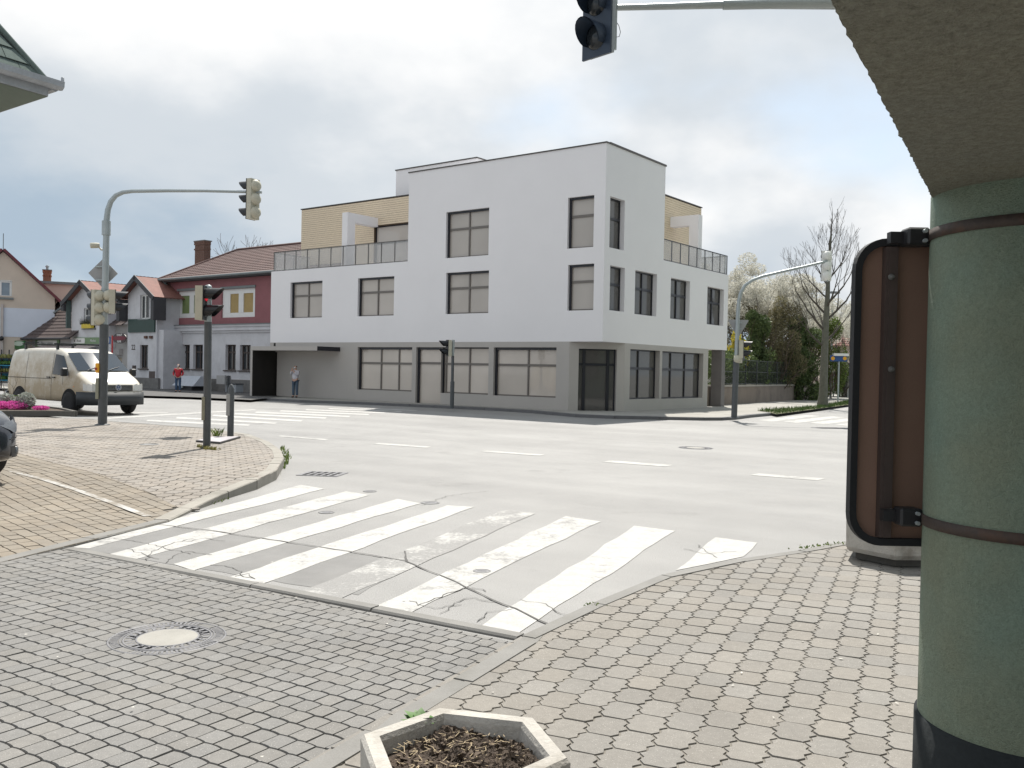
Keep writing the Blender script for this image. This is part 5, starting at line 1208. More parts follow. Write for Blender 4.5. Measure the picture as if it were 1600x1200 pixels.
mb = MB(); facade(mb, (0, c - .06, 0), LX, -LY, x0, x1, .75, zc - .42, [hl(c - .06, *u) for u in lo_], .22); mb.add([(x0, c - .06, 0), (x0, c - .06, zc), (x0, c + 8, zc), (x0, c + 8, 0)], [(0, 1, 2, 3)]); mb.build('ground_wall', WALLW, PH)
mb = MB(); mb.box(x0, x1, c - .10, c + .1, 0, .748); mb.build('plinth', STONEP, PH)
for k, (d, z, h) in enumerate(((.22, zc - .10, .10), (.14, zc - .22, .117), (.20, zc - .30, .077), (.10, zc - .418, .115))): mb = MB(); mb.box(x0 - d * .3, x1, c - .06 - d, c + .02, z, z + h); mb.build('cornice', WALLW, PH)
mb = MB(); mb.box(x0, x1, c - .33, c + .02, zc + .002, zc + .05); mb.build('ledge', ZINC, PH)
for i, u in enumerate(up):
    h = hwin(PH, c, u[:2], u[2:], WFR, [SHG, SHY][i], cols=(.16, .56) if i else (.52,), sill=False, rec=.08, bar=.26, mull=.42)
    mb = MB(); mb.box(h[0] - .06, h[1] + .06, c - .06, c + .03, h[3] + .004, h[3] + .14); mb.build('lintel', ZINC, PH)
for u in lo_: hwin(PH, c - .06, u[:2], u[2:], DFR, PANEB, cols=(.5,), rows=(.7,), rec=.17)
# roof: eaves, hip at the left end, ridge
ez = ze + .05; ey = c - .45; rx = hp(372, 391.5, c + 4.2); rz_ = rx.z
A = V3(x0 - .35, ey, ez); Vv = V3(0, c + 4.2 - ey, rz_ - ez); hgt = Vv.length; Vv.normalize(); W0 = x1 + 3 - A.x
tiles('roof_tiles', TILE_D, PH, A, LX, Vv, W0, x1 + 3 - rx.x, hgt, rx.x - A.x)
A2 = V3(x0 - .35, c + 8.8, ez); U2 = V3(0, -1, 0); half = (c + 8.8 - ey); V2 = V3(rx.x - A.x, 0, rz_ - ez); h2 = V2.length; V2.normalize()
tiles('roof_tiles', TILE_D, PH, A2, U2, V2, half, .05, h2, half - (c + 4.2 - ey))
mb = MB(); mb.tube([A + V3(0, 0, .03), V3(rx.x, c + 4.2, rz_ + .05), V3(x1 + 3, c + 4.2, rz_ + .05)], .09, 8); mb.build('ridge_cap', TILE_D, PH)
mb = MB(); mb.tube([V3(A.x, ey - .06, ez - .03), V3(x1, ey - .06, ez - .03)], .075, 8); mb.build('gutter', ZINC, PH)
mb = MB(); mb.box(x0, x1, ey, c - .003, ez - .16, ez - .02); mb.build('eaves_board', BARGE, PH)
mb = MB(); dp = x0 + .12; mb.tube([V3(dp, ey, ez - .08), V3(dp, c - .12, ez - .4), V3(dp, c - .12, zc + .2), V3(dp, c - .32, zc + .1), V3(dp, c - .32, zc - .1), V3(dp + .12, c - .16, zc - .6), V3(dp + .12, c - .16, .3)], .06, 8); mb.build('downpipe', ZINC, PH)
BRK = mat('brown brick', (.145, .085, .065), .9, .3, 14, 60, bump=.4); MORT = mat('brick mortar', (.20, .18, .165), .95, .1)
def chimney(parent, x0, x1, y0, y1, z0, z1, m, rows):
    mb = MB(); mb.box(x0 + .012, x1 - .012, y0 + .012, y1 - .012, z0, z1); ch = mb.build('chimney', MORT, parent)
    mb = MB(); H = (z1 - z0) / rows
    for k in range(rows):
        fl = .04 if k >= rows - 2 or k == rows - 5 else 0; n = 3; o = .5 if k % 2 else 0
        for f_ in range(2):
            L_ = (x1 - x0) if f_ == 0 else (y1 - y0); a = -o * L_ / n
            while a < L_ - .01:
                p, q = max(a, 0) + .008, min(a + L_ / n, L_) - .008
                if q > p:
                    if f_ == 0: mb.box(x0 + p - fl, x0 + q + fl, y0 - fl, y0 + .05, z0 + H * k + .008, z0 + H * (k + 1) - .006); 
                    else: mb.box(x0 - fl, x0 + .05, y0 + p, y0 + q, z0 + H * k + .008, z0 + H * (k + 1) - .006); mb.box(x1 - .05, x1 + fl, y0 + p, y0 + q, z0 + H * k + .008, z0 + H * (k + 1) - .006)
                a += L_ / n
    tag(mb.build('brick_courses', m, ch), kind='stuff')
    mb = MB(); mb.box(x0 - .06, x1 + .06, y0 - .06, y1 + .06, z1, z1 + .06); mb.build('chimney_cap', STONEP, ch)
cy = c + 2.9; ca, cb = hp(304.5, 378, cy), hp(322, 416, cy)
chimney(PH, ca.x, cb.x - .2, cy, cy + .45, cb.z - 1.2, ca.z, BRK, 26)

# --- white gabled house (left neighbour) with green board
def gable_house(label, cat, c, xl, xr, xa, ya, yl, yr, depth, wall, tile, over=.35, back=0.):
    "narrow house with its gable to the street; px of wall edges and of apex and eaves"
    t = thing('gabled_house', label, cat, BF.o, BF.rz); a, b, ap = hp(xl, 480, c).x, hp(xr, 480, c).x, hp(xa, ya, c)
    zl, zr = hp(xl, yl, c).z, hp(xr, yr, c).z; zm = (zl + zr) / 2; ax = (a + b) / 2
    return t, a, b, ax, zm, ap.z
c = 1.0
WH, a, b, ax, zm, za = gable_house('narrow white gabled house with a dark green board below its attic window', 'house', c, 200, 245.5, 222, 434, 459, 459, 6, WALLW, TILE_R)
wn = hl(c, 219, 461, 233, 498); wg = hl(c, 219, 539, 231, 576)
mb = MB(); facade(mb, (0, c, 0), LX, -LY, a, b, .7, zm, [wn, wg], .16); mb.add([(a, c, zm), (b, c, zm), (ax, c, za)], [(0, 1, 2)])
mb.add([(b, c, 0), (b, c + 6, 0), (b, c + 6, zm), (b, c, zm)], [(0, 1, 2, 3)]); mb.add([(a, c, 0), (a, c, zm), (a, c + 6, zm), (a, c + 6, 0)], [(0, 1, 2, 3)]); mb.build('wall', WALLW, WH)
mb = MB(); mb.box(a - .03, b + .25, c - .05, c + .1, 0, .698); mb.build('plinth', STONEP, WH)
mb = MB(); mb.box(b + .002, b + .5, c + .12, c + 3, 0, hp(250, 515, c).z); mb.build('side_wall', WALLW, WH)
hwin(WH, c, (219, 461), (233, 498), WFR, PANEB, cols=(.45,), rec=.1); hwin(WH, c, (219, 539), (231, 576), DFR, PANEB, cols=(.4,), rec=.12)
def gable_roof(t, c, a, b, ax, zm, za, depth, tile, over=.42, fr=.5):
    for sgn in (-1, 1):
        e = V3((b if sgn > 0 else a) + sgn * over, 0, zm - (za - zm) * over / (b - ax)); k = V3(ax, 0, za + .06)
        up = (k - e); L_ = up.length; up.normalize(); A_ = V3(e.x, c - fr, e.z) if sgn < 0 else V3(e.x, c + depth, e.z)
        if sgn > 0: tiles('roof_tiles', tile, t, A_, V3(0, -1, 0), up, depth + fr, depth + fr, L_, wav=.24)
        else: tiles('roof_tiles', tile, t, V3(e.x, c + depth, e.z), V3(0, -1, 0), up, depth + fr, depth + fr, L_, wav=.24)
        mb = MB(); mb.obox(V3(e.x, c - fr - .04, e.z), up, V3(0, 1, 0), -.05, L_ + .02, 0, .06, -.22, .05, Z=up.cross(V3(0, 1, 0)) * (1 if sgn < 0 else -1)); mb.build('barge_board', BARGE, t)
        mb = MB(); mb.box(min(e.x, e.x - sgn * .3), max(e.x, e.x - sgn * .3), c - fr + .02, c + .3, e.z - 1.3 if t is WH else e.z - .5, e.z - .03); mb.build('eaves_bracket', BARGE, t)
gable_roof(WH, c, a, b, ax, zm, za, 7, TILE_R)
g_ = hl(c, 202, 499, 243, 519); mb = MB(); mb.box(g_[0], g_[1], c - .08, c - .004, g_[2], g_[3]); mb.build('green_board', mat('dark green board', (.012, .042, .035), .5, .15, 4), WH)
for x in (229, 237): h = hl(c, x - 1.9, 525, x + 1.9, 529); mb = MB(); mb.box(h[0], h[1], c - .10, c - .004, h[2], h[3]); mb.build('wall_lamp', mat('rusty lamp', (.10, .045, .03), .7), WH)
h = hl(c, 233.5, 580, 242, 592.5); mb = MB(); mb.box(h[0], h[1], c - .03, c - .003, h[2], h[3]); mb.build('meter_cupboard', mat('brown cupboard', (.09, .07, .065), .7), WH)
h = hl(c, 208, 571, 212.5, 579); mb = MB(); mb.box(h[0], h[1], c - .06, c - .003, h[2], h[3]); mb.build('letter_box', DFR, WH)
p = hp(208.5, 543, c); text_mesh('22', .42, 'house_number', DFR, WH, plane_matrix((p.x, c - .006, p.z), (1, 0, 0), (0, 0, 1)), True)
mb = MB(); mb.box(a, b + .6, c + 2.2, c + 2.35, 0, zm); mb.build('party_wall', WALLP, WH)
# --- recessed grey wall with the oval inn sign
c2 = 2.2; GH = thing('grey_house', 'grey recessed house front with dark roof between the two white gables', 'house', BF.o, BF.rz)
xa_, xb_ = hp(158, 540, c2).x, hp(202, 540, c2).x; zt = hp(180, 507, c2).z
mb = MB(); facade(mb, (0, c2, 0), LX, -LY, xa_, xb_, 0, zt, [hl(c2, 178, 558.5, 190, 612)], .3); mb.build('wall', WALLG, GH)
h = hl(c2, 178, 558.5, 190, 612); h = (h[0], h[1], 0.02, h[3]); mb = MB(); mb.box(h[0] + .003, h[1] - .003, c2 + .12, c2 + .2, h[2], h[3] - .003); dd = mb.build('door', mat('cream door', (.46, .40, .32), .7), GH)
mb = MB(); mb.box(h[0] + .2, h[1] - .2, c2 + .105, c2 + .119, h[2] + 1.3, h[3] - .25); mb.build('door_light', mat('red brown leaded light', (.16, .06, .045), .4), dd)
A_ = V3(xa_, c2 - .5, zt - .1); up_ = V3(0, 4.6, 3.4).normalized(); tiles('roof_tiles', TILE_K, GH, A_, LX, up_, xb_ - xa_, xb_ - xa_, 4.4)
mb = MB(); mb.obox(V3(xa_ + .3, c2 - .6, zt - .2), V3(.86, 0, .5), V3(0, 1, 0), 0, 1.9, 0, .25, 0, .2, Z=V3(-.5, 0, .86)); mb.build('verge_flashing', ZINC, GH)
h = hl(c2, 183.5, 545, 192, 554.5); mb = MB(); mb.box(h[0], h[1], c2 - .25, c2 - .003, h[2], h[3]); mb.build('wall_box', mat('grey cabinet', (.36, .35, .35), .7), GH)
p = hp(186.5, 528.5, c2 - .55); e0_ = hp(176.2, 528, c2 - .55).x; e1_ = hp(197.2, 528, c2 - .55).x; rx_ = (e1_ - e0_) / 2; rz2 = (hp(186, 520.5, c2 - .55).z - hp(186, 537, c2 - .55).z) / 2
SGN = thing('inn_sign', 'oval dark red and white inn sign on the grey wall beside the white gable', 'sign', HF.wor((p.x, c2 - .55, p.z)), BF.rz)
def ell(mb, rx, rz, y0, y1, n=32): mb.loft([[V3(rx * math.cos(2 * math.pi * k / n), y, rz * math.sin(2 * math.pi * k / n)) for k in range(n)] for y in (y1, y0)], False)
mb = MB(); ell(mb, rx_, rz2, 0, .05); mb.build('board', mat('dark sign board', (.055, .04, .042), .5), SGN)
mb = MB(); ell(mb, rx_ * .98, rz2 * .42, -.012, -.002); mb.build('red_band', mat('wine red band', (.16, .012, .03), .5), SGN)
for s_, z in (('VINNÝ', rz2 * .58), ('ŠENK', -rz2 * .60)): text_mesh(s_, rz2 * .62, 'sign_text', WHITEP, SGN, plane_matrix((0, -.008, z), (1, 0, 0), (0, 0, 1)), True)
mb = MB(); mb.tube([V3(rx_, .025, 0), V3(rx_ + .55, .55, 0)], .03, 6); mb.build('bracket', BARGE, SGN)
# --- shop house with white gable and long brown roof
c3 = 1.4
SH = thing('shop_house', 'shop house with a white gable, flower box and long dark roof above the shop sign', 'house', BF.o, BF.rz)
a, b = hp(112, 480, c3).x, hp(162, 480, c3).x; ap = hp(135.5, 441, c3); zm = hp(112, 469, c3).z; ax = (a + b) / 2 - .02
wn = hl(c3, 131, 481.5, 149, 513); xl = hp(38, 560, c3).x
mb = MB(); facade(mb, (0, c3, 0), LX, -LY, a, b, 0, zm, [wn], .16); mb.add([(a, c3, zm), (b, c3, zm), (ax, c3, ap.z)], [(0, 1, 2)]); mb.add([(b, c3, 0), (b, c3 + 3, 0), (b, c3 + 3, zm), (b, c3, zm)], [(0, 1, 2, 3)]); mb.build('gable_wall', WALLW, SH)
ze3 = hp(70, 530, c3).z
mb = MB(); facade(mb, (0, c3 + .03, 0), LX, -LY, xl, a, 0, ze3, [hl(c3 + .03, 45, 556, 62, 605), hl(c3 + .03, 75, 556, 100, 605)], .15); mb.add([(xl, c3 + .03, 0), (xl, c3 + .03, ze3), (xl, c3 + 7, ze3), (xl, c3 + 7, 0)], [(0, 1, 2, 3)]); mb.build('shop_wall', WALLG, SH)
for u in ((45, 556, 62, 605), (75, 556, 100, 605)): hwin(SH, c3 + .03, u[:2], u[2:], DFR, PANEB, cols=(), rec=.1, sill=False)
gable_roof(SH, c3, a, b, ax, zm, ap.z, 6, TILE_R, over=.4)
hw = hwin(SH, c3, (131, 481.5), (149, 513), WFR, PANEB, cols=(.5,), rows=(.62,), rec=.1)
mb = MB(); mb.box(hw[0] + .2, hw[1] - .05, c3 - .26, c3 - .06, hw[2] + .0, hw[2] + .27); fb = mb.build('flower_box', mat('yellow box', (.55, .42, .03), .5), SH)
r = random.Random(11); mb = MB()
for k in range(170):
    p = V3(r.uniform(hw[0] + .0, hw[1] + .05), c3 - .16 + r.uniform(-.12, .12), hw[2] + .24); d = V3(r.uniform(-.25, .25), r.uniform(-.12, .12), r.uniform(.15, .55)); s_ = V3(.022, 0, 0); mb.add([p - s_, p + s_, p + d], [(0, 1, 2)])
tag(mb.build('dry_plants', mat('dry box plants', (.05, .05, .03), .9, .4, 20), fb), kind='stuff')
el = hp(27, 529, c3 - .5); er = hp(110, 527, c3 - .5); top = hp(100, 467, c3 + 2.6); tl_ = hp(93, 470, c3 + 2.6)
A_ = V3(el.x, c3 - .5, el.z); up_ = V3(0, 3.1, tl_.z - el.z); L_ = up_.length; up_.normalize(); tiles('roof_tiles', TILE_K, SH, A_, LX, up_, er.x - el.x, er.x - tl_.x + .4, L_, tl_.x - el.x)
mb = MB(); mb.tube([A_ + V3(0, -.06, -.02), V3(er.x, c3 - .56, el.z - .02)], .07, 8); mb.build('gutter', BARGE, SH)
mb = MB(); mb.box(a - .15, a, c3 - .3, c3 - .03, hp(110, 513, c3).z, hp(110, 470, c3).z); mb.build('corner_pipe', mat('green grey pipe', (.07, .10, .095), .6), SH)
GRS = mat('sage green sign', (.16, .245, .13), .55, .06); SIW = mat('white sign field', (.66, .66, .64), .5, .03); TXD = mat('dark sign lettering', (.05, .055, .05), .6)
def shop_sign(label, cc, x0_, x1_, y0_, y1_, w0_, w1_, txt, txt2=None):
    a_, b_ = hp(x0_, y0_, cc), hp(x1_, y1_, cc); t = thing('shop_sign', label, 'sign', HF.wor((a_.x, cc, b_.z)), BF.rz); W_, H_ = b_.x - a_.x, a_.z - b_.z
    mb = MB(); mb.box(0, W_, 0, .06, 0, H_); mb.build('board', GRS, t)
    u0, u1 = W_ * w0_, W_ * w1_; mb = MB(); mb.loft([[V3(x, y, z) for x, z in rrect(u0, u1, H_ * .10, H_ * .90, H_ * .22, 5)] for y in (-.002, -.014)][::1], False); mb.build('white_field', SIW, t)
    text_mesh(txt, H_ * .52, 'sign_text', TXD, t, plane_matrix(((u0 + u1) / 2, -.018, H_ * .5), (1, 0, 0), (0, 0, 1)))
    if txt2: text_mesh(txt2, H_ * .55, 'sign_text', SIW, t, plane_matrix(((u1 + W_) / 2, -.006, H_ * .5), (1, 0, 0), (0, 0, 1)))
    return t, W_, H_
t, W_, H_ = shop_sign('green and white market sign above the striped awning', c3 - .08, 115, 158, 527.5, 537.5, .01, .42, 'Koala', 'Market')
mb = MB(); mb.ball(V3(W_ * .045, -.02, H_ * .5), H_ * .14, .012, H_ * .2, 10, 6); mb.build('sign_mark', TXD, t)
shop_sign('green and white shop sign with grey lettering under the dark roof', c3 - .06, 55, 92, 531, 541.5, .1, .92, 'Ovoce i zelenina')
cs = c3 - .9; a_, b_ = hp(19, 532.5, cs), hp(38, 545.5, cs); t = thing('shop_sign', 'green hanging sign with a pale oval at the left corner of the shop house', 'sign', HF.wor((a_.x, cs, b_.z)), BF.rz)
W_, H_ = b_.x - a_.x, a_.z - b_.z; mb = MB(); mb.box(0, W_, 0, .08, 0, H_); mb.build('board', mat('leaf green sign', (.035, .12, .04), .5), t); mb = MB(); n = 24
mb.loft([[V3(W_ * .55 + W_ * .42 * math.cos(2 * math.pi * k / n), y, H_ * .66 + H_ * .28 * math.sin(2 * math.pi * k / n)) for k in range(n)] for y in (-.002, -.02)], False); mb.build('oval_field', mat('pale green field', (.42, .5, .42), .5), t)
mb = MB(); mb.tube([V3(W_, .04, H_ * .8), V3(W_ + .9, .5, H_ * .8)], .03, 6); mb.build('bracket', BARGE, t)
# awning
ya = c3 - .1; A0_, A1_ = hp(64, 541.5, ya), hp(157, 537, ya); fz = hp(100, 549, c3 - 1.5).z; x0_, x1_ = A0_.x + .3, hp(155, 545, ya).x
t = thing('awning', 'pale striped awning over the shop front behind the van', 'awning', HF.wor((x0_, ya, 0)), BF.rz); n = 26; W_ = x1_ - x0_
for k in range(n):
    mb = MB(); u0, u1 = W_ * k / n, W_ * (k + 1) / n; z0 = (A0_.z + A1_.z) / 2
    mb.quad(V3(u0, -1.4, fz), V3(u1, -1.4, fz), V3(u1, 0, z0), V3(u0, 0, z0)); mb.quad(V3(u0, -1.402, fz - .42), V3(u1, -1.402, fz - .42), V3(u1, -1.4, fz), V3(u0, -1.4, fz)); mb.build('stripe', [mat('pink grey canvas', (.40, .30, .29), .9), mat('pale canvas', (.47, .44, .42), .9)][k % 2], t)
# --- beige house beyond with rear wing
d = 66.; BF2 = Frame((-31.5, d - 4), .44)
BH = thing('beige_house', 'large beige gabled house with a pale blue band at the far left', 'house', BF2.o, BF2.rz)
q_ = lambda x, y, cc=0.: BF2.hit(x, y, 1, cc)
L_ = q_(-120, 600).x; Rr = q_(84, 600).x; apx = q_(5, 393.5); eR = q_(84, 466); hole_ = (q_(-18, 438.5).x, q_(18.5, 465).x, q_(18, 465).z, q_(18, 438.5).z); lft = 2 * apx.x - eR.x
zb0, zb1 = q_(40, 527).z, q_(40, 482).z
mb = MB(); facade(mb, (0, 0, 0), LX, -LY, lft, Rr, 0, zb0, []); facade(mb, (0, 0, 0), LX, -LY, lft, Rr, zb1, eR.z, [hole_] if hole_[3] < eR.z else []); 
w2 = hole_ if hole_[3] >= eR.z else None
if w2:
    # gable drawn round the window
    mb.add([(lft, 0, eR.z), (w2[0], 0, eR.z), (w2[0], 0, w2[3]), (lft + (w2[3] - eR.z) * (apx.x - lft) / (apx.z - eR.z), 0, w2[3])], [(0, 1, 2, 3)])
    mb.add([(w2[1], 0, eR.z), (Rr, 0, eR.z), (Rr - (w2[3] - eR.z) * (Rr - apx.x) / (apx.z - eR.z), 0, w2[3]), (w2[1], 0, w2[3])], [(0, 1, 2, 3)])
    mb.add([(lft + (w2[3] - eR.z) * (apx.x - lft) / (apx.z - eR.z), 0, w2[3]), (Rr - (w2[3] - eR.z) * (Rr - apx.x) / (apx.z - eR.z), 0, w2[3]), (apx.x, 0, apx.z)], [(0, 1, 2)])
else: mb.add([(lft, 0, eR.z), (Rr, 0, eR.z), (apx.x, 0, apx.z)], [(0, 1, 2)])
mb.add([(Rr, 0, 0), (Rr, 12, 0), (Rr, 12, eR.z), (Rr, 0, eR.z)], [(0, 1, 2, 3)]); mb.build('wall', WALLB, BH)
mb = MB(); mb.obox((0, 0, 0), LX, LY, lft, Rr, -.02, .05, zb0, zb1); mb.build('pale_band', mat('pale blue plaster', (.56, .60, .68), .9, .04, 1.2), BH)
mb = MB(); u = q_(3.2, 500).x; mb.obox((0, 0, 0), LX, LY, u - .08, u + .08, -.16, -.022, 0, zb1 + .2); mb.build('downpipe', mat('beige pipe', (.42, .38, .36), .6), BH)
window(BH, (0, 0, 0), LX, -LY, hole_, [.5], [], WFR, mat('blue grey blind', (.20, .25, .30), .5), rec=.1, bar=.14, mull=.14)
mb = MB(); mb.box(hole_[0] - .2, hole_[1] + .1, -.12, .02, hole_[2] - .14, hole_[2] - .01); mb.build('sill', ZINC, BH)
REDF = mat('dark red verge', (.13, .03, .04), .7)
for sgn in (1, -1):
    e = V3(eR.x + .35 if sgn > 0 else lft - .35, -.25, eR.z - .25); k = V3(apx.x, -.25, apx.z + .1); up = k - e; L_ = up.length; up.normalize()
    mb = MB(); mb.obox(e, up, LY, 0, L_, 0, 12.5, 0, .16, Z=up.cross(LY) * (1 if sgn < 0 else -1)); mb.build('roof', REDF, BH)
mb = MB(); e = V3(eR.x + .35, -.3, eR.z - .28); mb.tube([e + V3(.1, 0, .05), e + V3(.12, 0, -.35), e + V3(-.35, 0, -.75)], .07, 8); mb.build('gutter_pipe', ZINC, BH)
mb = MB(); p = q_(5, 393); mb.tube([V3(p.x, 0, p.z), V3(p.x, 0, p.z + 1.2)], .025, 6); mb.build('lightning_rod', ZINC, BH)
p = q_(2.5, 529); mb = MB(); mb.ball(V3(p.x, -.25, p.z), .16, n=10, m=6); mb.tube([V3(p.x, -.25, p.z), V3(p.x, 0, p.z + .1)], .05, 6); mb.build('wall_lamp', BLACKP, BH)
RW_ = thing('rear_wing', 'flat-roofed peach building with a brick chimney behind the beige gable', 'building', BF2.wor((0, 8)), BF2.rz)
qq = lambda x, y: BF2.hit(x, y, 1, 8.) - V3(0, 8, 0)
a_ = qq(40, 439); b_ = qq(150, 448); mb = MB(); zt = qq(90, 444).z; mb.box(a_.x, b_.x, 0, 8, 0, zt); mb.build('wall', mat('peach plaster', (.55, .44, .375), .9, .05, 1.2), RW_)
mb = MB(); mb.box(a_.x - .1, b_.x + .1, -.25, 8.2, zt, zt + .18); mb.build('roof_edge', ZINC, RW_)
u, v = qq(66.5, 420), qq(79, 438.5); chimney(RW_, u.x, v.x, 1., 1.8, zt, u.z, mat('red brick', (.30, .12, .07), .9, .25, 12, 50), 12)
mb = MB(); mb.lathe([(.09, 0), (.09, .2), (.16, .25), (.02, .4)], 10, ((u.x + v.x) / 2, 1.4, u.z + .06)); mb.build('cowl', GALV, RW_)
# --- small furniture in front of the houses
def hb(name, label, cat, c, x0_, y0_, x1_, y1_, z0=.1):
    a_, b_ = hp(x0_, y0_, c), hp(x1_, y1_, c); t = thing(name, label, cat, HF.wor((a_.x, c, z0)), BF.rz); return t, b_.x - a_.x, a_.z - z0, b_.z - z0
cc = 1.2
t, W_, zt, zb = hb('salt_bin', 'pale grit bin with a sloped lid beside the person in red', 'bin', cc, 284.5, 587, 317, 603.5)
mb = MB(); mb.add([(0, -.62, zb), (W_, -.62, zb), (W_ * .98, -.1, zt), (W_ * .08, -.1, zt), (0, .3, zb), (W_, .3, zb), (W_ * .98, .25, zt), (W_ * .08, .25, zt)], [(0, 1, 2, 3), (1, 5, 6, 2), (4, 0, 3, 7), (3, 2, 6, 7)]); mb.build('lid', mat('pale blue grey plastic', (.42, .45, .50), .5, .1, 6), t)
mb = MB(); mb.box(.1, W_ * .85, -.5, .28, 0, zb - .004); mb.build('body', mat('dark bin body', (.035, .035, .04), .7), t)
mb = MB(); mb.box(W_ * .38, W_ * .52, -.64, -.58, zb - .1, zb - .02); mb.build('latch', GALV, t)
t, W_, zt, zb = hb('litter_bin', 'grey litter bin hung on a post by the white wall', 'bin', cc - .3, 347.5, 586.5, 363.5, 600.5)
mb = MB(); mb.prism([(0.06, -.4), (W_ * .85, -.4), (W_ * .85, 0), (0.06, 0)], zb, zt); mb.build('box', mat('grey bin steel', (.33, .33, .33), .6, .1), t)
mb = MB(); mb.box(W_ * .87, W_, -.28, -.18, 0, zt); mb.build('post', POLE, t)
t, W_, zt, zb = hb('cabinet', 'squat grey utility cabinet standing by the plinth left of the canopy', 'cabinet', cc - .1, 362, 598.5, 378, 615)
mb = MB(); mb.bevbox(0, W_, -.4, .1, 0, zt - .05, .03); mb.build('box', mat('cool grey cabinet', (.30, .33, .36), .5, .1), t); mb = MB(); mb.bevbox(-.03, W_ + .04, -.45, .12, zt - .052, zt, .02); mb.build('lid', mat('dark lid', (.06, .065, .07), .5), t)
# plant racks at the far left
BLU = mat('bright blue rack panel', (.03, .22, .36), .6, .2, 5); rk = thing('plant_rack', 'blue plant rack with trays of small plants at the far left behind the van', 'rack', D(-30, 610, 47.) * 1, 0.05); rk.location.z = .1
W_ = 2.35; mb = MB(); mb.box(0, W_, .5, .55, .35, 1.75); mb.build('back_panel', BLU, rk)
for k in range(7): x = W_ * k / 6; mb = MB(); mb.box(x - .025, x + .025, .44, .49, 0, 2.0); mb.build('post', BLACKP, rk)
r = random.Random(21)
for j, z in enumerate((.40, .78, 1.16, 1.5)):
    mb = MB(); mb.box(0, W_, -.05, .43, z, z + .04); sh_ = mb.build('shelf', BLACKP if j % 2 else BLU, rk); mb = MB()
    for k in range(420):
        p = V3(r.uniform(0, W_), r.uniform(-.02, .4), z + .04); d = V3(r.uniform(-.1, .1), r.uniform(-.1, .1), r.uniform(.05, .24)); s_ = V3(r.uniform(.02, .05), r.uniform(-.03, .03), 0); mb.add([p + d * .4 - s_, p + d * .4 + s_, p + d + s_ * .4, p + d - s_ * .4], [(0, 1, 2, 3)])
    tag(mb.build('young_plants', mat('mixed plants %d' % (j % 2), [(.06, .14, .03), (.16, .16, .05)][j % 2], .8, .5, 9, 20), sh_), kind='stuff')
# --- eaves corner of the house at the upper left
EC = D(74, 151, 10.); e1_ = V3(-.50, -.866, 0); e2_ = V3(-.80, .60, 0)
EH = thing('eaves_house', 'corner of a grey green slate roof with gutter at the upper left', 'house', (EC.x, EC.y, 0))
O = V3(0, 0, EC.z); LE = 6.; n1 = V3(.866, -.5, 0); n2 = V3(.6, .8, 0)
mb = MB(); mb.poly([O + e1_ * .0, O + e2_ * LE, O + e2_ * LE + e1_ * LE, O + e1_ * LE]); mb.f = [f[::-1] for f in mb.f]; mb.build('soffit', mat('grey green soffit boards', (.13, .17, .145), .7, .08, 2, stretch=(8, 1, 1)), EH)
ZF = mat('weathered zinc gutter', (.36, .385, .42), .5, .14, 5, 40)
mb = MB(); mb.obox(O, e1_, n1, -.0, LE, -.03, .015, .004, .14); mb.obox(O, e2_, n2, .02, LE, -.03, .015, .004, .14); mb.build('fascia', ZF, EH)
for ee, nn, nm in ((e1_, n1, 0), (e2_, n2, 1)):
    prof = [(.016, .12), (.05, .085), (.10, .08), (.135, .11), (.14, .17), (.128, .172), (.12, .12), (.06, .10), (.028, .13)]
    mb = MB(); mb.loft([[O + ee * u + nn * dd + Zv * z for dd, z in prof] for u in ((-.11, LE) if nm == 0 else (.0, LE))], False); mb.build('gutter', ZF, EH)
mb = MB(); p = O + n1 * .13 + e1_ * -.09; mb.lathe([(.018, .16), (.018, .21), (.004, .22)], 8, p); mb.build('gutter_stop', ZF, EH)
SLT = mat('grey green slate', (.12, .15, .14), .95, .22, 3, 30, spec=.08); sl_ = math.radians(56); zb_ = .13
for ee, nn, ins in ((e1_, n1, e2_), (e2_, n2, e1_)):
    upv = (ins * math.cos(sl_) + Zv * math.sin(sl_)); r = random.Random(5)
    for j in range(6):
        for i in range(22):
            u0 = .02 + .27 * (i + .5 * (j % 2)) ; v0 = .02 + .19 * j
            if u0 + .13 < v0 * math.cos(sl_) or u0 > LE * .85: continue
            A_ = O + Zv * zb_ + ee * max(u0, v0 * math.cos(sl_)) + upv * v0; nrm = ee.cross(upv); nrm = nrm if nrm.z > 0 else -nrm; wd = u0 + .262 - max(u0, v0 * math.cos(sl_)); l1 = r.uniform(.018, .028)
            mb = MB(); P_ = [A_ + nrm * l1, A_ + ee * wd + nrm * l1, A_ + ee * wd + upv * .24 + nrm * .006, A_ + ee * min(wd, .24 * math.cos(sl_) if u0 < v0 * math.cos(sl_) + .1 else 0) + upv * .24 + nrm * .006]
            Q_ = [p - nrm * .008 for p in P_]; mb.loft([P_[::-1], Q_[::-1]] if nrm.dot(ee.cross(upv)) > 0 else [P_, Q_], False); mb.f = [f[::-1] for f in mb.f]; mb.build('slate', SLT, EH)
    mb = MB(); mb.add([O + Zv * zb_, O + Zv * zb_ + ee * LE, O + Zv * zb_ + ee * LE + upv * 1.3, O + Zv * zb_ + upv * 1.3 + ee * 1.3 * math.cos(sl_)], [(0, 1, 2, 3)]); mb.build('roof_deck', BARGE, EH)
hv = ((e1_ + e2_) * math.cos(sl_) + Zv * math.sin(sl_)); mb = MB(); mb.tube([O + Zv * (zb_ + .03), O + Zv * (zb_ + .03) + hv * 1.25], .035, 8); mb.build('hip_cap', SLT, EH)
top_ = O + Zv * zb_ + hv * 1.25
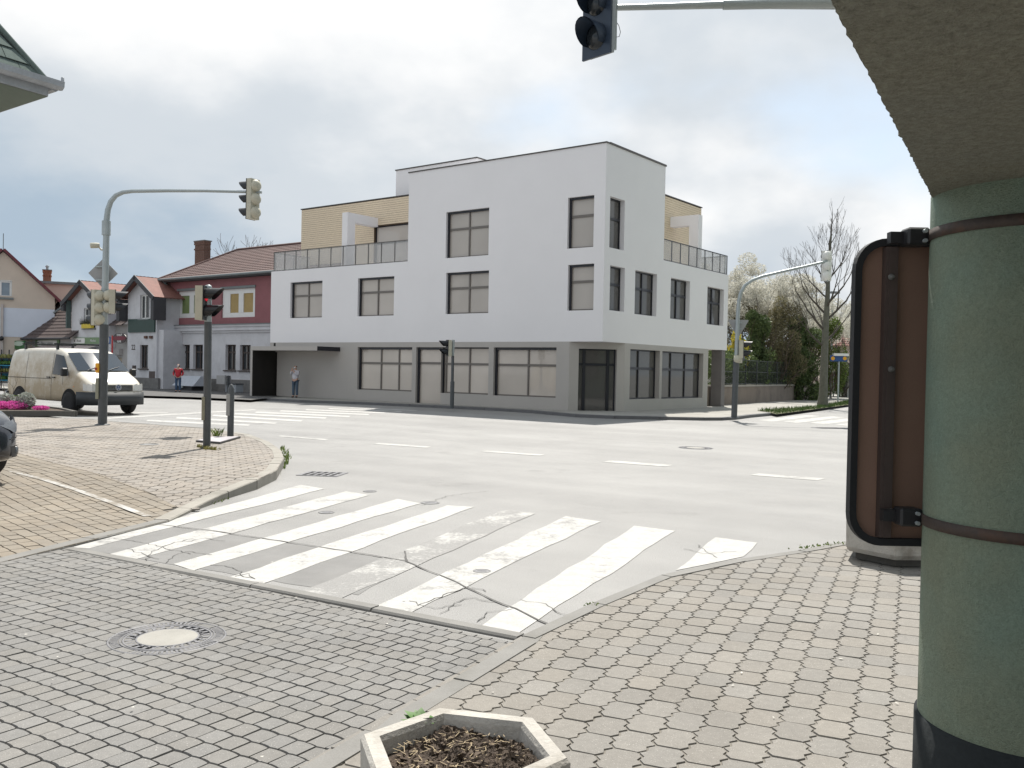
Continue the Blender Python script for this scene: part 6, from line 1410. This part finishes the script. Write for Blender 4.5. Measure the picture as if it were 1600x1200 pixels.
mb = MB(); mb.add([top_, top_ + e1_ * LE * .7 , top_ + e1_ * LE * .7 + e2_ * LE * .7 + Zv * .6, top_ + e2_ * LE * .7], [(0, 1, 2, 3)]); mb.build('upper_roof', SLT, EH)
wo = O + (e1_ + e2_) * .62
mb = MB(); mb.add([V3(p.x, p.y, z) for p in (wo, wo + e1_ * 5) for z in (.1, EC.z)], [(0, 1, 3, 2)]); mb.add([V3(p.x, p.y, z) for p in (wo, wo + e2_ * 5) for z in (.1, EC.z)], [(0, 2, 3, 1)]); mb.build('wall', WALLB, EH)
# ------------------------------------------------------------------ vegetation, wall and gate at right, flower bed at left
BARK = mat('grey brown bark', (.075, .065, .055), .95, .25, 8, 60, bump=.5); BARKL = mat('green grey bark', (.115, .115, .095), .95, .22, 6, 40, bump=.5)
def branches(mb, p, d, r, l, lvl, rng, tips=None, spread=.55, up=.12, kids=(2, 3), minr=.006, bend=.12, seg=4, taper=.62):
    pts = [p.copy()]; rr = [r]; q = p.copy(); dd = d.copy()
    for k in range(seg):
        dd = (dd + V3(rng.gauss(0, bend), rng.gauss(0, bend), rng.gauss(up * .4, bend * .6))).normalized(); q = q + dd * (l / seg); pts.append(q.copy()); rr.append(max(minr, r * (1 - (1 - taper) * (k + 1) / seg)))
    mb.tube(pts, rr, 7 if r > .05 else 5 if r > .02 else 3, caps=False)
    if lvl == 0:
        if tips is not None: tips.append(q)
        return
    for k in range(rng.randint(*kids)):
        t = rng.uniform(.45, 1.) if k else 1.; i = min(seg, max(1, int(round(t * seg)))); a = rng.uniform(0, 6.28); o = dd.orthogonal().normalized(); o = Matrix.Rotation(a, 3, dd) @ o
        nd_ = (dd + o * rng.uniform(.5, 1.) * spread * 1.6 * (.45 if k == 0 else 1) + V3(0, 0, up)).normalized()
        branches(mb, pts[i], nd_, rr[i] * (.85 if k == 0 else .62), l * rng.uniform(.62, .88), lvl - 1, rng, tips, spread, up, kids, minr, bend, seg, taper)
def leaves(mb, c, rad, n, size, rng, flat=.0, clump=1.):
    for _ in range(n):
        while True:
            v = V3(rng.uniform(-1, 1), rng.uniform(-1, 1), rng.uniform(-1, 1))
            if v.length < 1: break
        v = v * (v.length ** -.35 if v.length > .05 else 1); p = Vector(c) + V3(v.x * rad[0], v.y * rad[1], v.z * rad[2])
        a = V3(rng.gauss(0, 1), rng.gauss(0, 1), rng.gauss(0, 1)).normalized(); b = a.orthogonal().normalized(); s = size * rng.uniform(.5, 1.3)
        b = Matrix.Rotation(rng.uniform(0, 6.28), 3, a) @ b; e = a.cross(b); mb.cr = rng.uniform(.02, 1)
        mb.add([p - b * s, p + e * s * .5, p + b * s, p - e * s * .5], [(0, 1, 2, 3)])
def leaf_mat(name, c1, c2, rough=.7, trans=.25):
    b = NB(name); at = b.n.new('ShaderNodeAttribute'); at.attribute_name = 'rnd'
    c = b.mix(at.outputs['Fac'], c1, c2); b.set('Base Color', c); b.set('Roughness', rough); b.set('Specular IOR Level', .3)
    tr = b.n.new('ShaderNodeBsdfTranslucent'); b.l.new(c, tr.inputs[0]); mx_ = b.n.new('ShaderNodeMixShader'); mx_.inputs[0].default_value = trans
    b.l.new(b.b.outputs[0], mx_.inputs[1]); b.l.new(tr.outputs[0], mx_.inputs[2]); b.l.new(mx_.outputs[0], b.n['Material Output'].inputs[0]); return b.m
BLOSS = leaf_mat('white blossom', (.40, .39, .335), (.74, .725, .66), .8, .4); LEAFD = leaf_mat('dark evergreen leaf', (.055, .085, .035), (.15, .20, .075), .55, .35)
LEAFO = leaf_mat('olive brown leaf', (.11, .105, .058), (.24, .215, .12), .7, .4); FORS = leaf_mat('yellow spring leaf', (.30, .27, .03), (.55, .46, .06), .7, .35); LEAFG = leaf_mat('fresh green leaf', (.07, .11, .02), (.15, .20, .05), .65, .35)
TWIG = mat('twig brown', (.10, .075, .06), .9, .2)
# bare street tree
tb = D(1285, 640, 45.); tb.z = .1; rng = random.Random(17)
BT = thing('bare_tree', 'tall bare street tree on the grass verge, its thin branches open to the sky', 'tree', tb)
mb = MB(); H = D(1290, 325, 45.).z - .1; lean = (D(1287, 400, 45.).x - tb.x) / 7
tr = [V3(0, 0, -.1), V3(.02, 0, .5), V3(.04, .02, 2.), V3(.05, 0, 3.8), V3(.12, .02, 5.4), V3(.13, 0, 7.), V3(.22, .03, 8.4)]; rr = [.30, .21, .18, .155, .115, .075, .045]
mb.tube(tr, rr, 12, caps=False); mb.build('trunk', BARKL, BT)
mb = MB()
for z, az, l, r_, upz in [(2.9, 170, 2.3, .07, .30), (3.2, 20, 2.0, .07, .35), (3.7, 200, 2.6, .075, .5), (4.2, -20, 2.6, .08, .55), (4.5, 150, 2.4, .07, .65), (5.0, 15, 2.5, .07, .75), (5.3, 190, 2.1, .055, .8), (5.9, 160, 1.8, .05, 1.), (6.2, 5, 2.0, .05, 1.1), (6.8, 200, 1.4, .035, 1.4), (7.0, 30, 1.5, .035, 1.5), (7.6, 120, 1.1, .028, 2.), (7.9, -30, 1.1, .028, 2.2), (3.5, 90, 2.2, .06, .4), (4.8, 270, 2.3, .06, .6), (6.0, 280, 1.7, .04, 1.)]:
    i = max(k for k in range(len(tr)) if tr[k].z <= z); t_ = (z - tr[i].z) / (tr[i + 1].z - tr[i].z); p = tr[i].lerp(tr[i + 1], t_); a = math.radians(az + rng.uniform(-15, 15))
    branches(mb, p, V3(math.cos(a), math.sin(a) * .8, upz + .25).normalized(), r_ * .85, l * .52, 4, rng, None, .42, .16, (2, 3), .0055, .10, 4)
branches(mb, tr[-1], V3(0, 0, 1), .04, .7, 3, rng, None, .35, .2, (2, 3), .0055, .08)
mb.build('branches', BARK, BT)
# blossom trees
def blossom(label, px_, dist, top, wpx, zlo, seed, n, group='white blossoming trees behind the hedge'):
    b_ = D(px_, 620, dist); b_.z = .1; t = thing('blossom_tree', label, 'tree', b_, 0, group); r = random.Random(seed); zt = D(px_, top, dist).z - .1; W_ = wpx / FPX * dist / 2
    mb = MB(); tips = []; mb.tube([V3(0, 0, -.1), V3(.05, 0, zlo * .5), V3(0, 0, zlo)], [.18, .15, .13], 8, caps=False); mb.build('trunk', BARK, t); mb = MB()
    for k in range(7):
        a = 6.28 * k / 7 + r.uniform(-.3, .3); branches(mb, V3(0, 0, zlo * r.uniform(.75, 1)), V3(math.cos(a) * .8, math.sin(a) * .8, r.uniform(.5, 1.4)).normalized(), .07, (zt - zlo) * .36, 3, r, tips, .5, .12, (2, 3), .008)
    mb.build('branches', BARK, t); mb = MB()
    tips = [p for p in tips if p.z < zt + .3]
    for p in tips: leaves(mb, p, (.42, .42, .32), max(6, 2 * n // max(1, len(tips))), .055, r)
    for k in range(40):
        a = r.uniform(0, 6.28); q = math.sqrt(r.random()); c_ = V3(math.cos(a) * W_ * q, math.sin(a) * W_ * q, zlo + (zt - zlo) * (.35 + .5 * (1 - q * q) * r.uniform(.5, 1.25))); leaves(mb, c_, (.6, .6, .42), n // 26, .055, r)
    mb.build('blossom', BLOSS, t); return t
blossom('tall white blossoming tree beside the right end of the corner building', 1160, 57, 394, 150, 2.0, 31, 17000)
blossom('white blossoming tree behind the dark hedge, right of the tallest blossom', 1205, 60, 420, 130, 2.2, 32, 13000)
blossom('smaller white blossoming tree behind the trunk of the bare tree', 1262, 64, 455, 110, 2.2, 33, 8000); blossom('white blossoming tree close to the sign, above the tiled roof', 1330, 70, 462, 90, 2.4, 34, 6000)
# shrubs and hedge
def bush(label, px_, dist, top, wpx, m, seed, n=5000, size=.07, twigs=True, name='shrub', cat='shrub', group=None, lo=.3):
    b_ = D(px_, 620, dist); b_.z = .1; t = thing(name, label, cat, b_, 0, group); r = random.Random(seed); zt = D(px_, top, dist).z - .1; W_ = wpx / FPX * dist / 2
    mb = MB()
    for k in range(9):
        a = r.uniform(0, 6.28); branches(mb, V3(r.uniform(-.3, .3) * W_, r.uniform(-.2, .2), 0), V3(math.cos(a) * .5, math.sin(a) * .4, 1).normalized(), .04, zt * .42, 2, r, None, .5, .15, (2, 3), .008)
    mb.build('branches', TWIG, t); mb = MB(); N_ = 26
    for k in range(N_):
        q = math.sqrt(r.random()); a = r.uniform(0, 6.28); h = lo + (zt - lo) * r.random() ** .8; sh = math.sqrt(max(.05, 1 - ((h - zt * .42) / (zt * .62)) ** 2))
        leaves(mb, V3(math.cos(a) * q * W_ * sh, math.sin(a) * q * .9 * sh, h), (W_ * .34, .6, zt * .13), int(n * 1.9) // N_, size, r)
    mb.build('foliage', m, t); return t
bush('yellow flowering shrub between the pier and the right mast', 1143, 50, 524, 42, FORS, 41, 5200, .055)
bush('yellow flowering shrub seen between the building and its pier', 1113, 50, 540, 42, FORS, 42, 4200, .055)
bush('dark evergreen shrub just right of the right mast', 1178, 52, 497, 56, LEAFD, 43, 8500, .075); bush('olive brown loose shrub in the middle of the hedge', 1217, 54, 478, 74, LEAFO, 44, 7500, .06)
bush('dark evergreen shrub left of the bare tree', 1250, 56, 503, 60, LEAFD, 45, 8000, .075); bush('fresh green shrub beside the bare tree trunk', 1293, 60, 500, 46, LEAFG, 46, 5200, .06)
bush('low olive shrub behind the fence by the yellow shrub', 1160, 58, 470, 70, LEAFO, 47, 6000, .06); bush('tall olive shrub in front of the second blossom tree', 1232, 62, 470, 70, LEAFO, 48, 6500, .06)
bush('dark conifer by the gate below the tiled roof', 1318, 66, 556, 26, LEAFD, 49, 2500, .06)
# low wall with mesh fence
wa, wb = D(1128, 641, 43.5), D(1279, 628, 61.); wa.z = wb.z = .1
t_ = (wb - wa).normalized(); n_ = V3(t_.y, -t_.x, 0); Lw = (wb - wa).length
wl = thing('garden_wall', 'low brown rendered garden wall below the dark hedge', 'wall', wa)
mb = MB(); mb.obox((0, 0, 0), t_, n_, -2., Lw, -.25, 0, 0, .86); mb.build('wall', mat('stained brown render', (.20, .165, .14), .9, .15, 1.5, 30, bump=.2, dirt=(.09, .075, .065), dirt_amt=.7, stretch=(1, 1, .3)), wl)
mb = MB(); mb.obox((0, 0, 0), t_, n_, -2.05, Lw + .05, -.3, .05, .862, .95); mb.build('coping', mat('pale coping', (.30, .28, .25), .9, .15), wl)
HD = MB(); r = random.Random(60)
for k in range(90):
    u = Lw * k / 90; leaves(HD, t_ * u - n_ * r.uniform(.5, 1.6) + Zv * r.uniform(.8, 2.6), (.6, .5, .5), 260, .085, r)
hd_ = HD.build('hedge', LEAFD, None, wa); tag(hd_, 'dense dark hedge along the top of the garden wall', 'hedge', kind='stuff')
fn = thing('mesh_fence', 'dark fence with thin posts on the garden wall', 'fence', wa)
FM = mat('dark fence steel', (.035, .042, .042), .6)
for k in range(11): u = Lw * k / 10; mb = MB(); mb.obox((0, 0, 0), t_, n_, u - .03, u + .03, -.15, -.09, .952, 2.25); mb.build('post', FM, fn)
mb = MB()
for k in range(150): u = Lw * k / 150; mb.obox((0, 0, 0), t_, n_, u - .007, u + .007, -.125, -.115, .96, 2.2)
for z in (1.0, 1.6, 2.2): mb.obox((0, 0, 0), t_, n_, 0, Lw, -.128, -.112, z, z + .03)
tag(mb.build('wires', FM, fn), kind='stuff')
# gate with brown panels
ga = D(1284, 625, 66.); ga.z = .1; gt = thing('metal_gate', 'brown panelled metal gate in grey frames right of the bare tree', 'gate', ga); Wg = D(1320, 620, 66.).x - ga.x; zg = D(1300, 580, 66.).z - .1
for k in range(4): mb = MB(); mb.box(Wg * k / 4 + .05, Wg * (k + 1) / 4 - .05, 0, .03, zg * .22, zg - .06); mb.build('panel', mat('red brown panel', (.10, .055, .05), .7, .1), gt)
for k in range(5): mb = MB(); mb.box(Wg * k / 4 - .04, Wg * k / 4 + .04, -.03, .06, 0, zg); mb.build('frame_bar', mat('grey gate steel', (.20, .20, .205), .5), gt)
for z in (.05, zg * .2, zg): mb = MB(); mb.box(-.04, Wg + .04, -.025, .055, z - .05, z); mb.build('frame_bar', MATS['grey gate steel'], gt)
gp = thing('gate_pier', 'pale rendered pier at the right side of the gate', 'pier', (ga.x + Wg + .1, ga.y, .1)); mb = MB(); mb.box(0, .9, -.2, .25, 0, zg + .05); mb.build('shaft', WALLG, gp); mb = MB(); mb.box(-.06, .96, -.26, .31, zg + .052, zg + .15); mb.build('cap', CONC, gp)
# pale sign with an arrow and stone pier, seen between building and pier
sp_ = D(1106, 640, 48.); sp_.z = .1; st = thing('stone_pier', 'rough stone pier with pale render top between the building and its corner pier', 'pier', sp_); zz_ = lambda y: D(1108, y, 48.).z - .1
mb = MB(); mb.box(-.4, .75, 0, .5, zz_(622), zz_(604)); mb.build('render', mat('peach pale render', (.44, .39, .35), .9, .1), st)
r = random.Random(71); z = 0.
while z < zz_(622) - .03:
    h = r.uniform(.10, .16); x = -.4
    while x < .72:
        w_ = r.uniform(.14, .32); mb = MB(); mb.bevbox(x + .008, min(x + w_, .75) - .008, -.02 - r.uniform(0, .04), .3, z + .008, min(z + h, zz_(622)) - .004, .012); mb.build('stone', mat('grey rubble stone', (.30, .30, .32), .9, .3, 5), st); x += w_
    z += h
mb = MB(); mb.box(-.38, .73, .03, .48, 0, zz_(622) - .01); mb.build('core', MORT, st)
mb = MB(); mb.box(-.45, .8, -.06, .55, zz_(604) + .002, zz_(601)); mb.build('cap', STONEP, st)
az = zz_(600.5); t = thing('arrow_sign', 'white board with a black arrow pointing right, on top of the stone pier', 'sign', (sp_.x, sp_.y, .1)); x1_ = D(1111, 590, 48.).x - sp_.x
mb = MB(); mb.box(x1_ - 1.0, x1_, .05, .09, az + .01, zz_(580)); mb.build('board', WHITEP, t); m_ = (az + zz_(580)) / 2
mb = MB(); mb.prism([(x1_ - .55, -.045), (x1_ - .30, -.045), (x1_ - .33, -.17), (x1_ - .06, 0), (x1_ - .33, .17), (x1_ - .30, .045), (x1_ - .55, .045)], 0, .01); mb.v = [(x, .048 - z, y + m_) for x, y, z in mb.v]; mb.f = [f[::-1] for f in mb.f]; mb.build('arrow', BLACKP, t)
mb = MB(); mb.box(x1_ + .02, x1_ + 1.4, .2, .35, -.05, zz_(578)); mb.build('board_back', WALLG, t)
# house with tiled roof behind the gate
hd = 78.; hb_ = D(1300, 620, hd); hb_.z = .1; TH = thing('tiled_house', 'house with weathered red tiled roof behind the gate at right', 'house', hb_)
zl = D(1300, 540, hd).z - .1; zr_ = D(1325, 502, hd).z - .1; mb = MB(); mb.box(-.2, 9, .6, 7, 0, zl + .2); mb.build('wall', WALLB, TH)
V_ = V3(.35, 3.4, zr_ - zl); h_ = V_.length; V_.normalize(); tiles('roof_tiles', mat('weathered red tile', (.20, .095, .075), .85, .25, 2), TH, V3(-.7, 0, zl), LX, V_, 10, 9, h_, .9)
# bare tree top peeping over the pink house ridge
b_ = BF.wor((hp(382, 400, 14).x, 14, .1)); PT = thing('bare_tree', 'bare tree whose top twigs show above the brown roof of the pink house', 'tree', b_); r = random.Random(81); zt = BF.hit(380, 381, 1, 14.).z - .1
mb = MB(); mb.tube([V3(0, 0, -.1), V3(0, 0, zt * .5), V3(.1, 0, zt * .68)], [.25, .2, .14], 8, caps=False); mb.build('trunk', BARK, PT); mb = MB()
for k in range(9): a = 6.28 * k / 9; branches(mb, V3(.1, 0, zt * .66), V3(math.cos(a), math.sin(a), 1.1).normalized(), .07, zt * .15, 3, r, None, .5, .1, (2, 3), .012)
mb.build('branches', BARK, PT)
# flower bed at the far left of the plaza
fa = [Gp(-90, 650.6), Gp(76, 650.2), Gp(118, 650.8), Gp(95, 645), Gp(60, 641), Gp(-90, 637)]; o_ = fa[1]; z_ = hz(20)
bd = thing('flower_bed', 'low planted bed with a stone edge at the far left of the plaza', 'flower bed', (o_.x, o_.y, z_))
mb = MB(); mb.poly([(p.x - o_.x, p.y - o_.y, .10) for p in fa]); mb.build('soil', SOIL, bd)
for i in range(len(fa) - 1 if True else 0):
    a_, c_ = fa[i] - o_, fa[i + 1] - o_; a_.z = c_.z = 0; tt = (c_ - a_).normalized(); mb = MB(); mb.obox(a_, tt, V3(tt.y, -tt.x, 0), 0, (c_ - a_).length - .01, -.05, .05, 0, .14); mb.build('edging', mat('dark edging', (.10, .095, .085), .9, .2), bd)
def tuft(label, cat, x, y, dist, w_, h_, m, n, size, seed, name):
    p = D(x, y, dist); p.z = z_ + .1; t = thing(name, label, cat, p); r = random.Random(seed); mb = MB(); leaves(mb, V3(0, 0, h_ * .5), (w_ / 2, w_ / 2, h_ * .5), n, size, r); mb.build('foliage', m, t); mb = MB()
    for k in range(5): mb.tube([V3(0, 0, -.02), V3(r.uniform(-.3, .3) * w_, r.uniform(-.3, .3) * w_, h_ * .7)], .006, 4)
    tag(mb.build('stems', TWIG, t), kind='stuff')
PINK = leaf_mat('magenta flowers', (.55, .05, .30), (.75, .16, .48), .7, .3); SILV = leaf_mat('silver grey leaf', (.26, .28, .25), (.46, .48, .43), .8, .2)
fd = 24.6
tuft('cushion of magenta flowers at the left picture edge', 'flowers', 0, 648, fd, .55, .22, PINK, 700, .03, 91, 'flower_cushion'); tuft('cushion of magenta flowers between the two silver plants', 'flowers', 25, 647.5, fd, .62, .24, PINK, 800, .03, 92, 'flower_cushion'); tuft('flat patch of magenta flowers in front of the van shadow', 'flowers', 64, 649.6, fd, .42, .12, PINK, 450, .028, 93, 'flower_cushion')
tuft('silver leaved plant at the back of the flower bed', 'plant', 9, 642, fd + .4, .5, .42, SILV, 900, .04, 94, 'silver_plant'); tuft('silver leaved plant in front of the van rear wheel', 'plant', 40, 644, fd + .2, .5, .46, SILV, 1000, .04, 95, 'silver_plant'); tuft('green plant between the silver plants', 'plant', 23, 641, fd + .8, .6, .36, LEAFG, 700, .04, 96, 'green_plant')
p = D(-2, 641, fd + .6); p.z = z_ + .1; sh = thing('bare_shrub', 'twisted bare shrub reaching over the flower bed', 'shrub', p); r = random.Random(97); mb = MB()
mb.tube([V3(0, 0, 0), V3(.12, 0, .18), V3(.25, 0, .2), V3(.36, .02, .30), V3(.52, .02, .34)], [.035, .03, .024, .018, .012], 6); branches(mb, V3(.12, 0, .18), V3(-.2, 0, 1), .018, .35, 2, r, None, .5, .1, (2, 2), .004); branches(mb, V3(.36, .02, .3), V3(.2, .1, 1), .012, .25, 2, r, None, .5, .1, (2, 2), .004); mb.build('branches', BARK, sh)
# weeds along the kerb
def weeds(label, pts, n, h, seed, m=None):
    r = random.Random(seed); mb = MB(); P0 = Vector(pts[0])
    for k in range(n):
        i = r.randrange(len(pts) - 1); p = Vector(pts[i]).lerp(Vector(pts[i + 1]), r.random()) - P0 + V3(r.gauss(0, .03), r.gauss(0, .03), 0); a = r.uniform(0, 6.28); d = V3(math.cos(a), math.sin(a), 0); s_ = V3(-d.y, d.x, 0) * .010; l = h * r.uniform(.4, 1.1); mb.cr = r.uniform(.02, 1)
        mb.add([p - s_, p + s_, p + d * l * .4 + s_ * .8 + Zv * l * .7, p + d * l * .7 + Zv * l], [(0, 1, 2, 3)])
    tag(mb.build('weeds', m or LEAFG, None, P0), label, 'weeds', kind='stuff')
weeds('yellow green weeds growing along the outside of the plaza kerb', [G(441, 700), G(447, 712), G(447, 722), G(440, 733)], 170, .07, 101); weeds('sparse weeds at the foot of the plaza kerb by the zebra', [G(432, 741), G(404, 757), G(372, 772), G(325, 790)], 90, .035, 102)
weeds('dry grass at the foot of the pedestrian signal', [Gp(310, 698), Gp(323, 702), Gp(338, 703)], 160, .06, 103, leaf_mat('dry yellow grass', (.16, .15, .05), (.26, .24, .09))); weeds('small weed behind the cover plate', [Gp(336, 683), Gp(340, 683.5)], 30, .2, 104)
weeds('tiny weeds in the joint of the right kerb', [G(1243, 859, .03), G(1290, 852, .03), G(1325, 849, .03)], 70, .02, 105)
weeds('weed tuft on the right kerb near the sixth stripe', [G(918, 945, .03), G(936, 947, .03)], 24, .014, 106)

# scraps of litter and grit on the near paving
r = random.Random(201); mb = MB()
for k in range(46):
    x, y = r.uniform(-3.4, 3.2), r.uniform(3.3, 7.2); a = r.uniform(0, 6.28); s1 = r.uniform(.003, .009); z = .036
    if y > 5.6 and x > -.4: continue
    d = V3(math.cos(a), math.sin(a), 0); n_ = V3(-d.y, d.x, 0); p = V3(x, y, z); mb.add([p - d * s1 * 1.6, p + n_ * s1, p + d * s1 * 1.6 + Zv * .003, p - n_ * s1], [(0, 3, 2, 1), (0, 1, 2, 3)][:1])
tag(mb.build('litter', mat('pale scrap', (.55, .53, .48), .8, .3, 9), None), 'small pale scraps scattered over the near paving', 'litter', kind='stuff')
